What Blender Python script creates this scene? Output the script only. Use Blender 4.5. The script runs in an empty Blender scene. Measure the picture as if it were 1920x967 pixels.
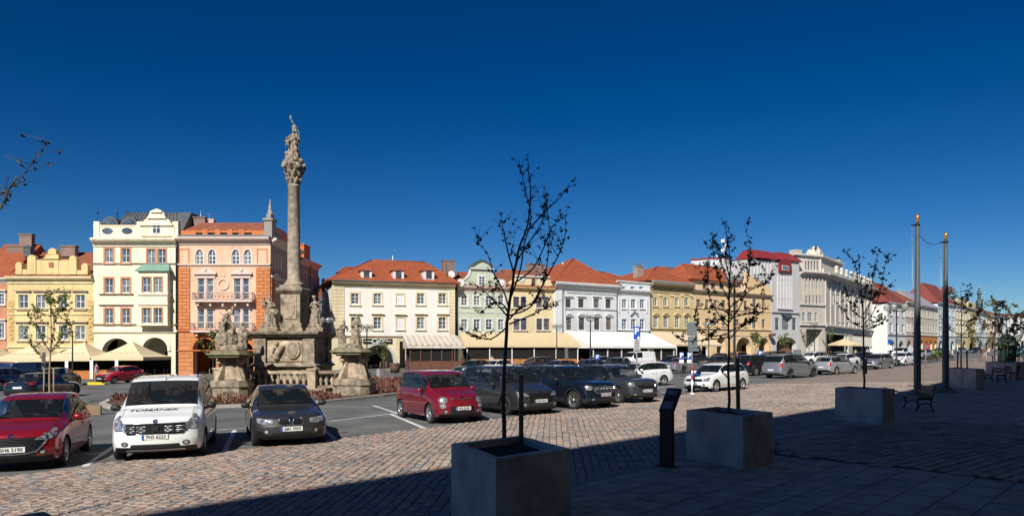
import bpy, bmesh, math, random
from mathutils import Vector, Matrix, noise
from mathutils.bvhtree import BVHTree
R = math.radians
PI = math.pi
sc = bpy.context.scene
C = sc.collection

# ------------------------------------------------------------------ camera, sky, sun, exposure
F = 1400.0          # focal length in pixels of the 1920 px wide photograph
CX, HY = 960.0, 657.0
EYE = 2.3
SL = 0.015          # the square rises gently to the right
cam_d = bpy.data.cameras.new('camera')
cam_d.sensor_width = 36.0
cam_d.lens = 36.0 * F / 1920.0
cam_d.shift_y = (HY - 483.5) / 1920.0
cam_d.clip_start = 0.1
cam_d.clip_end = 4000
cam = bpy.data.objects.new('camera', cam_d)
C.objects.link(cam)
cam.location = (0, 0, EYE)
cam.rotation_euler = (R(90), 0, 0)
sc.camera = cam

SUN_OFF = Vector((0.38, 1.15, -1.0))         # where the shadow of a point 1 m up falls
sun_dir = -SUN_OFF.normalized()
SUN_EL = math.asin(sun_dir.z)
SUN_AZ = math.atan2(sun_dir.x, sun_dir.y)
world = bpy.data.worlds.new('World')
sc.world = world
world.use_nodes = True
wn = world.node_tree
for n in list(wn.nodes):
    wn.nodes.remove(n)
w_out = wn.nodes.new('ShaderNodeOutputWorld')
w_bg = wn.nodes.new('ShaderNodeBackground')
w_sky = wn.nodes.new('ShaderNodeTexSky')
w_sky.sky_type = 'NISHITA'
w_sky.sun_disc = False
w_sky.sun_elevation = SUN_EL
w_sky.sun_rotation = SUN_AZ
w_sky.altitude = 1500
w_sky.air_density = 1.0
w_sky.dust_density = 0.25
w_sky.ozone_density = 5.0
w_gam = wn.nodes.new('ShaderNodeGamma')
w_gam.inputs['Gamma'].default_value = 1.35
w_hsv = wn.nodes.new('ShaderNodeHueSaturation')
w_hsv.inputs['Hue'].default_value = 0.503
w_hsv.inputs['Saturation'].default_value = 1.2
w_hsv.inputs['Value'].default_value = 0.38
wn.links.new(w_sky.outputs[0], w_gam.inputs[0])
wn.links.new(w_gam.outputs[0], w_hsv.inputs['Color'])
wn.links.new(w_hsv.outputs[0], w_bg.inputs['Color'])
w_bg.inputs['Strength'].default_value = 0.07
wn.links.new(w_bg.outputs[0], w_out.inputs['Surface'])
sun_d = bpy.data.lights.new('sun', 'SUN')
sun_d.energy = 5.0
sun_d.angle = R(0.5)
sun_d.color = (1.0, 0.95, 0.87)
sun = bpy.data.objects.new('sun', sun_d)
C.objects.link(sun)
sun.rotation_euler = SUN_OFF.to_track_quat('-Z', 'Y').to_euler()
sun.location = (-20, -40, 60)
sc.view_settings.view_transform = 'Standard'
sc.view_settings.look = 'None'
sc.view_settings.exposure = 0.25
sc.view_settings.gamma = 1.0
sc.view_settings.use_curve_mapping = False
sc.render.engine = 'CYCLES'
sc.cycles.max_bounces = 5
sc.cycles.transparent_max_bounces = 6
sc.cycles.caustics_reflective = False
sc.cycles.caustics_refractive = False

# ------------------------------------------------------------------ pixel <-> place
def gz(x):
    return SL * x
def G(px, py, dz=0.0):
    "ground point seen at a pixel of the photograph (dz above the ground)"
    u, v = (px - CX) / F, (py - HY) / F
    Y = (EYE - dz) / (v + SL * u)
    return Vector((u * Y, Y, gz(u * Y) + dz))
def P(px, Y, dz=0.0):
    x = (px - CX) / F * Y
    return Vector((x, Y, gz(x) + dz))
def Z(py, Y):
    return EYE - (py - HY) / F * Y

# ------------------------------------------------------------------ tags
def tag(o, label=None, cat=None, group=None, kind=None):
    if label: o['label'] = label
    if cat: o['category'] = cat
    if group: o['group'] = group
    if kind: o['kind'] = kind
    return o
def empty(name, loc=(0, 0, 0), rz=0.0, label=None, cat=None, group=None, tilt=False):
    o = bpy.data.objects.new(name, None)
    C.objects.link(o)
    o.empty_display_size = 0.3
    o.location = loc
    if tilt:
        o.rotation_euler = (Matrix.Rotation(-math.atan(SL), 3, 'Y') @ Matrix.Rotation(rz, 3, 'Z')).to_euler()
    else:
        o.rotation_euler = (0, 0, rz)
    return tag(o, label, cat, group)
KIDS = {}
def copy_thing(o, loc, rz, label, group=None, tilt=False, mats=None):
    "copy a thing, its parts and their sub-parts; mats swaps materials"
    def cp(s, par):
        c = s.copy()
        C.objects.link(c)
        c.parent = par
        if mats and s.type == 'MESH' and any(m and m.name in mats for m in s.data.materials):
            key = (s.data.name, tuple(sorted((k, v.name) for k, v in mats.items())))
            if key not in KIDS:
                d = s.data.copy()
                for i, m in enumerate(d.materials):
                    if m and m.name in mats: d.materials[i] = mats[m.name]
                KIDS[key] = d
            c.data = KIDS[key]
        for k in list(s.children):
            if k.get('nocopy'): continue
            cp(k, c)
        return c
    r = cp(o, None)
    r.location = loc
    if tilt:
        r.rotation_euler = (Matrix.Rotation(-math.atan(SL), 3, 'Y') @ Matrix.Rotation(rz, 3, 'Z')).to_euler()
    else:
        r.rotation_euler = (0, 0, rz)
    r['label'] = label
    if group: r['group'] = group
    return r

# ------------------------------------------------------------------ mesh collector
class MB:
    def __init__(s, mtx=None):
        s.v, s.f, s.m, s.sm = [], [], [], []
        s.mtx = mtx
        s.mi = 0
    def pts(s, ps):
        b = len(s.v)
        if s.mtx is not None:
            s.v += [tuple(s.mtx @ Vector(p)) for p in ps]
        else:
            s.v += [tuple(p) for p in ps]
        return b
    def face(s, idx, smooth=False):
        s.f.append(tuple(idx)); s.m.append(s.mi); s.sm.append(smooth)
    def poly(s, ps, smooth=False):
        b = s.pts(ps)
        s.face(range(b, b + len(ps)), smooth)
    def box(s, x0, x1, y0, y1, z0, z1):
        b = s.pts([(x0,y0,z0),(x1,y0,z0),(x1,y1,z0),(x0,y1,z0),(x0,y0,z1),(x1,y0,z1),(x1,y1,z1),(x0,y1,z1)])
        for q in ((0,3,2,1),(4,5,6,7),(0,1,5,4),(1,2,6,5),(2,3,7,6),(3,0,4,7)):
            s.face([b+i for i in q])
        return s
    def cbox(s, c, sx, sy, sz):
        return s.box(c[0]-sx/2, c[0]+sx/2, c[1]-sy/2, c[1]+sy/2, c[2]-sz/2, c[2]+sz/2)
    def prism(s, poly, y0, y1):
        "polygon in (x,z), extruded along y"
        n = len(poly)
        b = s.pts([(p[0], y0, p[1]) for p in poly] + [(p[0], y1, p[1]) for p in poly])
        s.face([b+i for i in range(n)]); s.face([b+n+i for i in reversed(range(n))])
        for i in range(n):
            j = (i+1) % n
            s.face([b+j, b+i, b+n+i, b+n+j])
        return s
    def slab(s, poly, z0, z1):
        "polygon in (x,y), extruded along z (z0/z1 numbers or functions)"
        n = len(poly)
        a0 = z0 if callable(z0) else (lambda x, y: z0)
        a1 = z1 if callable(z1) else (lambda x, y: z1)
        b = s.pts([(p[0], p[1], a0(p[0], p[1])) for p in poly] + [(p[0], p[1], a1(p[0], p[1])) for p in poly])
        s.face([b+i for i in reversed(range(n))]); s.face([b+n+i for i in range(n)])
        for i in range(n):
            j = (i+1) % n
            s.face([b+i, b+j, b+n+j, b+n+i])
        return s
    def lathe(s, prof, c=(0,0,0), n=16, smooth=True, fn=None, cap=True):
        "prof: (r, z) pairs from the bottom up; fn(angle, z) scales the radius"
        rows = []
        for r, z in prof:
            ps = []
            for i in range(n):
                a = 2*PI*i/n
                k = fn(a, z) if fn else 1.0
                ps.append((c[0]+r*k*math.cos(a), c[1]+r*k*math.sin(a), c[2]+z))
            rows.append(s.pts(ps))
        for a, b in zip(rows, rows[1:]):
            for i in range(n):
                j = (i+1) % n
                s.face([a+i, a+j, b+j, b+i], smooth)
        if cap:
            s.face([rows[0]+i for i in reversed(range(n))]); s.face([rows[-1]+i for i in range(n)])
        return s
    def tube(s, pts, rad, n=8, smooth=True, cap=True):
        pts = [Vector(p) for p in pts]
        if not hasattr(rad, '__len__'): rad = [rad]*len(pts)
        rows = []
        prev = None
        for i, p in enumerate(pts):
            d = (pts[min(i+1, len(pts)-1)] - pts[max(i-1, 0)])
            d = d.normalized() if d.length > 1e-9 else Vector((0,0,1))
            if prev is None:
                a = d.orthogonal().normalized()
            else:
                a = (prev - d*prev.dot(d))
                a = a.normalized() if a.length > 1e-6 else d.orthogonal().normalized()
            prev = a
            b = d.cross(a)
            rows.append(s.pts([p + (a*math.cos(2*PI*k/n) + b*math.sin(2*PI*k/n))*rad[i] for k in range(n)]))
        for a, b in zip(rows, rows[1:]):
            for i in range(n):
                j = (i+1) % n
                s.face([a+i, a+j, b+j, b+i], smooth)
        if cap:
            s.face([rows[0]+i for i in reversed(range(n))]); s.face([rows[-1]+i for i in range(n)])
        return s
    def ball(s, c, r, n=10, m=7, sq=(1,1,1)):
        rows = []
        for j in range(1, m):
            t = PI*j/m
            rows.append(s.pts([(c[0]+r*sq[0]*math.sin(t)*math.cos(2*PI*i/n), c[1]+r*sq[1]*math.sin(t)*math.sin(2*PI*i/n), c[2]-r*sq[2]*math.cos(t)) for i in range(n)]))
        lo = s.pts([(c[0], c[1], c[2]-r*sq[2])]); hi = s.pts([(c[0], c[1], c[2]+r*sq[2])])
        for i in range(n):
            j = (i+1) % n
            s.face([lo, rows[0]+j, rows[0]+i], True); s.face([hi, rows[-1]+i, rows[-1]+j], True)
        for a, b in zip(rows, rows[1:]):
            for i in range(n):
                j = (i+1) % n
                s.face([a+i, a+j, b+j, b+i], True)
        return s
    def sweep(s, prof, path, closed=False):
        "moulding: prof (out, z) swept along 2-D path (x,y); out is to the right of travel"
        n = len(path); rows = []
        for i, p in enumerate(path):
            if closed: a, b = path[i-1], path[(i+1) % n]
            else: a, b = path[max(i-1, 0)], path[min(i+1, n-1)]
            d1 = Vector((p[0]-a[0], p[1]-a[1])); d2 = Vector((b[0]-p[0], b[1]-p[1]))
            if d1.length < 1e-6: d1 = d2
            if d2.length < 1e-6: d2 = d1
            d1.normalize(); d2.normalize()
            n1 = Vector((d1.y, -d1.x)); n2 = Vector((d2.y, -d2.x))
            m = (n1+n2); m = m/max(m.length_squared/2, 0.25)
            rows.append(s.pts([(p[0]+m.x*o, p[1]+m.y*o, z) for o, z in prof]))
        k = len(prof)
        rng = range(n) if closed else range(n-1)
        for i in rng:
            a, b = rows[i], rows[(i+1) % n]
            for j in range(k-1):
                s.face([a+j, b+j, b+j+1, a+j+1])
        if not closed:
            s.face([rows[0]+j for j in range(k)]); s.face([rows[-1]+j for j in reversed(range(k))])
        return s
    def build(s, name, mats, parent=None, fix=False):
        me = bpy.data.meshes.new(name)
        me.from_pydata(s.v, [], s.f)
        if not isinstance(mats, (list, tuple)): mats = [mats]
        for m in mats: me.materials.append(m)
        me.polygons.foreach_set('material_index', s.m)
        me.polygons.foreach_set('use_smooth', s.sm)
        me.update()
        if fix:
            bm = bmesh.new(); bm.from_mesh(me)
            bmesh.ops.remove_doubles(bm, verts=bm.verts, dist=1e-5)
            bmesh.ops.recalc_face_normals(bm, faces=bm.faces)
            bm.to_mesh(me); bm.free()
        o = bpy.data.objects.new(name, me)
        C.objects.link(o)
        o.parent = parent
        return o

# ------------------------------------------------------------------ materials
MATS = {}
def mat(name, col, rough=0.8, var=0.0, vscale=3.0, bump=0.0, bscale=30.0, metal=0.0, coat=0.0, col2=None, spec=0.5, coord='Object', detail=4.0):
    if name in MATS: return MATS[name]
    m = bpy.data.materials.new(name); MATS[name] = m
    m.use_nodes = True
    nt = m.node_tree; b = nt.nodes['Principled BSDF']
    b.inputs['Base Color'].default_value = (*col, 1)
    b.inputs['Roughness'].default_value = rough
    b.inputs['Metallic'].default_value = metal
    b.inputs['Coat Weight'].default_value = coat
    b.inputs['Coat Roughness'].default_value = 0.03
    b.inputs['Specular IOR Level'].default_value = spec
    m.diffuse_color = (*col, 1)
    if var or bump:
        tc = nt.nodes.new('ShaderNodeTexCoord')
    if var:
        no = nt.nodes.new('ShaderNodeTexNoise'); no.inputs['Scale'].default_value = vscale
        no.inputs['Detail'].default_value = detail; no.inputs['Roughness'].default_value = 0.65
        rm = nt.nodes.new('ShaderNodeMapRange')
        rm.inputs['From Min'].default_value = 0.3; rm.inputs['From Max'].default_value = 0.7
        mx = nt.nodes.new('ShaderNodeMix'); mx.data_type = 'RGBA'
        c2 = col2 if col2 else tuple(c*(1-var) for c in col)
        c1 = col if col2 else tuple(min(1, c*(1+var*0.5)) for c in col)
        mx.inputs[6].default_value = (*c1, 1); mx.inputs[7].default_value = (*c2, 1)
        src = tc.outputs[coord]
        if name.startswith('stucco_'):      # rain streaks and patchy wash: noise drawn out downwards
            mp = nt.nodes.new('ShaderNodeMapping'); mp.inputs['Scale'].default_value = (1.6, 1.6, 0.4); nt.links.new(src, mp.inputs['Vector']); src = mp.outputs[0]
        nt.links.new(src, no.inputs['Vector'])
        nt.links.new(no.outputs['Fac'], rm.inputs['Value'])
        nt.links.new(rm.outputs[0], mx.inputs[0])
        nt.links.new(mx.outputs[2], b.inputs['Base Color'])
    if bump:
        nb = nt.nodes.new('ShaderNodeTexNoise'); nb.inputs['Scale'].default_value = bscale; nb.inputs['Detail'].default_value = 5
        bp = nt.nodes.new('ShaderNodeBump'); bp.inputs['Strength'].default_value = bump; bp.inputs['Distance'].default_value = 0.02
        nt.links.new(tc.outputs[coord], nb.inputs['Vector'])
        nt.links.new(nb.outputs['Fac'], bp.inputs['Height'])
        nt.links.new(bp.outputs[0], b.inputs['Normal'])
    return m
def brick_mat(name, c1, c2, mortar, bw, bh, ms=0.02, rough=0.8, rot=(0,0,0), bump=0.4, offset=0.5, distort=0.0, noise_amt=0.3, coord='Object', nscale=0.7):
    if name in MATS: return MATS[name]
    m = bpy.data.materials.new(name); MATS[name] = m
    m.use_nodes = True
    nt = m.node_tree; b = nt.nodes['Principled BSDF']
    b.inputs['Roughness'].default_value = rough
    tc = nt.nodes.new('ShaderNodeTexCoord'); mp = nt.nodes.new('ShaderNodeMapping')
    mp.inputs['Rotation'].default_value = rot
    nt.links.new(tc.outputs[coord], mp.inputs['Vector'])
    vec = mp.outputs[0]
    if distort:
        dn = nt.nodes.new('ShaderNodeTexNoise'); dn.inputs['Scale'].default_value = 1.5
        va = nt.nodes.new('ShaderNodeVectorMath'); va.operation = 'MULTIPLY_ADD'
        va.inputs[1].default_value = (distort, distort, 0)
        nt.links.new(vec, dn.inputs['Vector'])
        nt.links.new(dn.outputs['Color'], va.inputs[0]); nt.links.new(vec, va.inputs[2])
        vec = va.outputs[0]
    br = nt.nodes.new('ShaderNodeTexBrick')
    br.inputs['Color1'].default_value = (*c1, 1); br.inputs['Color2'].default_value = (*c2, 1); br.inputs['Mortar'].default_value = (*mortar, 1)
    br.inputs['Scale'].default_value = 1.0; br.inputs['Brick Width'].default_value = bw; br.inputs['Row Height'].default_value = bh
    br.inputs['Mortar Size'].default_value = ms; br.inputs['Mortar Smooth'].default_value = 0.2
    br.offset = offset
    nt.links.new(vec, br.inputs['Vector'])
    no = nt.nodes.new('ShaderNodeTexNoise'); no.inputs['Scale'].default_value = nscale; no.inputs['Detail'].default_value = 6; no.inputs['Roughness'].default_value = 0.7
    nt.links.new(tc.outputs[coord], no.inputs['Vector'])
    rm = nt.nodes.new('ShaderNodeMapRange'); rm.inputs['From Min'].default_value = 0.3; rm.inputs['From Max'].default_value = 0.7
    rm.inputs['To Min'].default_value = 1-noise_amt; rm.inputs['To Max'].default_value = 1+noise_amt*0.6
    nt.links.new(no.outputs['Fac'], rm.inputs['Value'])
    mul = nt.nodes.new('ShaderNodeVectorMath'); mul.operation = 'SCALE'
    nt.links.new(br.outputs['Color'], mul.inputs[0]); nt.links.new(rm.outputs[0], mul.inputs['Scale'])
    nt.links.new(mul.outputs[0], b.inputs['Base Color'])
    if bump:
        bp = nt.nodes.new('ShaderNodeBump'); bp.inputs['Strength'].default_value = bump; bp.inputs['Distance'].default_value = 0.03; bp.invert = True
        nt.links.new(br.outputs['Fac'], bp.inputs['Height']); nt.links.new(bp.outputs[0], b.inputs['Normal'])
    return m
def tile_mat(name, col, col2):
    "clay roof tiles: courses by height, columns along the eave"
    if name in MATS: return MATS[name]
    m = bpy.data.materials.new(name); MATS[name] = m
    m.use_nodes = True
    nt = m.node_tree; b = nt.nodes['Principled BSDF']
    b.inputs['Roughness'].default_value = 0.75
    tc = nt.nodes.new('ShaderNodeTexCoord')
    no = nt.nodes.new('ShaderNodeTexNoise'); no.inputs['Scale'].default_value = 1.3; no.inputs['Detail'].default_value = 8; no.inputs['Roughness'].default_value = 0.75
    rm = nt.nodes.new('ShaderNodeMapRange'); rm.inputs['From Min'].default_value = 0.35; rm.inputs['From Max'].default_value = 0.65
    mx = nt.nodes.new('ShaderNodeMix'); mx.data_type = 'RGBA'
    mx.inputs[6].default_value = (*col, 1); mx.inputs[7].default_value = (*col2, 1)
    nt.links.new(tc.outputs['Object'], no.inputs['Vector']); nt.links.new(no.outputs['Fac'], rm.inputs['Value']); nt.links.new(rm.outputs[0], mx.inputs[0])
    hs = []
    for ax, scl in (('X', 3.4), ('Z', 3.2)):
        w = nt.nodes.new('ShaderNodeTexWave'); w.wave_type = 'BANDS'; w.bands_direction = ax
        w.wave_profile = 'SIN' if ax == 'X' else 'SAW'
        w.inputs['Scale'].default_value = scl/PI; w.inputs['Distortion'].default_value = 0.25
        nt.links.new(tc.outputs['Object'], w.inputs['Vector']); hs.append(w)
    ad = nt.nodes.new('ShaderNodeMath'); ad.operation = 'ADD'
    nt.links.new(hs[0].outputs['Fac'], ad.inputs[0]); nt.links.new(hs[1].outputs['Fac'], ad.inputs[1])
    dk = nt.nodes.new('ShaderNodeMapRange'); dk.inputs['From Max'].default_value = 1.6; dk.inputs['To Min'].default_value = 0.55; dk.inputs['To Max'].default_value = 1.1
    nt.links.new(ad.outputs[0], dk.inputs['Value'])
    sc_ = nt.nodes.new('ShaderNodeVectorMath'); sc_.operation = 'SCALE'
    nt.links.new(mx.outputs[2], sc_.inputs[0]); nt.links.new(dk.outputs[0], sc_.inputs['Scale'])
    nt.links.new(sc_.outputs[0], b.inputs['Base Color'])
    bp = nt.nodes.new('ShaderNodeBump'); bp.inputs['Strength'].default_value = 0.6; bp.inputs['Distance'].default_value = 0.05
    nt.links.new(ad.outputs[0], bp.inputs['Height']); nt.links.new(bp.outputs[0], b.inputs['Normal'])
    return m
def text_mesh(txt, size, mat_, name, parent=None, extrude=0.01, mtx=None, align='CENTER', offset=0.0, shear=0.0):
    cu = bpy.data.curves.new(name, 'FONT')
    cu.body = txt; cu.size = size; cu.extrude = extrude; cu.align_x = align; cu.align_y = 'CENTER'
    cu.offset = offset; cu.shear = shear; cu.resolution_u = 3
    t = bpy.data.objects.new(name, cu)
    C.objects.link(t)
    dg = bpy.context.evaluated_depsgraph_get()
    me = bpy.data.meshes.new_from_object(t.evaluated_get(dg))
    bpy.data.objects.remove(t)
    me.name = name
    if mtx is not None: me.transform(mtx)
    me.materials.clear(); me.materials.append(mat_)
    o = bpy.data.objects.new(name, me)
    C.objects.link(o); o.parent = parent
    return o
# ------------------------------------------------------------------ the ground
def asphalt_mat():
    m = mat('asphalt', (0.115, 0.118, 0.118), 0.9)
    nt = m.node_tree; b = nt.nodes['Principled BSDF']
    tc = nt.nodes.new('ShaderNodeTexCoord')
    n1 = nt.nodes.new('ShaderNodeTexNoise'); n1.inputs['Scale'].default_value = 0.35; n1.inputs['Detail'].default_value = 8; n1.inputs['Roughness'].default_value = 0.7
    n2 = nt.nodes.new('ShaderNodeTexNoise'); n2.inputs['Scale'].default_value = 45; n2.inputs['Detail'].default_value = 3
    n3 = nt.nodes.new('ShaderNodeTexVoronoi'); n3.inputs['Scale'].default_value = 0.8; n3.feature = 'DISTANCE_TO_EDGE'
    r1 = nt.nodes.new('ShaderNodeValToRGB')
    r1.color_ramp.elements[0].position = 0.35; r1.color_ramp.elements[0].color = (0.07, 0.074, 0.075, 1)
    r1.color_ramp.elements[1].position = 0.65; r1.color_ramp.elements[1].color = (0.165, 0.165, 0.158, 1)
    r2 = nt.nodes.new('ShaderNodeMapRange'); r2.inputs['From Min'].default_value = 0.3; r2.inputs['From Max'].default_value = 0.7
    r2.inputs['To Min'].default_value = 0.6; r2.inputs['To Max'].default_value = 1.35
    ml = nt.nodes.new('ShaderNodeVectorMath'); ml.operation = 'SCALE'
    for n in (n1, n2): nt.links.new(tc.outputs['Object'], n.inputs['Vector'])
    nt.links.new(n1.outputs['Fac'], r1.inputs[0]); nt.links.new(n2.outputs['Fac'], r2.inputs['Value'])
    nt.links.new(r1.outputs[0], ml.inputs[0]); nt.links.new(r2.outputs[0], ml.inputs['Scale'])
    nt.links.new(ml.outputs[0], b.inputs['Base Color'])
    bp = nt.nodes.new('ShaderNodeBump'); bp.inputs['Strength'].default_value = 0.35; bp.inputs['Distance'].default_value = 0.01
    nt.links.new(n2.outputs['Fac'], bp.inputs['Height']); nt.links.new(bp.outputs[0], b.inputs['Normal'])
    nt.nodes.remove(n3)
    return m
M_asph = asphalt_mat()
g = MB(); g.poly([(-900, -300, gz(-900)), (900, -300, gz(900)), (900, 1500, gz(900)), (-900, 1500, gz(-900))])
tag(g.build('ground', M_asph), kind='structure')

def sheet(name, pts, h, m, kind='structure', thick=None, raise_only=False):
    "flat sheet following the slope, h above the ground"
    b = MB()
    if thick: b.slab([(p[0], p[1]) for p in pts], lambda x, y: gz(x)+h-thick, lambda x, y: gz(x)+h)
    else: b.poly([(p[0], p[1], gz(p[0])+h) for p in pts])
    o = b.build(name, m)
    if kind: tag(o, kind=kind)
    return o
# asphalt edge / kerb of the near pavement, as ground polylines traced along the square
EDGE = [G(*p) for p in ((-120, 912), (0, 897), (206, 868), (420, 848), (640, 822), (935, 786), (1250, 745), (1400, 722), (1560, 703), (1700, 686))]
d_ = (EDGE[-1]-EDGE[-3]).normalized()
EDGE += [EDGE[-1]+d_*60, EDGE[-1]+d_*200]
KERB = [G(*p, 0.12) for p in ((640, 1010), (800, 967), (1100, 896), (1240, 862), (1290, 848), (1560, 788))]
dk_ = Vector((27.3-12.2, 47.2-28.2, 0)).normalized()
KERB += [KERB[-1]+dk_*40, KERB[-1]+dk_*110]
k0 = (KERB[0]-KERB[1]).normalized()
KERB = [KERB[0]+k0*25] + KERB
e0 = (EDGE[0]-EDGE[1]).normalized()
EDGE = [EDGE[0]+e0*30] + EDGE
M_bed = mat('joint_sand', (0.045, 0.037, 0.03), 0.95, var=0.4, vscale=8)
sheet('road', [(p.x, p.y) for p in EDGE] + [(p.x, p.y) for p in reversed(KERB)], 0.004, M_bed)
far_set = brick_mat('far_setts', (0.36, 0.285, 0.235), (0.3, 0.24, 0.2), (0.08, 0.062, 0.052), 0.21, 0.17, 0.014, rot=(0, 0, R(87)), bump=0.8, distort=0.05, noise_amt=0.28)

def inpoly(x, y, poly):
    c = False; n = len(poly); j = n-1
    for i in range(n):
        xi, yi, xj, yj = poly[i][0], poly[i][1], poly[j][0], poly[j][1]
        if (yi > y) != (yj > y) and x < (xj-xi)*(y-yi)/(yj-yi)+xi: c = not c
        j = i
    return c
# real setts near the camera
ROADP = [(p.x, p.y) for p in EDGE] + [(p.x, p.y) for p in reversed(KERB)]
def setts_mat():
    m = mat('setts', (0.3, 0.24, 0.2), 0.7)
    nt = m.node_tree; b = nt.nodes['Principled BSDF']
    ge = nt.nodes.new('ShaderNodeNewGeometry'); rp = nt.nodes.new('ShaderNodeValToRGB')
    cols = [(0.0, (0.36, 0.28, 0.23)), (0.3, (0.3, 0.235, 0.195)), (0.5, (0.39, 0.305, 0.25)), (0.66, (0.29, 0.25, 0.22)), (0.8, (0.38, 0.25, 0.185)), (0.86, (0.24, 0.225, 0.215)), (0.93, (0.19, 0.19, 0.195)), (1.0, (0.37, 0.3, 0.255))]
    el = rp.color_ramp.elements
    el[0].position = 0; el[0].color = (*cols[0][1], 1); el[1].position = 1; el[1].color = (*cols[-1][1], 1)
    for p_, c_ in cols[1:-1]:
        e = el.new(p_); e.color = (*c_, 1)
    rp.color_ramp.interpolation = 'CONSTANT'
    nt.links.new(ge.outputs['Random Per Island'], rp.inputs[0])
    tc = nt.nodes.new('ShaderNodeTexCoord')
    n1 = nt.nodes.new('ShaderNodeTexNoise'); n1.inputs['Scale'].default_value = 14; n1.inputs['Detail'].default_value = 6
    n2 = nt.nodes.new('ShaderNodeTexNoise'); n2.inputs['Scale'].default_value = 0.45; n2.inputs['Detail'].default_value = 5
    nt.links.new(tc.outputs['Object'], n1.inputs['Vector']); nt.links.new(tc.outputs['Object'], n2.inputs['Vector'])
    r2 = nt.nodes.new('ShaderNodeMapRange'); r2.inputs['From Min'].default_value = 0.3; r2.inputs['From Max'].default_value = 0.7; r2.inputs['To Min'].default_value = 0.58; r2.inputs['To Max'].default_value = 1.28
    ad = nt.nodes.new('ShaderNodeMath'); ad.operation = 'ADD'
    hf = nt.nodes.new('ShaderNodeMath'); hf.operation = 'MULTIPLY'; hf.inputs[1].default_value = 0.5
    nt.links.new(n1.outputs['Fac'], ad.inputs[0]); nt.links.new(n2.outputs['Fac'], ad.inputs[1]); nt.links.new(ad.outputs[0], hf.inputs[0]); nt.links.new(hf.outputs[0], r2.inputs['Value'])
    ml = nt.nodes.new('ShaderNodeVectorMath'); ml.operation = 'SCALE'
    nt.links.new(rp.outputs[0], ml.inputs[0]); nt.links.new(r2.outputs[0], ml.inputs['Scale'])
    nt.links.new(ml.outputs[0], b.inputs['Base Color'])
    bp = nt.nodes.new('ShaderNodeBump'); bp.inputs['Strength'].default_value = 0.5; bp.inputs['Distance'].default_value = 0.015
    nt.links.new(n1.outputs['Fac'], bp.inputs['Height']); nt.links.new(bp.outputs[0], b.inputs['Normal'])
    return m
M_setts = setts_mat()
def lay_setts(name, poly, ang, cw, lw, ymax, gap=0.016, h0=0.03, seed=1, wob=0.35, ymin=3.0, label=None, base=0.0):
    rnd = random.Random(seed)
    ca, sa = math.cos(ang), math.sin(ang)            # course direction
    xs = [p[0] for p in poly if p[1] < ymax+20]; ys = [p[1] for p in poly if p[1] < ymax+20]
    us = [x*ca+y*sa for x in (min(xs), max(xs)) for y in (max(min(ys), ymin), min(max(ys), ymax))]
    vs = [-x*sa+y*ca for x in (min(xs), max(xs)) for y in (max(min(ys), ymin), min(max(ys), ymax))]
    m = MB()
    v = min(vs)
    V, Fc = [], []
    def wv(u, v): return wob*cw*noise.noise(Vector((u*0.45, v*0.45, seed*3.1)))
    while v < max(vs):
        w = cw*rnd.uniform(0.93, 1.07)
        u = min(us)+rnd.random()*lw
        while u < max(us):
            l = lw*rnd.uniform(0.75, 1.3)
            cu, cv = u+l/2, v+w/2
            x, y = cu*ca-cv*sa, cu*sa+cv*ca
            if ymin < y < ymax and abs(x) < y*0.72+1.0 and inpoly(x, y, poly):
                g_ = gap*rnd.uniform(0.7, 1.5)
                hh = h0+rnd.uniform(-0.007, 0.007)
                tx, ty = rnd.uniform(-0.02, 0.02), rnd.uniform(-0.03, 0.03)
                bv = 0.018
                b = len(V)
                o8 = []
                for (du, dv) in ((-1, -1), (1, -1), (1, 1), (-1, 1)):
                    uu = cu+du*(l/2-g_/2)+rnd.uniform(-.006, .006); vv = cv+dv*(w/2-g_/2)+rnd.uniform(-.006, .006)
                    vv += wv(uu, vv)
                    o8.append((uu, vv, du, dv))
                for lev in range(3):
                    for (uu, vv, du, dv) in o8:
                        iu, iv = (0, 0) if lev < 2 else (du*bv, dv*bv)
                        a_, b_ = uu-iu, vv-iv
                        zz = (0, hh-0.012, hh)[lev]
                        X, Yy = a_*ca-b_*sa, a_*sa+b_*ca
                        V.append((X, Yy, gz(X)+base+zz+(du*tx*l*.3+dv*ty*w*.3 if lev else 0)))
                for lev in range(2):
                    for i in range(4):
                        j = (i+1) % 4
                        Fc.append((b+lev*4+i, b+lev*4+j, b+lev*4+4+j, b+lev*4+4+i))
                Fc.append((b+8, b+9, b+10, b+11))
            u += l
        v += w
    me = bpy.data.meshes.new(name); me.from_pydata(V, [], Fc); me.materials.append(M_setts)
    o = bpy.data.objects.new(name, me); C.objects.link(o)
    tag(o, kind='structure')
    return o
lay_setts('road_setts', ROADP, R(87), 0.17, 0.21, 46, ymin=4.0)
# beyond the modelled setts
def clip_y(poly, y0):
    out = []; n = len(poly)
    for i in range(n):
        a, b = poly[i], poly[(i+1) % n]
        if a[1] >= y0: out.append(a)
        if (a[1] >= y0) != (b[1] >= y0):
            t = (y0-a[1])/(b[1]-a[1]); out.append((a[0]+(b[0]-a[0])*t, y0))
    return out
sheet('road_far', clip_y(ROADP, 45.6), 0.028, far_set)
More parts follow.
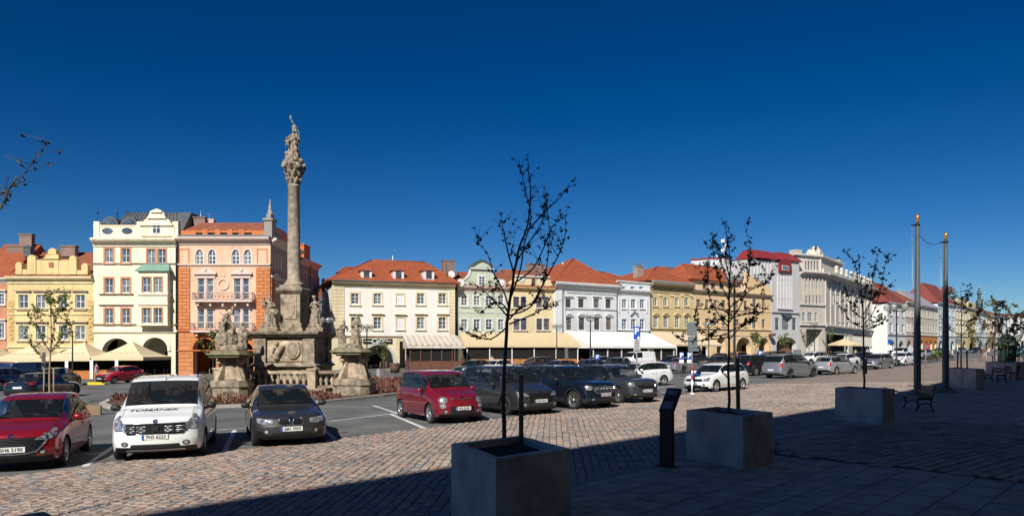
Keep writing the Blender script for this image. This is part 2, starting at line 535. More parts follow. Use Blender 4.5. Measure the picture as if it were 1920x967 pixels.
# kerb stone and the raised pavement
M_kerb = mat('kerb_granite', (0.24, 0.235, 0.23), 0.8, var=0.3, vscale=6, bump=0.3, bscale=40)
k = MB()
K2 = [(p.x, p.y) for p in KERB]
def offs(path, d):
    out = []
    for i, p in enumerate(path):
        a, b = path[max(i-1, 0)], path[min(i+1, len(path)-1)]
        t = Vector((b[0]-a[0], b[1]-a[1])).normalized()
        out.append((p[0]+t.y*d, p[1]-t.x*d))
    return out
def ribbon(name, path, d0, d1, h0, h1, m, seg=None, kind='structure', parent=None):
    "strip between two offsets to the right of the path"
    a, c = offs(path, d0), offs(path, d1)
    b = MB()
    for i in range(len(path)-1):
        q = [a[i], a[i+1], c[i+1], c[i]]
        b.slab(list(reversed(q)), lambda x, y: gz(x)+h0, lambda x, y: gz(x)+h1)
    o = b.build(name, m, parent)
    if kind: tag(o, kind=kind)
    return o
ribbon('kerb', K2, 0, 0.28, -0.1, 0.12, M_kerb)
KIN = offs(K2, 0.283)
M_slab = brick_mat('pavement_slabs', (0.5, 0.42, 0.355), (0.38, 0.325, 0.28), (0.1, 0.088, 0.08), 0.8, 0.55, 0.012, rot=(0, 0, R(-47)), bump=0.5, noise_amt=0.45, nscale=2.5, rough=0.85)
pav = MB(); pv = [(p[0], p[1]) for p in KIN] + [(260, 120), (260, -60), (-60, -60)]
pav.slab(list(reversed(pv)), lambda x, y: gz(x)-0.1, lambda x, y: gz(x)+0.118)
tag(pav.build('pavement', M_slab), kind='structure')
# old setts strip crossing the pavement
RAMP = [tuple(G(*p, 0.12)[:2]) for p in ((1450, 852), (1455, 822), (1600, 800), (1760, 792), (1925, 800), (1990, 815), (1990, 915), (1925, 906), (1700, 878))]
sheet('pavement_joint_bed', RAMP, 0.124, M_bed)
lay_setts('pavement_setts', RAMP, R(38), 0.22, 0.3, 40, gap=0.03, h0=0.028, seed=5, ymin=6, base=0.122)
# painted bay lines
M_paint = mat('road_paint', (0.72, 0.72, 0.7), 0.7, var=0.35, vscale=5)
def pline(a, b, w=0.12):
    a, b = G(*a), G(*b)
    t = (b-a); t.z = 0; t.normalize(); n = Vector((-t.y, t.x, 0))*w/2
    ps = [a-n, b-n, b+n, a+n]
    return ps
lines = MB()
for a, b, w in (((140, 886), (214, 836), .13), ((418, 852), (440, 806), .13), ((632, 825), (600, 800), .13), ((620, 789), (745, 774), .11), ((733, 776), (802, 805), .14),
                ((395, 806), (462, 802), .1), ((910, 783), (940, 791), .12), ((745, 774), (770, 771), .1), ((745, 774), (700, 760), .11),
                ((1240, 735), (1310, 729), .14), ((1255, 741), (1290, 747), .12), ((1330, 747), (1460, 725), .12), ((1398, 718), (1480, 722), .12),
                ((1500, 714), (1640, 696), .12), ((1215, 746), (1262, 756), .12), ((1230, 727), (1266, 723), .11), ((1640, 696), (1740, 683), .12), ((165, 852), (205, 846), .1), ((1345, 730), (1440, 745), .12)):
    ps = pline(a, b, w)
    lines.poly([(p.x, p.y, gz(p.x)+0.004) for p in ps])
tag(lines.build('road_markings', M_paint), kind='structure')
# ------------------------------------------------------------------ houses
C1 = (0, 380, 2.844); C2 = (300, 380, 2.844); C3 = (600, 460, 3.72); C4 = (840, 460, 3.72)
C5 = (1120, 460, 3.72); C6 = (1380, 440, 3.453); C7 = (1620, 380, 2.843); PX = (0, 0, 1.0)
M_glass = mat('window_glass', (0.02, 0.028, 0.04), 0.06, var=0.5, vscale=0.8, spec=0.9, col2=(0.13, 0.16, 0.2))  # pale blue patches paint sky reflections into the panes
M_glass_w = mat('glass_with_curtain', (0.05, 0.06, 0.08), 0.1, var=0.5, col2=(0.3, 0.32, 0.34), vscale=2.2, spec=0.8)
nt_ = M_glass_w.node_tree
M_white = mat('white_paint', (0.72, 0.72, 0.7), 0.6, var=0.15, vscale=2)
M_brownf = mat('brown_frame', (0.13, 0.065, 0.04), 0.6)
M_lead = mat('lead_sheet', (0.1, 0.105, 0.115), 0.45, var=0.3, vscale=3)
M_copper = mat('green_copper', (0.2, 0.36, 0.27), 0.6, var=0.35, vscale=4)
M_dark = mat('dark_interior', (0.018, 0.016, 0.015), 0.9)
M_tile = tile_mat('clay_tiles', (0.42, 0.105, 0.035), (0.27, 0.06, 0.025))
M_tile2 = tile_mat('old_clay_tiles', (0.36, 0.12, 0.06), (0.2, 0.065, 0.035))
M_tile3 = tile_mat('red_tiles', (0.27, 0.055, 0.04), (0.17, 0.04, 0.03))
M_iron = mat('black_iron', (0.02, 0.02, 0.022), 0.5)
M_brick = brick_mat('chimney_brick', (0.28, 0.13, 0.09), (0.2, 0.1, 0.07), (0.3, 0.28, 0.25), 0.3, 0.1, 0.015, rot=(R(90), 0, 0))
M_zinc = mat('zinc', (0.35, 0.36, 0.37), 0.4, metal=0.6)
def stucco(name, col, var=0.28): return mat('stucco_'+name, col, 0.88, var=var, vscale=0.55, bump=0.25, bscale=14, detail=8)
def holed(m, u0, u1, z0, z1, holes, y=0.0, rev=0.22):
    "front face at y with holes [(a,b,c,d,rise)] and their reveals"
    us = sorted(set([u0, u1] + [h[0] for h in holes] + [h[1] for h in holes]))
    zs = sorted(set([z0, z1] + [h[2] for h in holes] + [h[3] for h in holes]))
    us = [u for u in us if u0 <= u <= u1]; zs = [z for z in zs if z0 <= z <= z1]
    for a, b in zip(us, us[1:]):
        for c, d in zip(zs, zs[1:]):
            mu, mz = (a+b)/2, (c+d)/2
            if any(h[0] < mu < h[1] and h[2] < mz < h[3] for h in holes): continue
            m.poly([(a, y, c), (b, y, c), (b, y, d), (a, y, d)])
    for h in holes:
        a, b, c, d, rise = h[:5]
        rv = h[5] if len(h) > 5 else rev
        if rise <= 0:
            loop = [(a, c), (a, d), (b, d), (b, c)]
        else:
            cu, hw = (a+b)/2, (b-a)/2
            n = 14
            arc = [(cu-hw*math.cos(PI*i/n), d-rise+rise*math.sin(PI*i/n)) for i in range(n+1)]
            for i in range(n):
                corner = (a, d) if i < n//2 else (b, d)
                m.poly([(arc[i][0], y, arc[i][1]), (arc[i+1][0], y, arc[i+1][1]), (corner[0], y, corner[1])])
            loop = [(a, c)] + arc + [(b, c)]
        loop2 = loop if c <= z0+0.01 else loop + [loop[0]]
        for p, q in zip(loop2, loop2[1:]):
            m.poly([(p[0], y, p[1]), (q[0], y, q[1]), (q[0], y+rv, q[1]), (p[0], y+rv, p[1])])
class House:
    def __init__(s, label, L, Rr, crop, depth=13, name='town_house', cat='house', group='houses round the square'):
        s.crop = crop; s.depth = depth
        s.A = Vector(((L[0]-CX)/F*L[1], L[1], 0)); s.B = Vector(((Rr[0]-CX)/F*Rr[1], Rr[1], 0))
        d = s.B-s.A; s.W = d.length; s.d = d.normalized(); s.n = Vector((-s.d.y, s.d.x, 0))
        s.g0 = gz(s.A.x)
        s.root = empty(name, (s.A.x, s.A.y, s.g0), math.atan2(s.d.y, s.d.x), label, cat, group)
        s.wins = []; s.holes = []
    def at(s, cx, cy, b=0.0, crop=None):
        c = crop or s.crop
        px, py = c[0]+cx/c[2], c[1]+cy/c[2]
        t = (px-CX)/F
        A = s.A+s.n*b
        # A + d*u = k*(t,1)
        den = s.d.x-t*s.d.y
        u = (t*A.y-A.x)/den
        k = A.y+s.d.y*u
        return u, EYE-(py-HY)/F*k-s.g0
    def wall(s, m, z1, u0=0.0, u1=None, z0=-1.0, name='wall', y=0.0, thick=None, holes=None, depth=None):
        u1 = s.W if u1 is None else u1
        depth = s.depth if depth is None else depth
        mb = MB()
        holed(mb, u0, u1, z0, z1, s.holes if holes is None else holes, y)
        mb.poly([(u0, y, z0), (u0, y, z1), (u0, depth, z1), (u0, depth, z0)])
        mb.poly([(u1, y, z0), (u1, depth, z0), (u1, depth, z1), (u1, y, z1)])
        mb.poly([(u0, depth, z0), (u0, depth, z1), (u1, depth, z1), (u1, depth, z0)])
        mb.poly([(u0, y, z1), (u1, y, z1), (u1, depth, z1), (u0, depth, z1)])
        return mb.build(name, m, s.root)
    def win(s, cx0, cy0, cx1, cy1, **k):
        crop = k.pop('crop', None)
        cyc = (cx0+cx1)/2
        u0, _ = s.at(cx0, cy0, crop=crop); u1, _ = s.at(cx1, cy0, crop=crop)
        _, z1 = s.at(cyc, cy0, crop=crop); _, z0 = s.at(cyc, cy1, crop=crop)
        s.winm(u0, u1, z0, z1, **k)
    def winm(s, u0, u1, z0, z1, rise=0, y=0.0, **k):
        if y == 0.0: s.holes.append((u0, u1, z0, z1, rise))
        s.wins.append((u0, u1, z0, z1, rise, y, k))
    def grid(s, cols, rows, **k):
        for r in rows:
            for c in cols: s.win(c[0], r[0], c[1], r[1], **k)
    def finish_windows(s, frame=None, trim=None, tw=0.16, sill=True, hood=False, bars=(1, 2), fw=0.06, ped=None, sillm=None, trimy=0.04):
        for i, (u0, u1, z0, z1, rise, y, k) in enumerate(s.wins):
            fr = k.get('frame', frame) or M_white; tr = k.get('trim', trim); t_w = k.get('tw', tw)
            bx, bz = k.get('bars', bars); hd = k.get('hood', hood); sl = k.get('sill', sill); w_ = k.get('fw', fw)
            blank = k.get('blank', False)
            m = MB(); f0, f1 = y+0.1, y+0.17
            zt = z1-rise
            if blank:
                m.box(u0+.001, u1-.001, y+.05, y+.2, z0+.001, z1-.001)
                o = m.build('blind_window', blank, s.root)
            else:
                m.box(u0, u0+w_, f0, f1, z0, zt); m.box(u1-w_, u1, f0, f1, z0, zt)
                m.box(u0+w_, u1-w_, f0, f1, z0, z0+w_)
                if rise > 0:
                    cu, hw = (u0+u1)/2, (u1-u0)/2
                    n = 10
                    for j in range(n):
                        a0, a1 = PI*j/n, PI*(j+1)/n
                        q = [(cu-hw*math.cos(a0), zt+rise*math.sin(a0)), (cu-hw*math.cos(a1), zt+rise*math.sin(a1)), (cu-(hw-w_)*math.cos(a1), zt+(rise-w_)*math.sin(a1)), (cu-(hw-w_)*math.cos(a0), zt+(rise-w_)*math.sin(a0))]
                        m.prism(q, f0, f1)
                    m.box(u0+w_, u1-w_, f0, f1, zt-w_/2, zt+w_/2)
                else:
                    m.box(u0+w_, u1-w_, f0, f1, z1-w_, z1)
                for j in range(1, bx+1):
                    c = u0+(u1-u0)*j/(bx+1); m.box(c-w_*.5, c+w_*.5, f0+.004, f1-.01, z0+w_, (z1 if rise <= 0 else z1-w_)-w_)
                for j in range(1, bz+1):
                    c = z0+(zt-z0)*(j/(bz+1) if bz != 2 else (0.34, 0.68)[j-1]); m.box(u0+w_, u1-w_, f0+.008, f1-.014, c-w_*.35, c+w_*.35)
                o = m.build('window', fr, s.root)
                p = MB(); p.poly([(u0+.01, f0+.04, z0+.01), (u1-.01, f0+.04, z0+.01), (u1-.01, f0+.045, z1-.01), (u0+.01, f0+.045, z1-.01)] if rise <= 0 else
                                 [(u0+.01, f0+.04, z0+.01), (u1-.01, f0+.04, z0+.01)] + [((u0+u1)/2+(u1-u0-.02)/2*math.cos(PI*j/12), f0+.04, zt+(rise-.01)*math.sin(PI*j/12)) for j in range(13)])
                p.build('pane', M_glass_w if (i*7+len(s.wins)) % 3 == 0 else M_glass, o)
            q = MB(); g = 0.003
            if tr:
                if rise > 0:
                    cu, hw = (u0+u1)/2, (u1-u0)/2
                    q.box(u0-t_w, u0-g, y-trimy, y+.02, z0, zt); q.box(u1+g, u1+t_w, y-trimy, y+.02, z0, zt)
                    for j in range(12):
                        a0, a1 = PI*j/12, PI*(j+1)/12
                        q.prism([(cu-(hw+t_w)*math.cos(a0), zt+(rise+t_w)*math.sin(a0)), (cu-(hw+t_w)*math.cos(a1), zt+(rise+t_w)*math.sin(a1)), (cu-(hw+g)*math.cos(a1), zt+(rise+g)*math.sin(a1)), (cu-(hw+g)*math.cos(a0), zt+(rise+g)*math.sin(a0))], y-trimy, y+.02)
                else:
                    q.box(u0-t_w, u0-g, y-trimy, y+.02, z0-t_w*.6, z1+t_w); q.box(u1+g, u1+t_w, y-trimy, y+.02, z0-t_w*.6, z1+t_w)
                    q.box(u0-g, u1+g, y-trimy, y+.02, z1+g, z1+t_w)
            mats = [tr or sillm or M_white, sillm or tr or M_white]
            q.mi = 1
            if sl: q.box(u0-t_w-.06, u1+t_w+.06, y-.16, y+.1, z0-t_w*.6-.12, z0-t_w*.6-.004)
            hdh = z1+t_w+.05
            if hd == 'flat': q.box(u0-t_w-.15, u1+t_w+.15, y-.28, y+.02, hdh+.12, hdh+.24); q.box(u0-t_w-.05, u1+t_w+.05, y-.15, y+.02, hdh+.0, hdh+.117)
            elif hd == 'ped':
                q.box(u0-t_w-.15, u1+t_w+.15, y-.24, y+.02, hdh+.1, hdh+.2)
                cu = (u0+u1)/2; q.prism([(u0-t_w-.15, hdh+.203), (cu, hdh+.55), (u1+t_w+.15, hdh+.203)], y-.16, y+.02)
            elif hd == 'arch':
                cu, hw = (u0+u1)/2, (u1-u0)/2+t_w+.15
                q.box(cu-hw, cu+hw, y-.2, y+.02, hdh, hdh+.1)
                for j in range(8):
                    a0, a1 = PI*(.12+.76*j/8), PI*(.12+.76*(j+1)/8)
                    q.prism([(cu-hw*math.cos(a0), hdh-.1+hw*.62*math.sin(a0)), (cu-hw*math.cos(a1), hdh-.1+hw*.62*math.sin(a1)), (cu-(hw-.05)*math.cos(a1), hdh-.22+hw*.62*math.sin(a1)), (cu-(hw-.05)*math.cos(a0), hdh-.22+hw*.62*math.sin(a0))], y-.26, y+.02)
                q.ball((cu, y-.03, hdh+.3), .14, 8, 6)
            if q.v: q.build('window_surround', mats, o)
    def band(s, z, h, out, m, u0=0.0, u1=None, name='string_course', prof=None, ret=True):
        u1 = s.W if u1 is None else u1
        mb = MB()
        if prof:
            p = [(o*out, z+t*h) for o, t in prof]
        else: p = [(0.0, z), (out*.6, z+h*.15), (out, z+h*.4), (out, z+h), (0.0, z+h+.02)]
        mb.sweep(p, [(u0, 0.0), (u1, 0.0)])
        return mb.build(name, m, s.root)
    def cornice(s, z, h, out, m, u0=0.0, u1=None, name='cornice'):
        return s.band(z, h, out, m, u0, u1, name, prof=[(0, 0), (.15, 0), (.15, .25), (.35, .4), (.35, .5), (.85, .62), (1, .8), (1, 1), (0, 1.02)])
    def hip(s, m, ze, zr, u0=None, u1=None, hl=0.0, hr=0.0, over=0.4, y0=0.0, y1=None, name='roof', ridge_y=None):
        u0 = 0.0 if u0 is None else u0; u1 = s.W if u1 is None else u1; y1 = s.depth if y1 is None else y1
        yr = (y0+y1)/2 if ridge_y is None else ridge_y
        a, b, c, d = (u0-(over if hl else 0), y0-over, ze), (u1+(over if hr else 0), y0-over, ze), (u1+(over if hr else 0), y1+over, ze), (u0-(over if hl else 0), y1+over, ze)
        r1, r2 = (u0+hl, yr, zr), (u1-hr, yr, zr)
        mb = MB(); t = .12
        low = lambda p: (p[0], p[1], p[2]-t)
        mb.poly([a, b, r2, r1]); mb.poly([c, d, r1, r2]); mb.poly([b, c, r2]); mb.poly([d, a, r1])
        for p, q in ((a, b), (b, c), (c, d), (d, a)): mb.poly([low(p), low(q), q, p])
        mb.poly([low(a), low(d), low(c), low(b)])
        o = mb.build(name, m, s.root)
        # ridge tiles
        rt = MB()
        if (r2[0]-r1[0]) > .3: rt.tube([r1, r2], .12, 6)
        if hl: rt.tube([a, r1], .1, 6); rt.tube([d, r1], .1, 6)
        if hr: rt.tube([b, r2], .1, 6); rt.tube([c, r2], .1, 6)
        if rt.v: rt.build('ridge_tiles', m, o)
        return o
    def chimney(s, u, y, z0, z1, w=.9, d=.7, m=None, pots=0):
        mb = MB(); mb.box(u-w/2, u+w/2, y-d/2, y+d/2, z0, z1); mb.box(u-w/2-.08, u+w/2+.08, y-d/2-.08, y+d/2+.08, z1, z1+.15)
        o = mb.build('chimney', m or M_brick, s.root)
        if pots:
            p = MB()
            for i in range(pots): p.lathe([(.13, 0), (.11, .6), (.14, .62), (.14, .7)], (u-w/2+w*(i+.5)/pots, y, z1+.15), 8)
            p.build('chimney_pot', M_zinc, o)
        return o
    def downpipe(s, u, z1, m=None, y=-.12):
        mb = MB(); mb.tube([(u, y, -.2), (u, y, z1-.5), (u-.05, y-.15, z1)], .06, 6)
        return mb.build('downpipe', m or M_lead, s.root)
    def gutter(s, z, m=None, u0=0.0, u1=None, y=-.5):
        u1 = s.W if u1 is None else u1
        mb = MB(); mb.tube([(u0, y, z), (u1, y, z)], .08, 6)
        return mb.build('gutter', m or M_lead, s.root)
    def arcade(s, holes, ztop, m_in, depth=4.0, doors=True):
        "vaulted walk behind ground floor openings"
        mb = MB()
        mb.box(.3, s.W-.3, depth, depth+.2, -.8, ztop)
        mb.box(.3, s.W-.3, .6, depth, ztop-.1, ztop)
        o = mb.build('arcade_wall', m_in, s.root)
        if doors:
            for i, h in enumerate(holes):
                c = (h[0]+h[1])/2
                p = MB(); p.box(c-1.1, c+1.1, depth-.1, depth-.002, -.5, min(2.9, ztop-.5))
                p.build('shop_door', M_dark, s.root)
        return o
def arch_trim(s, h, m, w=.25, y=-.06, name='arch_moulding'):
    a, b, c, d, rise = h[:5]
    cu, hw = (a+b)/2, (b-a)/2
    q = MB()
    for j in range(16):
        a0, a1 = PI*j/16, PI*(j+1)/16
        q.prism([(cu-(hw+w)*math.cos(a0), d-rise+(rise+w)*math.sin(a0)), (cu-(hw+w)*math.cos(a1), d-rise+(rise+w)*math.sin(a1)), (cu-(hw+.003)*math.cos(a1), d-rise+(rise+.003)*math.sin(a1)), (cu-(hw+.003)*math.cos(a0), d-rise+(rise+.003)*math.sin(a0))], y, .02)
    q.box(a-w-.04, a+.0, y-.03, .05, d-rise-.2, d-rise-.003); q.box(b, b+w+.04, y-.03, .05, d-rise-.2, d-rise-.003)
    return q.build(name, m, s.root)
def hole_px(s, cx0, cx1, cytop, rise=None, crop=None, rv=1.1, z0=-1.0):
    u0, _ = s.at(cx0, cytop, crop=crop); u1, _ = s.at(cx1, cytop, crop=crop); _, z1 = s.at((cx0+cx1)/2, cytop, crop=crop)
    h = (u0, u1, z0, z1, (u1-u0)/2*.95 if rise is None else rise, rv)
    s.holes.append(h)
    return h

# ---- apricot house at the frame's left edge
h = House('apricot stucco house with orange tiled roof, cut off by the left edge of the photo', (-60, 91), (14, 91), C1)
st = stucco('apricot', (0.55, 0.25, 0.15)); _, zt = h.at(20, 405)
h.grid([(-160, -120), (-80, -40), (-8, 22)], [(485, 540), (640, 720)], trim=M_white, hood='flat')
h.wall(st, zt); h.finish_windows(); h.cornice(zt-.5, .6, .5, M_white); h.hip(M_tile, zt+.1, zt+5.0)
b = MB(); z = h.at(0, 780)[1]; b.box(0, h.W, -1.3, -.05, z-.3, z); b.build('canopy', M_white, h.root)
h.chimney(h.W-1.5, 6, zt+3, zt+6.2, 1.6)

# ---- yellow house with scrolled gable
h = House('pale yellow house with stepped scroll gable and relief decorated windows', (14, 91), (175, 91), C1)
st = stucco('yellow', (0.72, 0.56, 0.27)); tr = stucco('cream_trim', (0.74, 0.64, 0.38)); _, zt = h.at(260, 400)
h.grid([(100, 150), (193, 243), (315, 360), (403, 453)], [(490, 562), (655, 730)])
hs = [hole_px(h, 85, 205, 788, 1.0), hole_px(h, 300, 425, 783, 1.0)]
h.wall(st, zt)
h.finish_windows(trim=tr, tw=.22, bars=(1, 1), fw=.09, hood='flat', sillm=mat('pinkish_stone', (0.42, 0.32, 0.24), .8))
h.arcade(hs, 4.0, tr); [arch_trim(h, q, tr) for q in hs]
h.cornice(zt-.7, .85, .55, tr)
for cy in (433, 568, 600): h.band(h.at(260, cy)[1], .16, .12, tr)
h.band(h.at(260, 775)[1], .22, .15, tr)
MR_ = mat('ochre_relief', (0.6, 0.42, 0.16), .85, var=.4, vscale=6)
for cx in (60, 485):
    u, z0 = h.at(cx, 740); z1 = h.at(cx, 520)[1]; b = MB()
    b.box(u-.35, u+.35, -.03, .01, z0, z1)
    for i in range(9): b.ball((u+.1*(-1)**i, -.03, z0+.4+(z1-z0-.6)*i/9), .2, 7, 5, (1, .35, 1))
    b.build('relief_panel', MR_, h.root)
for cx in (168, 385):
    u, z0 = h.at(cx, 474); z1 = h.at(cx, 460)[1]; b = MB(); b.box(u-1.3, u+1.3, -.04, .01, z0, z1); b.build('relief_panel', MR_, h.root)
b = MB()   # stepped gable with rounded heads
def scroll(cx0, cx1, cyt, cyb, w=0.55):
    u0, _ = h.at(cx0, cyb); u1, z1 = h.at(cx1, cyt); z0 = h.at((cx0+cx1)/2, cyb)[1]
    r = (u1-u0)/2
    b.prism([(u0, z0), (u1, z0), (u1, z1-r)] + [((u0+u1)/2+r*math.cos(PI*j/10), z1-r+r*math.sin(PI*j/10)) for j in range(1, 10)] + [(u0, z1-r)], -.1, w)
def slabp(cx0, cx1, cyt, cyb, y0=0.0, y1=.4):
    u0, z1 = h.at(cx0, cyt); u1, z0 = h.at(cx1, cyb); b.box(u0, u1, y0, y1, z0, z1)
for c in ((85, 118, 316, 382), (148, 193, 278, 382), (370, 410, 282, 382), (436, 470, 322, 382)): scroll(*c)
slabp(193.5, 245, 305, 382); slabp(313.5, 369.5, 305, 382); slabp(118.5, 147.5, 355, 382); slabp(410.5, 435.5, 358, 382)
slabp(245.5, 313, 275, 382, -.05, .5); slabp(240, 318, 292, 300, -.2, .5); scroll(258, 302, 242, 275)
b.build('gable', st, h.root)
w = MB(); u0, z1 = h.at(262, 318); u1, z0 = h.at(288, 345); w.box(u0, u1, -.09, -.02, z0, z1); w.build('coat_of_arms', mat('red_relief', (0.4, 0.12, 0.06), .8), h.root)
h.hip(M_tile2, zt+.1, h.at(260, 268, 6.5)[1])
for cx in (95, 365): u, z = h.at(cx, 235, 5); h.chimney(u, 5.2, zt+3.2, z, 2.6 if cx == 95 else 1.9, .8)
h.chimney(h.at(155, 240, 4)[0], 4, zt+3, h.at(155, 240, 4)[1], .9, .9, M_lead)

# ---- tall cream house with bay
h = House('tall cream house with orange window frames, green topped bay and dark slate roof', (175, 91), (332.5, 91), C1)
st = stucco('cream', (0.83, 0.75, 0.56), .16); oc = mat('terracotta_trim', (0.58, 0.25, 0.12), .8, var=.15); tr = stucco('light_cream', (0.82, 0.75, 0.57), .18)
zt = h.at(720, 195)[1]
for cy0, cy1 in ((245, 318), (403, 480), (565, 643)):
    for c in ((560, 602), (650, 692)): h.win(c[0], cy0, c[1], cy1, trim=oc, tw=.2, bars=(1, 1), fw=.07)
for c in ((785, 827), (843, 885)): h.win(c[0], 248, c[1], 322, trim=oc, tw=.15, bars=(1, 1), fw=.07, sill=False)
h1 = hole_px(h, 545, 700, 722); h2 = hole_px(h, 762, 895, 718)
h.wall(st, zt)
bw = []                      # the bay
u0, zb0 = h.at(737, 652, -.9); u1, zb1 = h.at(893, 365, -.9)
hol = []
for cy0, cy1 in ((398, 478), (562, 643)):
    for c in ((760, 803), (822, 864)):
        a, z1_ = h.at(c[0], cy0, -.9); b_, z0_ = h.at(c[1], cy1, -.9)
        hol.append((a, b_, z0_, z1_, 0)); h.winm(a, b_, z0_, z1_, y=-.9, trim=oc, tw=.13, bars=(1, 1), fw=.07, sill=False)
by = MB(); holed(by, u0, u1, zb0, zb1, hol, y=-.9)
by.poly([(u0, -.9, zb0), (u0, -.9, zb1), (u0, -.01, zb1), (u0, -.01, zb0)]); by.poly([(u1, -.9, zb0), (u1, -.01, zb0), (u1, -.01, zb1), (u1, -.9, zb1)])
by.poly([(u0, -.9, zb1), (u1, -.9, zb1), (u1, -.01, zb1), (u0, -.01, zb1)]); by.poly([(u0, -.9, zb0), (u0, -.01, zb0), (u1, -.01, zb0), (u1, -.9, zb0)])
bay = by.build('bay', st, h.root)
rf = MB(); o_ = .3
rf.poly([(u0-o_, -1.2, zb1+.1), (u1+o_, -1.2, zb1+.1), (u1-.2, -.02, zb1+1.0), (u0+.2, -.02, zb1+1.0)]); rf.poly([(u1+o_, -1.2, zb1+.1), (u1+o_, -.02, zb1+.1), (u1-.2, -.02, zb1+1.0)]); rf.poly([(u0-o_, -.02, zb1+.1), (u0-o_, -1.2, zb1+.1), (u0+.2, -.02, zb1+1.0)]); rf.box(u0-o_, u1+o_, -1.2, -.02, zb1+.003, zb1+.097)
rf.build('bay_roof', M_copper, bay)
for cy in (487, 540, 650): bb = MB(); z = h.at(815, cy, -.9)[1]; bb.box(u0-.12, u1+.12, -1.05, -.01, z-.1, z+.12); bb.build('bay_moulding', tr, bay)
h.finish_windows(trim=oc)
h.arcade([h1, h2], 5.2, st, 5.0); arch_trim(h, h1, tr, .3); arch_trim(h, h2, tr, .35, -.12)
h.cornice(zt-.9, 1.0, .8, tr)
dk = mat('weathered_stone', (0.3, 0.26, 0.19), .85, var=.3)
h.band(h.at(620, 330)[1], .2, .14, dk); h.band(h.at(620, 655)[1], .22, .16, dk); h.band(h.at(620, 697)[1], .45, .2, tr)
for cy in (490, 548): h.band(h.at(620, cy)[1], .14, .22, dk, h.at(530, cy)[0], h.at(712, cy)[0])
zp = h.at(620, 125)[1]
b = MB(); b.box(0, h.W, .05, .5, zt+.103, zp); b.box(-.02, h.W+.02, -.02, .6, zp+.003, zp+.15)
for cx in (515, 745, 935): u, z = h.at(cx, 100); b.box(u-.35, u+.35, -.05, .62, zt+.11, z)
b.build('parapet', tr, h.root)
for cx in (572, 677): ov = MB(); u, z = h.at(cx, 150); ov.prism([(u+.65*math.cos(a*PI/8), z+.38*math.sin(a*PI/8)) for a in range(16)], -.0, .06); ov.build('oval_window', M_glass, h.root)
gb = MB(); pts = [(742, 178), (742, 120), (760, 112), (772, 92), (790, 84), (800, 55), (812, 42), (838, 32), (862, 42), (876, 55), (884, 82), (903, 90), (915, 112), (930, 120), (930, 178)]
gb.prism([h.at(x, y) for x, y in pts], -.15, .45)
gp = gb.build('gable', tr, h.root)
for cy, a, b_ in ((120, 748, 925), (82, 790, 890), (50, 808, 868)):
    u0, z = h.at(a, cy); u1, _ = h.at(b_, cy); m_ = MB(); m_.box(u0, u1, -.35, .46, z-.08, z+.1); m_.build('gable_moulding', tr, gp)
m_ = MB(); u0, z1 = h.at(820, 112); u1, z0 = h.at(857, 162); m_.box(u0-.12, u1+.12, -.2, -.1, z0-.12, z1+.12); m_.mi = 1; m_.box(u0, u1, -.215, -.203, z0, z1); m_.mi = 0
m_.box((u0+u1)/2-.04, (u0+u1)/2+.04, -.235, -.218, z0, z1); m_.box(u0, u1, -.232, -.219, (z0+z1)/2-.04, (z0+z1)/2+.04); m_.build('gable_window', [M_white, M_glass], gp)
zr = h.at(650, 52, 4)[1]
rm = MB(); zz = zt+.3
rm.poly([(0.3, .6, zz), (h.W, .6, zz), (h.W, 4, zr), (2.2, 4, zr)]); rm.poly([(2.2, 4, zr), (h.W, 4, zr), (h.W, 12, zr), (2.2, 12, zr)]); rm.poly([(.3, 12, zz), (.3, .6, zz), (2.2, 4, zr), (2.2, 12, zr)]); rm.poly([(h.W, .6, zz), (h.W, 12, zz), (h.W, 12, zr), (h.W, 4, zr)])
rf = rm.build('roof', M_lead, h.root)
for i in range(16):
    t = i/15; sm_ = MB(); x = .5+t*(h.W-.7); sm_.tube([(x, .56, zz+.03), (x*.83+2.0*(1-t), 3.96, zr+.03)], .035, 4); sm_.build('roof_seam', M_lead, rf)
for cx in (590, 690):
    u, z = h.at(cx, 112, .9); q = MB()
    n = 10; arc = [(u-1.0*math.cos(PI*i/n), z-.1+.95*math.sin(PI*i/n)) for i in range(n+1)]
    q.prism(arc, .7, 2.6); q.mi = 1; q.prism([(u+(x-u)*.75, z-.1+(w_-z+.1)*.72+.06) for x, w_ in arc], .66, .69); q.build('dormer', [M_lead, M_glass], h.root)
ap = MB()
for cx, cy, cz in ((520, 40, 1), (625, 45, 3.5), (680, 40, 4), (735, 48, 5)):
    u, z = h.at(cx, cy, cz); ap.tube([(u, cz, zp if cx == 520 else z-1.2), (u, cz, z)], .035, 5); ap.ball((u, cz, z-.3), .14, 8, 5)
ap.build('finial', M_iron, h.root)
h.downpipe(h.W-.1, zt, M_iron)

# ---- orange corner house
h = House('salmon corner house with orange rusticated strips, balconies and a turret gable', (334, 91), (507, 91), C2, 12)
st = stucco('salmon', (0.76, 0.5, 0.34)); orr = stucco('orange', (0.6, 0.19, 0.06), .2); wt = mat('pale_pink_trim', (0.7, 0.55, 0.48), .8, var=.1)
zt = h.at(340, 210)[1]
for c in ((190, 232), (257, 298), (383, 425), (447, 488)): h.win(c[0], 250, c[1], 328, rise=.75, trim=wt, tw=.16, bars=(1, 1), fw=.1, sill=False)
for c in ((202, 237), (250, 285), (395, 430), (442, 475)):
    h.win(c[0], 403, c[1], 515, trim=wt, tw=.14, bars=(0, 2), fw=.08, sill=False); h.win(c[0], 565, c[1], 672, trim=wt, tw=.14, bars=(0, 2), fw=.08, sill=False)
g1 = hole_px(h, 178, 300, 722); g2 = hole_px(h, 385, 500, 738)
zg = h.at(340, 690)[1]
h.wall(st, zt)
h.finish_windows()
h.arcade([g1, g2], zg-.3, orr, 4.5)
q = MB(); q.mi = 0
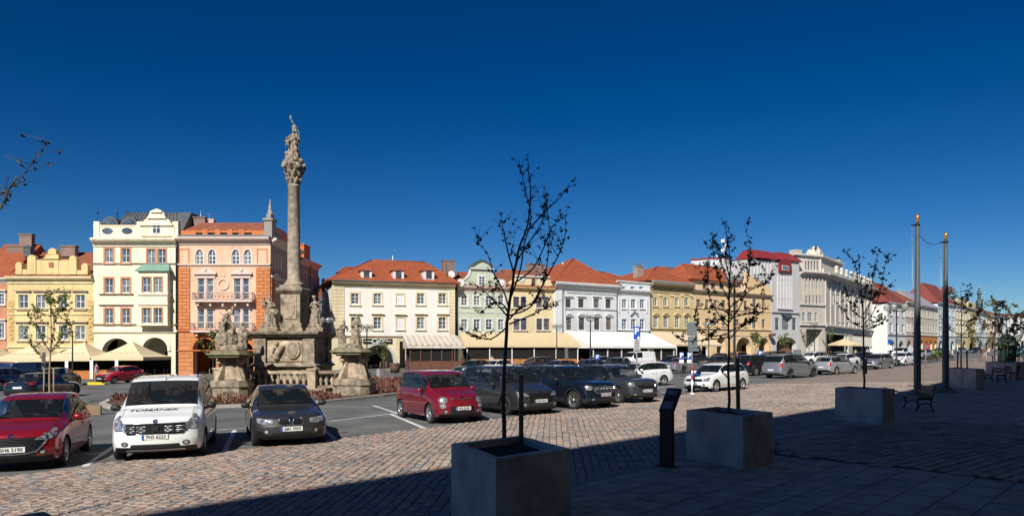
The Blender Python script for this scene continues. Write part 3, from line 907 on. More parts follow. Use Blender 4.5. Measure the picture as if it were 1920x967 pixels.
holed(q, -.05, h.W, -1, zg, [(g[0], g[1], g[2], g[3], g[4], .1) for g in (g1, g2)], y=-.1)
q.poly([(-.05, -.1, zg), (h.W, -.1, zg), (h.W, -.005, zg), (-.05, -.005, zg)])
q.build('rusticated_ground_floor', brick_mat('orange_ashlar', (0.62, 0.25, 0.1), (0.57, 0.22, 0.08), (0.38, 0.13, 0.05), 1.6, .5, .035, rot=(R(90), 0, 0), bump=.9, noise_amt=.12), h.root)
ash = brick_mat('orange_quoins', (0.62, 0.23, 0.08), (0.56, 0.2, 0.065), (0.33, 0.1, 0.035), 1.1, .42, .04, rot=(R(90), 0, 0), bump=1.0, noise_amt=.12)
for a, b_ in ((97, 160), (513, 577)):
    q = MB(); u0, z1 = h.at(a, 345); u1, z0 = h.at(b_, 672); u0 = max(u0, -.05) if a == 97 else u0; q.box(u0, u1 if a == 97 else h.W-.002, -.12, -.003, z0, z1); q.build('quoin_strip', ash, h.root)
    q = MB(); u0, z1 = h.at(a+4, 245); u1, z0 = h.at(b_-4, 328)
    u0 = max(u0, 0.02); q.box(u0, u0+.1, -.05, -.003, z0, z1); q.box(u1-.1, u1, -.05, -.003, z0, z1); q.box(u0+.1, u1-.1, -.05, -.003, z1-.1, z1); q.box(u0+.1, u1-.1, -.05, -.003, z0, z0+.1); q.build('panel_frame', orr, h.root)
arch_trim(h, g1, orr, .35, -.2); arch_trim(h, g2, orr, .35, -.2)
u, z = h.at(338, 328); u2, z2 = h.at(338, 262)
q = MB(); q.prism([(u-.65, z), (u+.65, z), (u+.65, z2-.6)]+[(u+.65*math.cos(PI*j/8), z2-.6+.6*math.sin(PI*j/8)) for j in range(1, 8)]+[(u-.65, z2-.6)], -.02, -.003); q.build('blind_niche', st, h.root)
q = MB(); u, z = h.at(338, 435)
for j in range(20):
    a0, a1 = 2*PI*j/20, 2*PI*(j+1)/20
    q.prism([(u+.7*math.cos(a0), z+.7*math.sin(a0)), (u+.7*math.cos(a1), z+.7*math.sin(a1)), (u+.55*math.cos(a1), z+.55*math.sin(a1)), (u+.55*math.cos(a0), z+.55*math.sin(a0))], -.12, -.003)
u, z = h.at(340, 385); q.prism([(u+(.3 if j % 2 else .12)*math.cos(PI/2+j*PI/5), z+(.3 if j % 2 else .12)*math.sin(PI/2+j*PI/5)) for j in range(10)], -.06, -.003)
q.build('round_relief', wt, h.root)
for a, b_ in ((183, 303), (378, 493)):
    u0, z = h.at(a, 378); u1, _ = h.at(b_, 378); q = MB(); q.box(u0, u1, -.35, -.003, z-.1, z+.12); q.box(u0+.2, u1-.2, -.12, -.003, z-.55, z-.103)
    cu = (u0+u1)/2; q.prism([(cu-1.1, z+.123), (cu, z+.75), (cu+1.1, z+.123)], -.1, -.003); q.ball((cu, -.12, z+.45), .25, 8, 6, (1, .5, 1)); q.build('pediment', wt, h.root)
h.band(h.at(340, 338)[1], .3, .2, wt); h.band(zg, .3, .28, orr); h.band(h.at(340, 793)[1], .2, .22, orr)
def balcony(h, a, b_, cyt, cyb, cyf):
    u0, z1 = h.at(a, cyt, -.9); u1, z0 = h.at(b_, cyb, -.9)
    q = MB(); q.box(u0, u1, -1.0, -.003, z0-.22, z0)
    for i in range(5): x = u0+.6+(u1-u0-1.2)*i/4; q.prism([(x-.12, z0-.7), (x+.12, z0-.7), (x+.12, z0-.223), (x-.12, z0-.223)], -.7, -.003)
    o = q.build('balcony', wt, h.root)
    r = MB(); r.box(u0, u1, -.98, -.92, z1-.06, z1); r.box(u0, u1, -.97, -.93, z0+.1, z0+.14)
    for i in range(int((u1-u0)/.16)+1): x = u0+.02+i*.16; r.box(x, x+.03, -.965, -.935, z0, z1-.06)
    for s_ in (u0, u1-.06):
        r.box(s_, s_+.06, -.92, -.02, z1-.06, z1)
        for i in range(6): r.box(s_+.01, s_+.04, -.9+i*.16, -.87+i*.16, z0, z1-.06)
    for i in range(14): x = u0+.4+(u1-u0-.8)*i/13; r.ball((x, -.98, (z0+z1)/2), .11, 6, 5, (1, .3, 1.4))
    r.build('railing', mat('pinkish_iron', (0.33, 0.24, 0.2), .6), o)
balcony(h, 170, 490, 478, 518, 0); balcony(h, 163, 490, 640, 680, 0)
h.cornice(zt-.3, .85, .75, wt)
g = MB(); g.poly([(0, -.7, zt+.57), (h.W+.0, -.7, zt+.57), (h.W, .4, zt+1.0), (0, .4, zt+1.0)]); g.box(0, h.W, -.1, .4, zt+.5, zt+.56); g.build('cornice_sheet', mat('patina_sheet', (0.16, 0.2, 0.2), .5, var=.3), h.root)
z0, z1 = h.at(340, 185, .4)[1], h.at(340, 148, .4)[1]
q = MB()
q.box(0, h.at(190, 150, .4)[0], .4, .8, zt+.55, z1); q.box(h.at(490, 150, .4)[0], h.W-.6, .4, .8, zt+.55, z1); q.box(h.at(190, 150, .4)[0], h.at(490, 150, .4)[0], .42, .8, z1-.25, z1-.0)
q.box(h.at(190, 150, .4)[0], h.at(490, 150, .4)[0], .42, .8, zt+.55, z0+.1)
for cx in (240, 307, 372, 435): u = h.at(cx, 150, .4)[0]; q.box(u-.32, u+.32, .38, .8, zt+.6, z1+.15)
q.build('attic_balustrade', orr, h.root)
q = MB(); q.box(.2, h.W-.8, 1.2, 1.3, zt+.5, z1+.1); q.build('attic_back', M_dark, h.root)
z2 = h.at(340, 106, 4)[1]
rr = MB(); rr.poly([(0.0, .9, z1+.02), (h.W-.4, .9, z1+.02), (h.W-1.6, 4, z2), (1.3, 4, z2)]); rr.poly([(1.3, 4, z2), (h.W-1.6, 4, z2), (h.W-1.6, 11, z2), (1.3, 11, z2)]); rr.poly([(0, 12, z1), (0, .9, z1+.02), (1.3, 4, z2), (1.3, 11, z2)]); rr.poly([(h.W-.4, .9, z1+.02), (h.W-.4, 12, z1), (h.W-1.6, 11, z2), (h.W-1.6, 4, z2)])
rr.build('roof', M_tile2, h.root)
u, z = h.at(205, 80, 4); h.chimney(u, 4.5, zt+1.5, z, 1.5); u, z = h.at(245, 88, 4); h.chimney(u, 5, zt+1.5, z, 1.4, m=wt)
an = MB(); u, z = h.at(217, 42, 4.5); an.tube([(u, 4.5, z-1.8), (u, 4.5, z)], .05, 5); u, z = h.at(262, 60, 5); an.tube([(u, 5, z-1.2), (u, 5, z)], .02, 4); an.tube([(u-.5, 5, z), (u+.5, 5, z-.1)], .02, 4); an.build('antenna', M_zinc, h.root)
# turret gable on the corner
q = MB(); u0, u1 = h.W-1.0, h.W+.25; zc = h.at(588, 95)[1]
u0 += .3; q.box(u0, u1, -.2, 1.4, zt+.56, zc); q.box(u0-.15, u1+.15, -.35, 1.55, zc, zc+.25); q.box(u0+.2, u1-.2, 0, 1.2, zc+.253, zc+.8)
cx_, cz_ = (u0+u1)/2, zc+.8
q.lathe([(.4, 0), (.4, .15), (.22, .25), (.3, .55), (.16, .75), (.24, 1.0), (.1, 1.3), (.03, 1.95)], (cx_, .6, cz_), 10)
q.box(u0+.1, u1-.003, 1.4, 3.2, zt+.56, zc-1.2); q.box(u0+.1, u1-.003, 3.2, 5, zt+.56, zc-2.4)
q.build('corner_turret', mat('grey_trim_stone', (0.33, 0.3, 0.27), .85, var=.25), h.root)
h.downpipe(.02, zt, M_iron)
# flank along the side street: a house body of its own going back
s2 = House('long salmon and grey side wing of the corner house running back along the side street', (507.9, 91.04), (562.3, 103.5), C2, 8)
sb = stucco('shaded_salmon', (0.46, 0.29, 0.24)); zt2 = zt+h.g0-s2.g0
for i, cx in enumerate((602, 618, 634, 650)): s2.win(cx-5.5, 272+i*6, cx+5.5, 345+i*6, rise=.5, trim=wt, tw=.16, bars=(1, 1), sill=False)
s2.win(606, 412, 629, 505, trim=wt, tw=.3, bars=(1, 1), hood='ped'); s2.win(608, 585, 630, 660, trim=wt, tw=.2, bars=(1, 1))
for a in (720,): pass
for u in (8.5, 12, 15.5, 19, 22.5):
    for zz0, zz1, ri in ((zt2-3.7, zt2-1.6, .5), (zt2-8.2, zt2-5.9, 0), (zt2-12.0, zt2-9.8, 0)):
        if u < s2.W-1.2: s2.winm(u, u+1.1, zz0, zz1, rise=ri, trim=wt, tw=.16, bars=(1, 1))
for u in (3, 9, 15, 21):
    if u+2.2 < s2.W: s2.holes.append((u, u+2.2, -1, 3.1, 1.0, .4))
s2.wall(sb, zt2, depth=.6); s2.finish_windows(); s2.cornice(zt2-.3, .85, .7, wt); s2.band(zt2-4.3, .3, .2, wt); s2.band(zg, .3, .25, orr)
for a, b_ in ((.01, 1.4), (5, 6.2)): q = MB(); q.box(a, b_, -.1, -.002, zg+.3, zt2-4.4); q.build('quoin_strip', ash, s2.root)
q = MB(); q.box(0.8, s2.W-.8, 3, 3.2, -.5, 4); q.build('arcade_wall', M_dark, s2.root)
q = MB(); q.box(3.2, s2.W, .3, .7, zt2+.55, zt2+1.5); q.build('attic_balustrade', orr, s2.root)
s2.hip(M_tile2, zt2+.6, zt2+2.0, 5, y0=.8, y1=7)
s3 = House('greyish pink three storey side street house with orange chimney behind the column', (562.4, 103.6), (597, 113.4), C2, 8)
zt3 = zt+h.g0-s3.g0-.8
for u in (2, 5.5, 9, 12.5):
    for z_ in (zt3-3.2, zt3-7.2, zt3-11): s3.winm(u, u+1.1, z_, z_+1.9, trim=wt, tw=.16, bars=(1, 1))
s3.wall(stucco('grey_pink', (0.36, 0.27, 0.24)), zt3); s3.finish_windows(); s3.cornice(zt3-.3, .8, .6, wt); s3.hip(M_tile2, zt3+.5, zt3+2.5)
u, z = s3.at(800, 322, 1); s3.chimney(s3.W*.62, 1.2, zt3, zt3+2.9, 3.2, 1, orr); s3.downpipe(s3.W*.5, zt3, M_iron)
# houses at the end of the side street
s4 = House('small house with bright orange roof at the end of the side street', (584, 190), (626, 196), C2, 12)
z4 = s4.at(870, 512)[1]
s4.grid([(835, 850), (862, 878), (892, 905)], [(540, 575), (610, 650)], trim=M_white)
s4.wall(stucco('grey_plaster', (0.4, 0.36, 0.32)), z4); s4.finish_windows(sill=False); s4.cornice(z4-.3, .6, .5, M_white); s4.hip(M_tile, z4+.3, s4.at(870, 432, 6)[1])
q = MB(); u, z = s4.at(903, 490, 2); q.box(u-.6, u+.6, 1.5, 3.5, z-.8, z+.9); q.build('dormer', M_white, s4.root)
# ---- white house with hipped roof and cafe
h = House('long white house with cream quoins, orange hipped roof and three dormers', (622, 104), (853, 110), C3, 14)
st = stucco('white', (0.8, 0.77, 0.7), .1); cr = stucco('quoin_cream', (0.72, 0.62, 0.4)); ls = mat('lintel_stone', (0.3, 0.22, 0.17), .85)
zt = h.at(500, 292)[1]; zb = h.at(500, 640)[1]
for c in ((218, 272), (375, 428), (677, 728), (828, 880)):
    h.win(c[0], 335, c[1], 408, bars=(1, 2), fw=.09, trim=cr, tw=.24, sillm=ls); h.win(c[0], 500, c[1], 582, bars=(1, 2), fw=.09, trim=cr, tw=.24, hood='flat', sillm=ls)
h.win(532, 340, 586, 408, blank=M_white, trim=cr, tw=.2, sillm=ls); h.win(535, 502, 586, 582, blank=M_white, trim=cr, tw=.2, hood='flat', sillm=ls)
a1 = hole_px(h, 290, 523, 692, 3.0); 
h.holes.append((h.at(555, 660)[0], h.at(597, 660)[0], -1, h.at(575, 668)[1], 0, .3))
h.wall(st, zt); h.finish_windows(trim=cr)
h.arcade([a1], zb-.2, cr, 4)
for sd in (0, 1):
  q = MB(); u0 = h.at(170, 400)[0]
  for i in range(14):
    z0 = zb+.2+(zt-zb-.3)*i/14; q.box(.0, u0, -.07, -.003, z0+.02, z0+(zt-zb-.3)/14-.03) if sd == 0 else q.box(h.W-.9, h.W, -.07, -.003, z0+.02, z0+(zt-zb-.3)/14-.03)
  q.build('quoins', cr, h.root)
q = MB(); holed(q, 0, h.W, -1, zb-.1, [(x[0], x[1], x[2], x[3], x[4], .1) for x in h.holes if x[2] <= -1], y=-.08); q.build('ground_floor_plaster', cr, h.root)
arch_trim(h, a1, stucco('arch_grey', (0.5, 0.5, 0.46)), .35, -.14)
h.cornice(zt-.1, .9, .7, cr); h.band(zb-.1, .3, .2, ls)
ze = zt+.8; zr = h.at(550, 110, 7)[1]; hl = h.at(362, 110, 7)[0]; hr = h.W-h.at(738, 125, 7)[0]
rf = h.hip(M_tile, ze, zr, hl=hl, hr=hr, over=.7); h.gutter(ze-.05, y=-.75)
for cx0, cx1 in ((287, 362), (510, 586), (722, 797)):
    yb = .35; u0, z0 = h.at(cx0, 238, yb); u1, z1 = h.at(cx1, 175, yb); cu = (u0+u1)/2; q = MB()
    q.box(u0, u1, yb, yb+3, z0, z1); q.mi = 1
    q.poly([(u0-.2, yb-.2, z1), (u1+.2, yb-.2, z1), (cu, yb+1.0, z1+.95)]); q.poly([(u1+.2, yb-.2, z1), (u1+.2, yb+4, z1), (cu, yb+4.3, z1+.95), (cu, yb+1.0, z1+.95)]); q.poly([(u0-.2, yb-.2, z1), (cu, yb+1.0, z1+.95), (cu, yb+4.3, z1+.95), (u0-.2, yb+4, z1)]); q.poly([(u0-.2, yb-.2, z1-.01), (u0-.2, yb+4, z1-.01), (u1+.2, yb+4, z1-.01), (u1+.2, yb-.2, z1-.01)])
    d = q.build('dormer', [M_white, M_tile], h.root)
    w = MB(); w.box(u0+(u1-u0)*.24, u1-(u1-u0)*.24, yb-.03, yb-.002, z0+.15, z1-.15); w.mi = 1; w.box(cu-.04, cu+.04, yb-.06, yb-.033, z0+.15, z1-.15); w.build('dormer_window', [M_glass, M_brownf], d)
u, z = h.at(955, 112, 3); h.chimney(h.W-.1, 3.5, zt-1, z, 1.75, 1.2); u, z = h.at(200, 165, 9)
q = MB(); q.box(u-1.6, u+1.6, 8.6, 11, z-1.8, z-.6); q.mi = 1; q.prism([(u-1.9, z-.6), (u+1.9, z-.6), (u+.6, z+.3), (u-.6, z+.3)], 8.3, 11); q.build('dormer', [M_white, M_tile], h.root)
q = MB(); u, z = h.at(507, 72, 7); q.tube([(u, 7, z-1.5), (u, 7, z)], .07, 6); q.build('vent_pipe', M_white, h.root)
q = MB(); u0, z1 = h.at(300, 650); u1, z0 = h.at(502, 684); q.box(u0, u1, -.2, -.08, z0, z1); sg = q.build('shop_sign', mat('black_board', (0.015, 0.015, 0.017), .4), h.root)
M_signw = mat('white_lettering', (0.8, 0.8, 0.78), .5)
text_mesh('Café', .95, M_signw, 'lettering', sg, .01, Matrix.Translation(((u0+u1)/2-.1, -.215, (z0+z1)/2)) @ Matrix.Rotation(R(90), 4, 'X'), shear=.3, offset=.01)
text_mesh('NY', .4, M_signw, 'lettering', sg, .01, Matrix.Translation(((u0+u1)/2+1.15, -.215, (z0+z1)/2+.18)) @ Matrix.Rotation(R(90), 4, 'X'))
q = MB()
for a, b_ in ((308, 360), (445, 495)): x0, z = h.at(a, 667); x1, _ = h.at(b_, 667); q.box(x0, x1, -.215, -.203, z-.04, z+.04)
q.build('sign_line', M_signw, sg)
def dish(par, u, y, z, r, name='satellite_dish'):
    q = MB(Matrix.Translation((u, y, z)) @ Matrix.Rotation(R(80), 4, 'X')); q.lathe([(.03, -.12), (r*.5, -.08), (r*.85, .0), (r, .07), (r, .09), (r*.5, -.03), (.03, -.07)], (0, 0, 0), 14); q.tube([(0, 0, 0), (0, -r*.3, r*.8)], .02, 4)
    return q.build(name, M_white, par)
q = MB(); u, z = h.at(898, 150, 0); q.tube([(h.W-.2, 2.4, zt+.5), (h.W-.9, 1.5, z-.5), (h.W-.95, 1.5, z+.9)], .05, 6); q.build('antenna', M_iron, h.root)
u, z = h.at(952, 204, 2); dish(h.root, h.W+.05, 2.1, z, .55)

# ---- pale green house
h = House('pale green house with white scroll gable and white framed windows', (856, 111), (951.5, 114.2), C4, 13)
st = stucco('green', (0.52, 0.58, 0.45), .12); zt = h.at(230, 318)[1]
h.grid([(93, 135), (180, 222), (265, 307), (350, 388)], [(352, 418), (515, 588)], trim=M_white, tw=.22, bars=(1, 2), fw=.09)
h.holes.append((1.2, 3.6, -1, 2.8, 0, .4)); h.holes.append((4.4, 6.4, -1, 2.8, 0, .4))
h.wall(st, zt); h.finish_windows(trim=M_white)
h.cornice(zt-.1, .8, .5, mat('pink_cornice', (0.55, 0.42, 0.38), .8)); h.band(h.at(230, 470)[1], .1, .08, M_white); h.band(h.at(230, 606)[1], .1, .06, M_white); h.band(h.at(230, 640)[1], .14, .1, M_white)
q = MB(); q.prism([h.at(x, y) for x, y in ((68, 292), (72, 262), (92, 245), (120, 236), (145, 215), (158, 185), (160, 160), (300, 160), (304, 190), (318, 215), (345, 238), (380, 248), (398, 262), (402, 292))], .02, .45)
gb = q.build('gable', st, h.root)
q = MB()
for pts in (((62, 292), (66, 255), (92, 238), (120, 229), (140, 208), (152, 180), (153, 160), (160, 160), (160, 182), (149, 214), (122, 238), (96, 249), (80, 262), (78, 292)), ((392, 292), (392, 264), (374, 250), (345, 242), (314, 218), (301, 190), (299, 160), (306, 160), (309, 186), (322, 210), (350, 232), (384, 243), (402, 258), (408, 292))):
    q.prism([h.at(x, y) for x, y in pts], -.1, .5)
for cx in (95, 380): u, z = h.at(cx, 262); q.ball((u, -.0, z), .55, 12, 8, (1, .35, 1))
u0, z = h.at(150, 158); u1, _ = h.at(314, 158); q.box(u0, u1, -.3, .5, z-.1, z+.12); q.build('gable_moulding', M_white, gb)
q = MB(); q.prism([h.at(x, y) for x, y in ((152, 152), (312, 152), (262, 116), (232, 106), (202, 116))], -.15, .5); q.build('gable_pediment', st, gb)
q = MB()
for pts in (((144, 152), (198, 112), (232, 99), (232, 107), (202, 119), (158, 152)), ((320, 152), (266, 112), (232, 99), (232, 107), (262, 119), (306, 152))): q.prism([h.at(x, y) for x, y in pts], -.35, .52)
q.build('gable_roof_edge', M_lead, gb)
q = MB(); u0, z1 = h.at(217, 217); u1, z0 = h.at(252, 275); q.box(u0-.25, u1+.25, -.06, .02, z0-.25, z1+.25); q.mi = 1; q.box(u0, u1, -.075, -.063, z0, z1); q.mi = 0; q.box((u0+u1)/2-.05, (u0+u1)/2+.05, -.1, -.078, z0, z1)
for t in (.33, .66): q.box(u0, u1, -.097, -.079, z0+(z1-z0)*t-.04, z0+(z1-z0)*t+.04)
q.build('gable_window', [M_white, M_glass], gb)
h.hip(M_tile2, zt+.7, h.at(230, 190, 6)[1], hl=2.5, hr=2.5); h.downpipe(.05, zt+.4, M_iron)
u, z = h.at(50, 262, -.2); dish(h.root, .55, -.4, z, .62)

# ---- yellow hotel house
h = House('yellow house with brown windows and dark lettering over the long tan awning', (951.5, 114.2), (1039, 118), C4, 13)
st = stucco('hotel_yellow', (0.8, 0.66, 0.38), .12); zt = h.at(580, 315)[1]
for a, b_ in ((455, 497), (507, 547), (615, 655), (665, 705)):
    h.win(a, 358, b_, 432, frame=M_brownf, trim=M_white, tw=.1, bars=(1, 1), fw=.09); h.win(a+2, 510, b_+2, 588, frame=M_brownf, trim=M_white, tw=.1, bars=(1, 1), fw=.09)
h.holes.append((1.5, 4.2, -1, 2.9, 0, .4)); h.holes.append((5, 7, -1, 2.9, 0, .4))
h.wall(st, zt); h.finish_windows()
h.cornice(zt-.2, .7, .5, stucco('hotel_trim', (0.6, 0.45, 0.22))); q = MB(); q.box(0.1, h.W-.1, -.25, -.002, h.at(580, 655)[1], h.at(580, 641)[1]); q.build('fascia_board', mat('fascia_brown', (0.3, 0.1, 0.04), .6), h.root)
q = MB(); q.prism([h.at(x, y) for x, y in ((430, 300), (430, 255), (455, 240), (475, 215), (700, 215), (712, 240), (745, 262), (745, 300))], .05, .5); gb = q.build('gable', st, h.root)
q = MB(); u0, z1 = h.at(582, 232); u1, z0 = h.at(610, 295); q.box(u0, u1, 0.0, .04, z0, z1); q.mi = 1; q.box(u0-.12, u0, -.03, .04, z0, z1); q.box(u1, u1+.12, -.03, .04, z0, z1); q.build('gable_window', [M_brownf, M_white], gb)
for cx in (515, 660): q = MB(); u, z = h.at(cx, 240); q.ball((u, .05, z), .6, 12, 8, (1.1, .15, .8)); q.build('oval_relief', M_white, gb)
q = MB(); u0, z = h.at(465, 214); u1, _ = h.at(708, 214); q.box(u0, u1, -.2, .6, z, z+.2); q.build('gable_moulding', M_white, gb)
h.hip(M_tile2, zt+.6, h.at(580, 182, 5)[1], hl=1.5, hr=1.5, ridge_y=5); u, z = h.at(610, 135, 6); h.chimney(u, 6, zt+1, z, 3.0, 1)
mtx = Matrix.Translation((h.at(588, 622)[0], -.12, h.at(588, 622)[1])) @ Matrix.Rotation(R(90), 4, 'X')
text_mesh('HOTEL VYŠNÁ', .98, mat('dark_letters', (0.06, 0.03, 0.02), .5), 'lettering', h.root, .05, mtx @ Matrix.Scale(.72, 4, (1, 0, 0)), offset=.02)

# ---- white and pale blue house
h = House('white and pale blue house with hipped orange roof and one dark arched passage', (1039, 118), (1156.3, 125), C4, 15)
st = stucco('pale_blue', (0.68, 0.71, 0.71), .1); zt = h.at(950, 310)[1]
for k_, (a, b_) in enumerate(((820, 857), (908, 947), (1015, 1053))):
    h.win(a, 372, b_, 433, frame=M_brownf, trim=M_white, hood='flat', tw=.18, fw=.08, bars=(1, 2)); h.win(a+4, 503, b_+4, 587, frame=M_brownf, trim=M_white, hood='arch', tw=.18, fw=.08, bars=(1, 2))
h.win(57, 375, 94, 438, crop=C5, frame=M_brownf, trim=M_white, hood='flat', tw=.18, fw=.08, bars=(1, 2)); h.win(60, 505, 96, 587, crop=C5, frame=M_brownf, trim=M_white, hood='arch', tw=.18, fw=.08, bars=(1, 2))
a1 = hole_px(h, 850, 945, 655); a2 = (h.at(985, 650)[0], h.W-1.2, -1, 3.4, 0, .5); h.holes.append(a2)
h.wall(st, zt); h.finish_windows(); h.arcade([a1], 4.6, M_white, 4, False)
arch_trim(h, a1, mat('grey_arch', (0.2, 0.21, 0.23), .8), .3, -.12)
q = MB(); z1_ = h.at(800, 315)[1]
q.prism([(0.0, -1), (h.at(835, 640)[0], -1), (h.at(826, 600)[0], 4), (h.at(800, 320)[0], z1_), (0.0, z1_)], -.28, -.003); q.build('buttress', stucco('chalk', (0.76, 0.77, 0.78), .08), h.root)
h.cornice(zt-.1, 1.15, .8, M_white); gd = mat('grey_decor', (0.3, 0.32, 0.34), .8)
u0 = h.at(830, 600)[0]
h.band(h.at(950, 615)[1], .25, .2, gd, u0); h.band(h.at(950, 598)[1], .12, .14, gd, u0); h.band(h.at(950, 448)[1], .12, .12, gd, u0); h.band(h.at(950, 337)[1], .1, .1, gd, u0)
q = MB()
for i in range(24): x = u0+.3+(h.W-u0-.5)*i/24; z = h.at(950, 607)[1]; q.ball((x, -.05, z), .13, 6, 5)
for i in range(34): x = .2+(h.W-.4)*i/34; q.box(x, x+.16, -.5, -.05, zt+.28, zt+.5)
q.build('dentils', gd, h.root)
ze = zt+1.05; u, zr = h.at(875, 92, 7.5); h.hip(M_tile, ze, zr, hl=u, hr=h.W-u, over=.6)
q = MB()
for cx, cy in ((770, 178), (800, 160), (750, 245)): pass
u, z = h.at(800, 118, 8); q.tube([(u, 8, z-1.5), (u, 8, z)], .12, 6); q.build('vent_pipe', M_white, h.root)
h.downpipe(h.at(790, 400)[0], zt, M_iron, y=-.4); h.downpipe(h.W-.05, zt)

# ---- white narrow house
h = House('narrow white house with three windows per floor and a flat attic', (1156.3, 125.2), (1219, 130), C5, 13)
st = stucco('bright_white', (0.78, 0.8, 0.82), .06); zt = h.at(240, 256)[1]
cols = ((172, 205), (235, 267), (297, 328))
for a, b_ in ((167, 195), (232, 258), (292, 318)): h.win(a, 288, b_, 302, bars=(0, 0), fw=.04, sill=False)
h.grid(cols, [(377, 437)], bars=(1, 2), fw=.09); h.grid(cols, [(514, 585)], bars=(1, 2), fw=.09)
h.holes.append((1, h.W-1, -1, 3.2, 0, .5))
h.wall(st, zt); h.finish_windows(trim=stucco('ice', (0.55, 0.66, 0.74), .05), sillm=M_white)
h.cornice(h.at(240, 345)[1], .9, .5, M_white); h.band(zt-.15, .3, .2, M_white); h.band(h.at(240, 598)[1], .2, .25, M_white)
q = MB(); u0, z = h.at(225, 486); u1, _ = h.at(285, 486); cu = (u0+u1)/2; q.prism([(u0, z), (cu, z+.8), (u1, z), (u1-.3, z), (cu, z+.6), (u0+.3, z)], -.25, -.003); q.build('pediment', gd, h.root)
for cx in (150, 210, 280, 345):
    q = MB(); u, z0 = h.at(cx, 470); q.box(u-.16, u+.16, -.1, -.003, z0, h.at(cx, 372)[1]); q.build('pilaster', M_white, h.root)
u, zr = h.at(155, 195, 7); h.hip(M_tile, zt+.1, zr, u0=-1.5, hl=2.5, hr=h.W*.5, y0=1.5)
u, z = h.at(260, 155, 6); h.chimney(u, 5, zt, z, 1.7, 1.0, mat('pale_chimney', (0.36, 0.3, 0.25), .85, var=.3), pots=2)

# ---- ochre house
h = House('ochre house with stucco garlands, arched hoods and steep orange hipped roof', (1219, 130.2), (1297.3, 137), C5, 14)
st = stucco('ochre', (0.66, 0.53, 0.29), .16); ot = stucco('ochre_light', (0.7, 0.58, 0.32)); zt = h.at(520, 312)[1]
for a, b_ in ((390, 418), (460, 488), (540, 567), (607, 635)):
    h.win(a, 362, b_, 420, rise=.35, trim=ot, tw=.2, bars=(1, 1), fw=.09, sillm=gd); h.win(a+2, 498, b_+3, 573, trim=ot, tw=.2, hood='arch', bars=(1, 2), fw=.1, sillm=gd)
h.holes.append((1, h.W-1, -1, 3.2, 0, .5))
h.wall(st, zt); h.finish_windows()
h.cornice(zt-.2, 1.4, .8, mat('ochre_cornice', (0.3, 0.24, 0.14), .85, var=.3)); h.band(h.at(520, 335)[1], .15, .12, ot); h.band(h.at(520, 592)[1], .3, .14, mat('mossy_band', (0.36, 0.3, 0.14), .9, var=.4)); h.band(h.at(520, 625)[1], .2, .2, ot)
q = MB()
for cx in (440, 518, 590, 650):
    u, z = h.at(cx, 350); q.box(u-.35, u+.35, -.14, -.003, z-.15, z+.3); q.ball((u-.3, -.1, z), .16, 7, 5); q.ball((u+.3, -.1, z), .16, 7, 5); q.box(u-.22, u+.22, -.07, -.003, h.at(cx, 440)[1], z-.153)
q.build('pilaster', ot, h.root)
g = MB(); g.box(-.05, h.W+.05, -.85, 0, zt+1.22, zt+1.45); g.build('gutter', mat('grey_blue_sheet', (0.3, 0.34, 0.38), .5), h.root)
u, zr = h.at(415, 150, 7); ur = h.at(500, 210, 7)[0]; h.hip(M_tile, zt+1.45, zr, u0=-1.0, hl=u+1, hr=h.W-u, over=.5)
h.downpipe(.05, zt)

# ---- apricot arcade house
h = House('long apricot arcaded house with red roofed attic and raked gable end', (1297.3, 137.2), (1446, 152), C5, 15)
st = stucco('apricot_light', (0.8, 0.58, 0.33), .14); sl = stucco('apricot_cream', (0.74, 0.6, 0.4)); zt = h.at(760, 325)[1]-.2
for a, b_ in ((690, 718), (751, 777), (809, 834), (866, 893), (962, 986), (1020, 1044)):
    for r in ((375, 430), (505, 557)): h.win(a, r[0]+(a-690)*.035, b_, r[1]+(a-690)*.02, frame=mat('tan_frame', (0.4, 0.28, 0.16), .6), trim=sl, tw=.12, bars=(1, 2), fw=.07, sillm=M_brownf)
for a, b_ in ((105, 130), (165, 187)):
    h.win(a, 415, b_, 470, crop=C6, frame=MATS['tan_frame'], trim=sl, tw=.12, bars=(1, 2), fw=.07, sillm=M_brownf); h.win(a, 547, b_, 605, crop=C6, frame=MATS['tan_frame'], trim=sl, tw=.12, bars=(1, 2), fw=.07, sillm=M_brownf)
hs = [hole_px(h, 730, 790, 637, 1.2), hole_px(h, 833, 893, 637), hole_px(h, 968, 1072, 640), hole_px(h, 0+148, 212, 665, crop=C6)]
h.wall(st, zt); h.finish_windows()
h.arcade(hs, 4.6, sl, 4.5)
for a in hs: arch_trim(h, a, sl, .3)
h.cornice(zt-.2, .8, .6, sl); h.band(h.at(760, 445)[1], .15, .1, sl); h.band(h.at(850, 590)[1]+.1, .25, .2, sl); h.band(h.at(850, 590)[1]-1.0, .12, .1, sl)
ua, ub = h.at(662, 245, 1.5)[0], h.at(1000, 240, 1.5)[0]; za = h.at(760, 240, 1.5)[1]
q = MB(); hw = []
for cx in (748, 806, 865, 925): u0, z1 = h.at(cx-11, 262, 1.5); u1, z0 = h.at(cx+11, 305, 1.5); hw.append((u0, u1, z0, z1, 0))
holed(q, ua, ub, zt+.5, za, hw, y=1.5); q.poly([(ua, 1.5, zt+.5), (ua, 1.5, za), (ua, 10, za), (ua, 10, zt+.5)]); q.poly([(ub, 1.5, zt+.5), (ub, 10, zt+.5), (ub, 10, za), (ub, 1.5, za)]); at_ = q.build('attic_storey', sl, h.root)
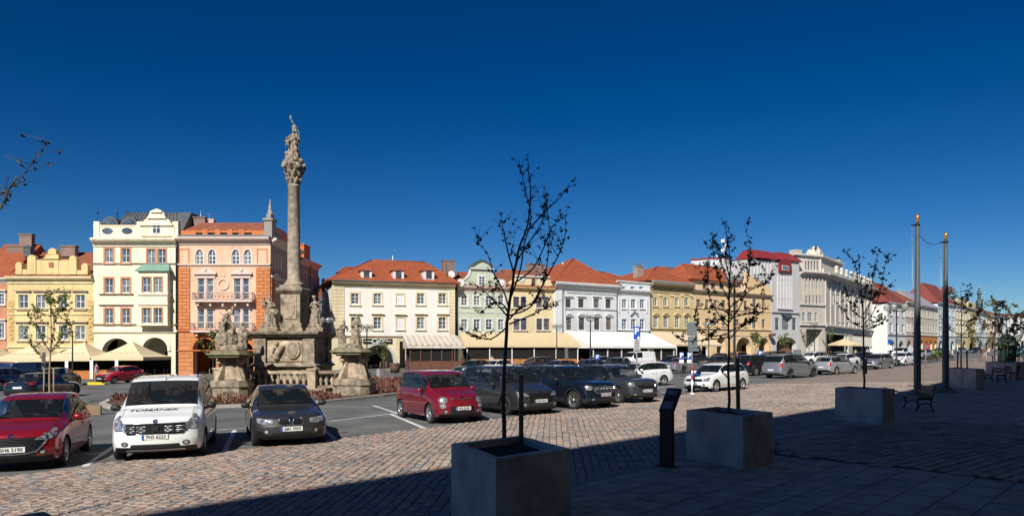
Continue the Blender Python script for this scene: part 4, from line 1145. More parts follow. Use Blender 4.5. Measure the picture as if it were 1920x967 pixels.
for u0, u1, z0, z1, _ in hw: q = MB(); q.box(u0, u1, 1.62, 1.68, z0, z1); w_ = q.build('attic_window', M_glass, h.root); q = MB(); q.box(u0-.1, u0, 1.46, 1.55, z0, z1); q.box(u1, u1+.1, 1.46, 1.55, z0, z1); q.box((u0+u1)/2-.04, (u0+u1)/2+.04, 1.56, 1.62, z0, z1); q.build('frame', M_brownf, w_)
h.hip(M_tile, za, h.at(960, 165, 6)[1], ua, ub, 3, 2.5, .6, 1.5, 11)
ug, zg_ = h.at(60, 245, 2, crop=C6); ug2, _ = h.at(215, 345, 2, crop=C6)
q = MB(); q.prism([(ub-.2, zt+.4), (ug2, zt+.4), (ug2, zt+1.4), h.at(60, 240, .3, crop=C6), (ub-.2, h.at(0, 300, .3, crop=C6)[1])], .3, .8); q.build('raked_gable', st, h.root)
h.hip(M_tile2, zt+.5, zt+3.0, y0=2)
s_ = MB(); u, z = h.at(1090, 620, -.3)
for cx, cy in ((125, 645), (232, 645)):
    u, z = h.at(cx, cy, -.5, crop=C6); s_.ball((u, -.6, z), .8, 10, 6, (1.2, .8, .45)); s_.box(u-.05, u+.05, -.6, 0, z-.3, z-.2)
s_.build('flower_basket', mat('dry_basket', (0.22, 0.12, 0.08), .9, var=.5, vscale=8), h.root)
# little roof house left of it
h2 = House('tiled roofline with white chimney behind the ochre house', (1262, 150), (1316, 156), C5, 12)
zt2 = h2.at(600, 290)[1]; h2.wall(sl, zt2); h2.hip(M_tile2, zt2, h2.at(650, 172, 6)[1], hl=3, hr=.01); u, z = h2.at(596, 178, 5); h2.chimney(u, 5, zt2, z, 1.6, 1, M_white, 1)

# ---- grey modern building
gr = stucco('light_grey', (0.56, 0.55, 0.55), .08)
h = House('light grey modern building with deep red roof and tall narrow fins', (1447, 152.5), (1498.5, 158), C6, 30)
zt = h.at(320, 165)[1]
gl = lambda a, c, b_, d, **k: h.win(a, c, b_, d, frame=gr, bars=(0, 1), sill=False, fw=.05, **k)
for a, b_ in ((272, 284), (293, 305), (312, 324), (331, 343), (349, 358)): gl(a, 290, b_, 348); gl(a, 415, b_, 472)
gl(253, 537, 279, 617); gl(298, 537, 344, 617); gl(364, 537, 390, 617)
ga = hole_px(h, 262, 392, 662, 1.6)
h.wall(gr, zt); h.finish_windows(); h.arcade([ga], 4.4, mat('shop_brown', (0.2, 0.1, 0.06), .6), 1.6, False)
q = MB()
for cx in (268, 288, 308.5, 327.5, 346, 360): u, z1 = h.at(cx, 262); q.box(u-.12, u+.12, -.3, -.003, h.at(cx, 480)[1], z1)
q.box(h.at(266, 480)[0], h.at(364, 480)[0], -.3, -.003, h.at(315, 483)[1], h.at(315, 476)[1]); q.build('fin', gr, h.root)
h.band(h.at(320, 510)[1], .3, .25, stucco('trim_lilac', (0.42, 0.42, 0.48)))
q = MB(); u0, _ = h.at(288, 530); u1, _ = h.at(354, 530); z = h.at(320, 518)[1]; q.prism([(u0+(u1-u0)*i/8, z+.15-.7*math.sin(PI*i/8)) for i in range(9)], -.5, -.003); q.build('hood', M_lead, h.root)
red = mat('deep_red_sheet', (0.24, 0.028, 0.03), .55, var=.2)
q = MB(); u0, z1 = h.at(273, 158); u1, z0 = h.at(352, 248); u1b, _ = h.at(345, 165); q.prism([(u0, z0), (u1, z0), (u1b, z1), (u0, z1)], -.45, -.003); d_ = q.build('red_dormer', red, h.root)
q = MB(); a0, c1_ = h.at(285, 198); a1_, c0_ = h.at(330, 235); q.box(a0, a1_, -.55, -.453, c0_, c1_); q.mi = 1
for i in range(3): x = a0+.08+i*(a1_-a0-.08)/3; q.box(x, x+(a1_-a0-.3)/3, -.57, -.553, c0_+.12, (c0_+c1_)/2-.05); q.box(x, x+(a1_-a0-.3)/3, -.57, -.553, (c0_+c1_)/2+.05, c1_-.12)
q.build('dormer_window', [M_white, M_glass], d_)
for cx0, cx1, cyt in ((100, 262, 108), (268, 400, 122)):
    q = MB(); u0, _ = h.at(cx0, cyt, 1); u1, z1 = h.at(cx1, cyt, 1); z0 = zt if cx0 > 200 else h.at(180, 160, 1)[1]; e = 1.2
    q.poly([(u0, -.4, z0), (u1, -.4, z0), (u1-e, 2, z1), (u0+e, 2, z1)]); q.poly([(u1, -.4, z0), (u1, 5, z0), (u1-e, 4, z1), (u1-e, 2, z1)]); q.poly([(u0, 5, z0), (u0, -.4, z0), (u0+e, 2, z1), (u0+e, 4, z1)]); q.poly([(u0+e, 2, z1), (u1-e, 2, z1), (u1-e, 4, z1), (u0+e, 4, z1)]); q.poly([(u0, -.4, z0), (u0, 5, z0), (u1, 5, z0), (u1, -.4, z0)])
    q.build('roof', red, h.root)
q = MB(); u0, z1 = h.at(100, 158, .2); u1 = -.01; z0 = h.at(180, 340)[1]
q.box(u0, u1, .2, 5, z0-3, z1); wb = q.build('back_wing', gr, h.root)
q = MB()
for cx in (120, 142, 163, 185, 207, 228, 246): u, _ = h.at(cx, 200, .1); q.box(u-.12, u+.12, -.1, .197, h.at(cx, 255)[1], z1-.3)
q.build('fin', gr, wb)
# long grey blank wall behind the roofs
h = House('pale grey blank stepped wall with a red coping rising behind the orange roofs', (1296, 180), (1412, 172), PX, 10)
zt = h.at(1340, 485)[1]; h.wall(gr, zt, u1=h.at(1357, 480)[0]); q = MB(); u0 = h.at(1357.2, 480)[0]; q.prism([(u0, 0), (h.W, 0), (h.W, h.at(1411, 478)[1]), (h.at(1386, 483)[0], h.at(1386, 487)[1]), (h.at(1378, 483)[0], h.at(1378, 497)[1]), (u0, h.at(1357, 501)[1])], 0, 10); q.build('stepped_wall', gr, h.root)
q = MB(); q.box(-.2, h.at(1357, 480)[0], -.2, 10, zt+.003, zt+.35); q.build('coping', red, h.root)
w_ = MB(); u0, z1 = h.at(1298, 493); u1, z0 = h.at(1301, 506); w_.box(u0, u1, -.05, -.002, z0, z1); u0, z1 = h.at(1324, 489); u1, z0 = h.at(1332, 502); w_.box(u0, u1, -.05, -.002, z0, z1); w_.build('window', M_glass, h.root)
q = MB(); u, z = h.at(1344, 478, 3); q.tube([(u, 3, zt), (u, 3, z)], .12, 6); q.tube([(u+1.8, 3, zt), (u+1.8, 3, z+4)], .05, 5)
for i in range(3): q.ball((u+1.8+(.4 if i % 2 else -.4), 3, z+1+i*1.1), .5, 8, 6, (1, .3, 1))
q.build('antenna', M_white, h.root)

# ---- beige corner building
h = House('beige early modern corner building with stepped top storey, darker front side', (1498.5, 158.3), (1546, 162), C6, 14)
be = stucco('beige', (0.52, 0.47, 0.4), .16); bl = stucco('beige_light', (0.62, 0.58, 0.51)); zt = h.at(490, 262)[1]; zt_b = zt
for a in (447, 470, 493, 516, 538): h.win(a, 285, a+12, 348, bars=(0, 1), sill=False, fw=.05); h.win(a+2, 392, a+14, 448, bars=(0, 1), sill=False, fw=.05)
for a, b_ in ((428, 447), (462, 492), (508, 525)): h.win(a, 502, b_, 560, trim=bl, tw=.15, bars=(1, 1))
h.holes.append((h.at(455, 610)[0], h.W-.6, -1, h.at(500, 610)[1], 0, 1.0))
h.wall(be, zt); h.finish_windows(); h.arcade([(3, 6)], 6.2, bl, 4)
q = MB()
for cx in (440, 462, 486, 509, 532, 554): u, z1 = h.at(cx, 280); q.box(u-.2, u+.2, -.25, -.003, h.at(cx, 455)[1], z1)
q.build('pilaster', be, h.root)
h.band(h.at(490, 462)[1], .5, .35, bl); h.band(h.at(490, 590)[1], .35, .4, bl); h.cornice(zt-.3, .9, 1.2, bl)
za = h.at(490, 140, 1)[1]; q = MB(); ua = .1; ub = h.W+.0
hw = []
for i in range(5): u0, z1 = h.at(447+i*19, 170, 1); u1, z0 = h.at(459+i*19, 225, 1); hw.append((u0, u1, z0, z1, 0))
holed(q, ua, ub, zt+.6, za, hw, y=1); q.poly([(ua, 1, zt+.6), (ua, 1, za), (ua, 11, za), (ua, 11, zt+.6)]); q.poly([(ub, 1, zt+.6), (ub, 11, zt+.6), (ub, 11, za), (ub, 1, za)]); q.poly([(ua, 1, za), (ub, 1, za), (ub, 11, za), (ua, 11, za)]); at_ = q.build('attic_storey', bl, h.root)
q = MB(); q.box(ua+.2, ub-.2, 1.2, 1.25, zt+1, za-.4); q.build('attic_glazing', M_glass, at_)
q = MB(); q.box(ua-.4, ub+.3, .5, 11.4, za+.003, za+.35); q.build('attic_cornice', bl, at_)
q = MB(); z = za+.35; q.box(.4, 2, 1, 3, z, z+.9)
q.build('roof_block', be, at_)
HB = h
h2 = House('sunlit side of the beige corner building with roof balls and cafe front', (1546.3, 162), (1640, 205), C6, 12)
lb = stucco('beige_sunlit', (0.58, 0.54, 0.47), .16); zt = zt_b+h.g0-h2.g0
for cx in (615, 628, 641, 654, 667):
    h2.win(cx-4, 275, cx+4, 330, bars=(0, 1), sill=False, fw=.05); h2.win(cx-4, 385, cx+4, 450, bars=(0, 1), sill=False, fw=.05)
for u in [4+2.4*i for i in range(6, 20)]:
    if u < h2.W-2:
        for z_ in (zt-5, zt-10, zt-15): h2.winm(u, u+1.1, z_, z_+2.6, bars=(0, 1), fw=.06, sill=False)
for cx in (672, 700, 728): h2.win(cx-7, 505, cx+7, 560, bars=(0, 1), trim=bl, tw=.12)
zs = h2.at(660, 600)[1]
h2.holes.append((1.5, h2.W*.42, -1, zs-1.6, 0, 1.0)); h2.holes.append((h2.W*.5, h2.W-1, -1, zs-1.2, 0, 1.0))
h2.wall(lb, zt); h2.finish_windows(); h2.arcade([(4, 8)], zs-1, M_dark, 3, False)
h2.band(zs-.2, .5, .5, bl); h2.cornice(zt-.3, .9, 1.2, bl)
q = MB()
for i in range(12): u = .4+i*(h2.W-1)/12; q.box(u-.18, u+.18, -.22, -.003, zs+.4, zt-.4)
q.build('pilaster', lb, h2.root)
q = MB(); q.box(0, h2.W, .2, .6, zt+.62, zt+1.7)
for i in range(9): u = 12+i*(h2.W-13)/8.2; q.box(u-.35, u+.35, .05, .7, zt+1.7, zt+2.6); q.ball((u, .4, zt+2.9), .5, 8, 6)
q.build('roof_parapet', bl, h2.root)
uw = h2.at(687, 170, .8)[0]; za2 = za+h.g0-h2.g0
q = MB(); hw = []
for cx in (615, 629, 643, 657): u0, z1 = h2.at(cx-4, 160, .8); u1, z0 = h2.at(cx+4, 215, .8); hw.append((u0, u1, z0, z1, 0))
holed(q, .1, uw, zt+.6, za2, hw, y=.8); q.poly([(uw, .8, zt+.6), (uw, 9, zt+.6), (uw, 9, za2), (uw, .8, za2)]); q.poly([(.1, .8, za2), (uw, .8, za2), (uw, 9, za2), (.1, 9, za2)]); q.poly([(.1, 9, zt+.6), (.1, 9, za2), (.1, .8, za2), (.1, .8, zt+.6)]); at2 = q.build('attic_storey', bl, h2.root)
q = MB(); q.box(.3, uw-.3, 1.0, 1.05, zt+1, za2-.4); q.build('attic_glazing', M_glass, at2)
q = MB(); q.box(-.2, uw+.4, .3, 9.4, za2+.003, za2+.4); q.box(.3, 3.2, 1, 4, za2+.4, za2+1.3); q.box(.8, 2.6, 1.2, 3.8, za2+1.3, za2+1.9); q.box(uw-2, uw-.4, 1, 4, za2+.4, za2+1.2)
q.ball((1.7, 2.4, za2+2.1), .8, 10, 7, (1.4, 1, .7)); q.build('attic_cornice', bl, at2)
q = MB(); u, z = h2.at(545, 78, 2); q.tube([(.6, 2, za2), (.6, 2, za2+3)], .08, 5); q.ball((.6, 2, za2+2.2), .3, 8, 6); q.build('finial', M_iron, at2)

# ---- the far row to the right, simpler
def simple(label, L, Rr, crop, top, st, rows, n, roof, ridge, gcol=None, arches=0, frame=None, gable=False, hl=0.0, hr=0.0, ww=.5, bars=(1, 1), hood=False, trim=None):
    h = House(label, L, Rr, crop, 12)
    cxm = ((L[0]+Rr[0])/2-crop[0])*crop[2]
    zt = h.at(cxm, top)[1]
    for r0, r1 in rows:
        z1, z0 = h.at(cxm, r0)[1], h.at(cxm, r1)[1]
        for i in range(n): c = h.W*(i+.5)/n; w = h.W/n*ww*.5; h.winm(c-w, c+w, z0, z1, bars=bars, fw=.09)
    hs = []
    for i in range(arches): c = h.W*(i+.5)/arches; w = h.W/arches*.3; q = (c-w, c+w, -1, 3.6, w*.9, .6); h.holes.append(q); hs.append(q)
    h.wall(st, zt); h.finish_windows(trim=trim or M_white, frame=frame, hood=hood, tw=.14)
    if arches: h.arcade(hs, 4.4, st, 3)
    if gcol:
        q = MB(); holed(q, 0, h.W, -1, 5.0, [(x[0], x[1], x[2], x[3], x[4], .1) for x in h.holes if x[2] <= -1], y=-.06); q.build('painted_ground_floor', gcol, h.root)
    h.cornice(zt-.2, .7, .6, M_white); h.band(5.0, .3, .25, M_white)
    if roof:
        zr = h.at(cxm, ridge, 6)[1]; h.hip(roof, zt+.5, zr, hl=hl, hr=hr, over=.5)
    return h, zt
wb_ = stucco('white_b', (0.74, 0.73, 0.7), .08)
h, zt = simple('white house with dark brown hipped roof beyond the beige corner building', (1664, 200), (1698, 214), C7, 545, wb_, [(572, 602), (645, 690)], 3, M_tile3, 455, hl=7, hr=.01, arches=2)
h, zt = simple('pinkish house with rows of small windows beside the brown roofed one', (1698.3, 214.2), (1723, 226), C7, 540, stucco('rose', (0.64, 0.5, 0.42)), [(572, 608), (640, 686)], 5, M_tile2, 495, arches=2)
h, zt = simple('cream house with an orange painted ground floor, seen between the two tall poles', (1723.3, 226.2), (1757.5, 244), C7, 560, stucco('cream_b', (0.7, 0.62, 0.46)), [(578, 612), (650, 688)], 7, mat('grey_lilac_sheet', (0.3, 0.3, 0.34), .5), 500, gcol=stucco('orange_b', (0.6, 0.23, 0.05)), arches=4, frame=M_brownf)
h, zt = simple('pale blue white house with bright red roof behind the shorter pole', (1757.8, 244.2), (1791, 262), C7, 545, stucco('pale_b', (0.66, 0.72, 0.74)), [(570, 600), (620, 660), (675, 712)], 4, M_tile3, 458, arches=3, hl=6, hr=.01)
q = MB(); u, z = h.at(450, 455, 6); q.box(u-1.5, u+1.5, 5, 8, z-2, z+.5); q.build('roof_cap', M_tile3, h.root)
h, zt = simple('ornate cream baroque house with swept gable top left of the row', (1791.3, 262.2), (1813, 276), C7, 560, stucco('baroque', (0.66, 0.54, 0.3)), [(580, 620), (650, 690)], 4, M_tile2, 545, arches=2, hood='arch')
q = MB(); q.prism([h.at(x, y) for x, y in ((490, 560), (490, 525), (505, 512), (515, 505), (530, 508), (545, 520), (548, 560))], -.05, .6); q.build('gable', stucco('baroque', (0, 0, 0)), h.root)
h, zt = simple('narrow yellow baroque house with arched ground floor and curved gable', (1813.3, 276.2), (1831, 289), C7, 570, stucco('yellow_b', (0.66, 0.52, 0.22)), [(590, 625), (650, 688)], 3, M_tile2, 555, arches=1)
q = MB(); q.prism([h.at(x, y) for x, y in ((551, 570), (551, 545), (560, 530), (575, 528), (590, 545), (596, 570))], -.05, .6); q.build('gable', stucco('yellow_b', (0, 0, 0)), h.root)
h, zt = simple('pale blue narrow house with pointed openings below the little spire', (1831.3, 289.2), (1846, 303), C7, 590, stucco('blue_c', (0.55, 0.65, 0.72)), [(605, 635), (652, 690)], 3, M_tile3, 555, arches=1, hr=.01)
h, zt = simple('cream arcaded house next to the pale blue one', (1846.3, 303.2), (1856, 314), C7, 600, stucco('cream_c', (0.68, 0.6, 0.42)), [(612, 640), (655, 690)], 2, M_tile3, 575, arches=1)
h, zt = simple('salmon pink house near the end of the far row', (1856.3, 314.2), (1868, 328), C7, 608, stucco('salmon_c', (0.62, 0.36, 0.28)), [(618, 642), (655, 690)], 3, M_tile2, 588, arches=1)
h, zt = simple('white house with blue shop canopy behind the planted trees', (1868.3, 328.2), (1889, 352), C7, 612, stucco('white_c', (0.7, 0.7, 0.68)), [(622, 645), (660, 690)], 5, M_tile2, 596, arches=2)
h, zt = simple('white house closing the far end of the row on the right', (1889.3, 352.2), (1990, 360), C7, 612, stucco('white_d', (0.68, 0.66, 0.6)), [(622, 645), (660, 695)], 14, M_tile3, 596, arches=9)
# spire far behind
Y = 420; t = empty('church_spire', P(1836, Y), 0, 'small dark green spire with gold ball rising behind the far roofs', 'spire')
q = MB(); zb = Z(560, Y)-gz(P(1836, Y).x); q.lathe([(1.7, 0), (1.7, zb-3), (2.0, zb-2.8), (1.7, zb-1.5), (.9, zb), (.8, zb+2.2), (1.3, zb+2.6), (.9, zb+4), (.35, zb+5), (.2, zb+6)], (0, 0, 0), 8, False); q.build('tower', mat('spire_green', (0.05, 0.07, 0.065), .6), t)
q = MB(); q.ball((0, 0, zb+6.3), .5, 10, 8); q.tube([(0, 0, zb+6.6), (0, 0, zb+8)], .1, 5); q.build('gilded_ball', mat('gilding', (0.75, 0.5, 0.15), .3, metal=.9), t)
# white roof pavilion above the red roof
Y = 238; x = P(1706, Y).x
# ---- the building whose shade covers the foreground, standing beside and behind the photographer
def shade_line():
    hgt = 28.0
    pts = [G(380, 945), G(1069, 839), G(1565, 762), G(1770, 713)]
    pts = [Vector((p.x, p.y, 0)) for p in pts]
    pts.insert(0, pts[0]+(pts[0]-pts[1]).normalized()*55)
    pts.append(pts[-1]+(pts[-1]-pts[-2]).normalized()*120)
    return [Vector((p.x-SUN_OFF.x*hgt, p.y-SUN_OFF.y*hgt, 0)) for p in pts], hgt
SLN, hgt = shade_line()
th = empty('town_hall', (SLN[1].x, SLN[1].y, gz(SLN[1].x)), 0, 'tall pale town hall range whose shade falls over the pavement in the foreground', 'town hall')
sm = stucco('town_hall', (0.62, 0.56, 0.42))
m_ = MB(); o_ = SLN[1]
for a, b in zip(SLN, SLN[1:]):
    d = (b-a); L_ = d.length; ang = math.atan2(d.y, d.x)
    mt = Matrix.Translation((a.x-o_.x, a.y-o_.y, 0)) @ Matrix.Rotation(ang, 4, 'Z')
    w = MB(Matrix.Translation((b.x-o_.x, b.y-o_.y, 0)) @ Matrix.Rotation(ang+PI, 4, 'Z'))
    holes = []; n = max(1, int(L_/5))
    for i in range(n):
        c = L_*(i+.5)/n
        for z_ in (8, 13, 18): holes.append((c-.8, c+.8, z_, z_+2.6, 0, .3))
        holes.append((c-1.6, c+1.6, -1, 4.6, 1.5, .8))
    holed(w, 0, L_, -1, hgt-5, holes, y=0)
    w.box(0, L_, -.5, 0.0, hgt-5, hgt-4.2)
    w.poly([(0, 0, hgt-5), (L_, 0, hgt-5), (L_, 0.02, hgt), (0, 0.02, hgt)])
    w.poly([(0, 0.02, hgt), (L_, 0.02, hgt), (L_, 14, hgt), (0, 14, hgt)])
    w.poly([(0, 1.4, -1), (L_, 1.4, -1), (L_, 1.4, hgt), (0, 1.4, hgt)])
    w.build('wall', sm, th)
# ------------------------------------------------------------------ stone figures
M_stone = mat('weathered_sandstone', (0.33, 0.275, 0.2), 0.9, var=0.82, vscale=2.6, bump=.5, bscale=18, detail=9)
M_stone2 = mat('light_sandstone', (0.46, 0.37, 0.26), 0.9, var=0.68, vscale=1.8, bump=.4, bscale=20, detail=9)
M_statue = mat('statue_stone', (0.34, 0.28, 0.205), 0.9, var=0.9, vscale=5, bump=.5, bscale=30, detail=9)
DISP = bpy.data.textures.new('folds', 'CLOUDS'); DISP.noise_scale = .16; DISP.noise_depth = 3
def carve(m, name, material, voxel=.03, disp=.05, parent=None):
    "join overlapping shapes to one carved surface"
    o = m.build(name, material)
    r = o.modifiers.new('r', 'REMESH'); r.mode = 'VOXEL'; r.voxel_size = voxel; r.use_smooth_shade = True
    d = o.modifiers.new('d', 'DISPLACE'); d.texture = DISP; d.strength = disp; d.mid_level = .5
    dg = bpy.context.evaluated_depsgraph_get()
    me = bpy.data.meshes.new_from_object(o.evaluated_get(dg))
    me.name = name
    bpy.data.objects.remove(o)
    me.materials.clear(); me.materials.append(material)
    n = bpy.data.objects.new(name, me); C.objects.link(n); n.parent = parent
    return n
def robed(m, x=0, y=0, z=0, H=1.8, face=0.0, lean=(0, 0), arms=((.5, .3, .9), (-.5, .3, .9)), seated=False, hood=False, beard=False, wide=1.0, hat=False):
    "robed figure: wide folded skirt, torso, bent arms, head with hair; local +y is its back"
    T = Matrix.Translation((x, y, z)) @ Matrix.Rotation(face, 4, 'Z') @ Matrix.Scale(H/1.8, 4)
    old = m.mtx; m.mtx = T if old is None else old @ T
    lx, ly = lean
    fold = lambda a, zz: 1+.17*math.sin(7*a+zz*3)+.09*math.sin(13*a-zz*5)
    if seated:
        m.lathe([(.36*wide, 0), (.38*wide, .3), (.34*wide, .55), (.26, .7)], (0, -.05, 0), 28, fn=fold)
        for s_ in (-1, 1): m.tube([(s_*.12, .05, .68), (s_*.17, -.36, .66), (s_*.16, -.42, .1)], [.15, .15, .12], 10)
        hip = .62
    else:
        m.lathe([(.34*wide, 0), (.33*wide, .25), (.27*wide, .6), (.23*wide, .9), (.2, 1.05)], (lx*.2, ly*.2, 0), 28, fn=fold)
        m.tube([(.13, -.12, .1), (.15, -.2, .55), (.08, -.08, .95)], [.12, .13, .1], 8)
        hip = 1.0
    c = (lx*.5, ly*.5)
    m.tube([(lx*.3, ly*.3, hip), (c[0], c[1], hip+.22), (lx*.8, ly*.8, hip+.42), (lx, ly, hip+.5)], [.19, .18, .2, .1], 12)
    sh = hip+.42
    for i, a in enumerate(arms):
        s_ = 1 if i == 0 else -1
        m.tube([(lx*.8+s_*.18, ly*.8, sh), (lx*.8+s_*.29, ly*.8-.05, sh-.25), (a[0]*.5+lx*.5, -a[1], a[2]+(hip-1.0))], [.09, .08, .05], 8)
        m.tube([(lx*.8+s_*.27, ly*.8, sh-.15), (lx*.6+s_*.3, ly*.6, sh-.5)], [.08, .03], 7)
    m.tube([(lx*.8+.2, ly*.8+.05, sh), (lx*.5-.1, -.17, sh-.3), (lx*.2-.27, 0, sh-.65)], [.05, .07, .06], 7)
    m.tube([(lx, ly, hip+.48), (lx, ly-.01, hip+.58)], .06, 8)
    hz = hip+.69
    m.ball((lx, ly-.02, hz), .115, 12, 9, (.88, 1, 1.15)); m.ball((lx, ly-.135, hz-.02), .022, 6, 5); m.ball((lx, ly+.03, hz+.04), .12, 10, 8)
    if hood: m.lathe([(.23, -.32), (.16, -.1), (.14, .06), (.04, .16)], (lx, ly+.05, hz), 12, fn=fold)
    if beard: m.ball((lx, ly-.1, hz-.12), .07, 8, 6, (1, 1, 1.3))
    if hat: m.box(lx-.12, lx+.12, ly-.12, ly+.12, hz+.08, hz+.17)
    m.mtx = old
def putto(m, x, y, z, s=.5, face=0.0):
    T = Matrix.Translation((x, y, z)) @ Matrix.Rotation(face, 4, 'Z') @ Matrix.Scale(s, 4)
    old = m.mtx; m.mtx = T if old is None else old @ T
    m.ball((0, 0, 1.35), .2, 10, 8); m.tube([(0, 0, .5), (0, 0, .8), (0, 0, 1.15)], [.2, .22, .15], 10)
    for s_ in (-1, 1):
        m.tube([(s_*.1, 0, .55), (s_*.2, -.2, .35), (s_*.18, 0, 0)], [.12, .1, .07], 8); m.tube([(s_*.18, 0, 1.05), (s_*.35, -.1, .9), (s_*.25, -.3, 1.05)], [.08, .07, .05], 7)
    m.mtx = old
def halo(m, x, y, z, r, ty=0.0):
    pts = [(x+r*math.cos(2*PI*i/18), y, z+r*math.sin(2*PI*i/18)) for i in range(19)]
    m.tube(pts, .022, 5)

# ------------------------------------------------------------------ the column
MY = 44.0
cb = P(551, MY); g0 = cb.z
mon = empty('plague_column', cb, R(-4), 'tall sandstone column monument on a stepped, balustraded base in the planted island', 'monument')
zz = lambda py, Y=MY: Z(py, Y)-g0
s_ = MY/F      # metres per pixel
q = MB()
z_t = zz(622)
q.box(-2.0, 2.0, -1.9, 1.9, 0, .45); q.box(-1.85, 1.85, -1.75, 1.75, .45, .9)
q.build('plinth', M_stone, mon)
q = MB(); zb = zz(685)
W2 = 1.75
q.box(-W2, W2, -1.5, 1.5, .9, zb); q.box(-W2+.12, W2-.12, -1.38, 1.38, zb, z_t-.3)
for sx in (-1, 1):
    for sy in (-1, 1): q.box(sx*1.42-.34, sx*1.42+.34, sy*1.22-.34, sy*1.22+.34, zb+.003, z_t-.303)
q.sweep([(0, z_t-.3), (.1, z_t-.3), (.14, z_t-.22), (.26, z_t-.16), (.3, z_t-.05), (.3, z_t), (0, z_t)], [(-1.8, -1.6), (1.8, -1.6), (1.8, 1.6), (-1.8, 1.6)], closed=True)
q.box(-1.9, 1.9, -1.7, 1.7, z_t-.15, z_t+.002)
q.sweep([(0, zb-.02), (.18, zb-.02), (.18, zb+.06), (.06, zb+.16), (0, zb+.16)], [(-1.76, -1.56), (1.76, -1.56), (1.76, 1.56), (-1.76, 1.56)], closed=True)
q.build('base_block', M_stone, mon)
# relief with a shield and lying figure
q = MB(); zc = (zb+z_t)/2
q.box(-1.02, 1.02, -1.44, -1.36, zb+.25, z_t-.45)
pp = [(.5+.42*math.cos(a*PI/9), zc-.06+.52*math.sin(a*PI/9)) for a in range(18)]
q.prism(pp, -1.56, -1.4)
q.tube([(-.55, -1.48, zb+.4), (-.35, -1.52, zc-.2), (-.1, -1.5, zc+.15), (.2, -1.48, z_t-.62)], [.16, .2, .16, .07], 8); q.ball((-.45, -1.52, zc+.3), .14, 8, 6)
q.tube([(-.6, -1.5, zc+.1), (-.75, -1.5, zc-.35), (-.3, -1.55, zb+.42)], [.1, .09, .06], 7); q.tube([(-.1, -1.5, zc+.2), (.5, -1.5, z_t-.58), (.85, -1.48, zc+.35)], [.07, .06, .04], 6)
carve(q, 'relief', M_stone2, .03, .05, mon)
q = MB()
q.prism([(.5+.3*math.cos(a*PI/9), zc-.06+.4*math.sin(a*PI/9)) for a in range(18)], -1.6, -1.562); q.build('shield', M_stone, mon)
# pedestal of the shaft
q = MB(); z1 = zz(540)
q.box(-.78, .78, -.78, .78, z_t+.003, z_t+.22); q.lathe([(1.02, z_t+.223), (.95, z_t+.4), (.82, z_t+.55)], (0, 0, 0), 4, False, cap=True) if False else q.box(-.7, .7, -.7, .7, z_t+.223, z_t+.5)
q.box(-.58, .58, -.58, .58, z_t+.503, z1-.35)
q.sweep([(0, z1-.35), (.06, z1-.35), (.2, z1-.2), (.2, z1-.08), (.1, z1), (0, z1)], [(-.58, -.58), (.58, -.58), (.58, .58), (-.58, .58)], closed=True); q.box(-.6, .6, -.6, .6, z1-.1, z1+.003)
q.box(-.64, .64, -.64, .64, z1+.004, z1+.14)
q.build('shaft_pedestal', M_stone, mon)
q = MB(); za, zb_ = z_t+.75, z1-.5
q.prism([(-.36, za), (.36, za), (.36, zb_), (-.36, zb_)], -.62, -.58); q.prism([(.28*math.cos(a*PI/10), (za+zb_)/2+(zb_-za)*.42*math.sin(a*PI/10)) for a in range(20)], -.66, -.622)
for i in range(7): z = za+.35+i*(zb_-za-.7)/6; q.box(-.18+.02*(i % 2), .18-.03*(i % 3), -.672, -.662, z-.025, z+.025)
q.build('inscription_panel', M_stone2, mon)
zs = zz(347)
q = MB(); q.lathe([(.56, z1+.14), (.58, z1+.22), (.5, z1+.32), (.42, z1+.36), (.44, z1+.42), (.365, z1+.5), (.37, z1+1.5), (.36, zs-3.2), (.33, zs-.12), (.35, zs-.1), (.35, zs-.02), (.32, zs)], (0, 0, 0), 28)
q.build('column_shaft', mat('shaft_granite', (0.4, 0.33, 0.255), .85, var=.6, vscale=3.5, bump=.3, bscale=25, detail=9), mon)
zk = zz(308)
q = MB(); q.lathe([(.33, zs-.02), (.34, zs+.4), (.42, zs+.8), (.52, zk-.1)], (0, 0, 0), 16)
for row, (zr, rr, k) in enumerate(((zs+.12, .38, 8), (zs+.5, .44, 8), (zs+.9, .54, 8))):
    for i in range(k):
        a = 2*PI*(i+.5*row)/k
        q.tube([(rr*.85*math.cos(a), rr*.85*math.sin(a), zr), (rr*1.05*math.cos(a), rr*1.05*math.sin(a), zr+.2), (rr*1.3*math.cos(a), rr*1.3*math.sin(a), zr+.3)], [.09, .1, .05], 6)
for i in range(4):
    a = PI/4+i*PI/2; q.ball((.62*math.cos(a), .62*math.sin(a), zk-.2), .15, 8, 6)
q.box(-.52, .52, -.52, .52, zk-.1, zk+.02)
carve(q, 'capital', M_statue, .035, .05, mon)
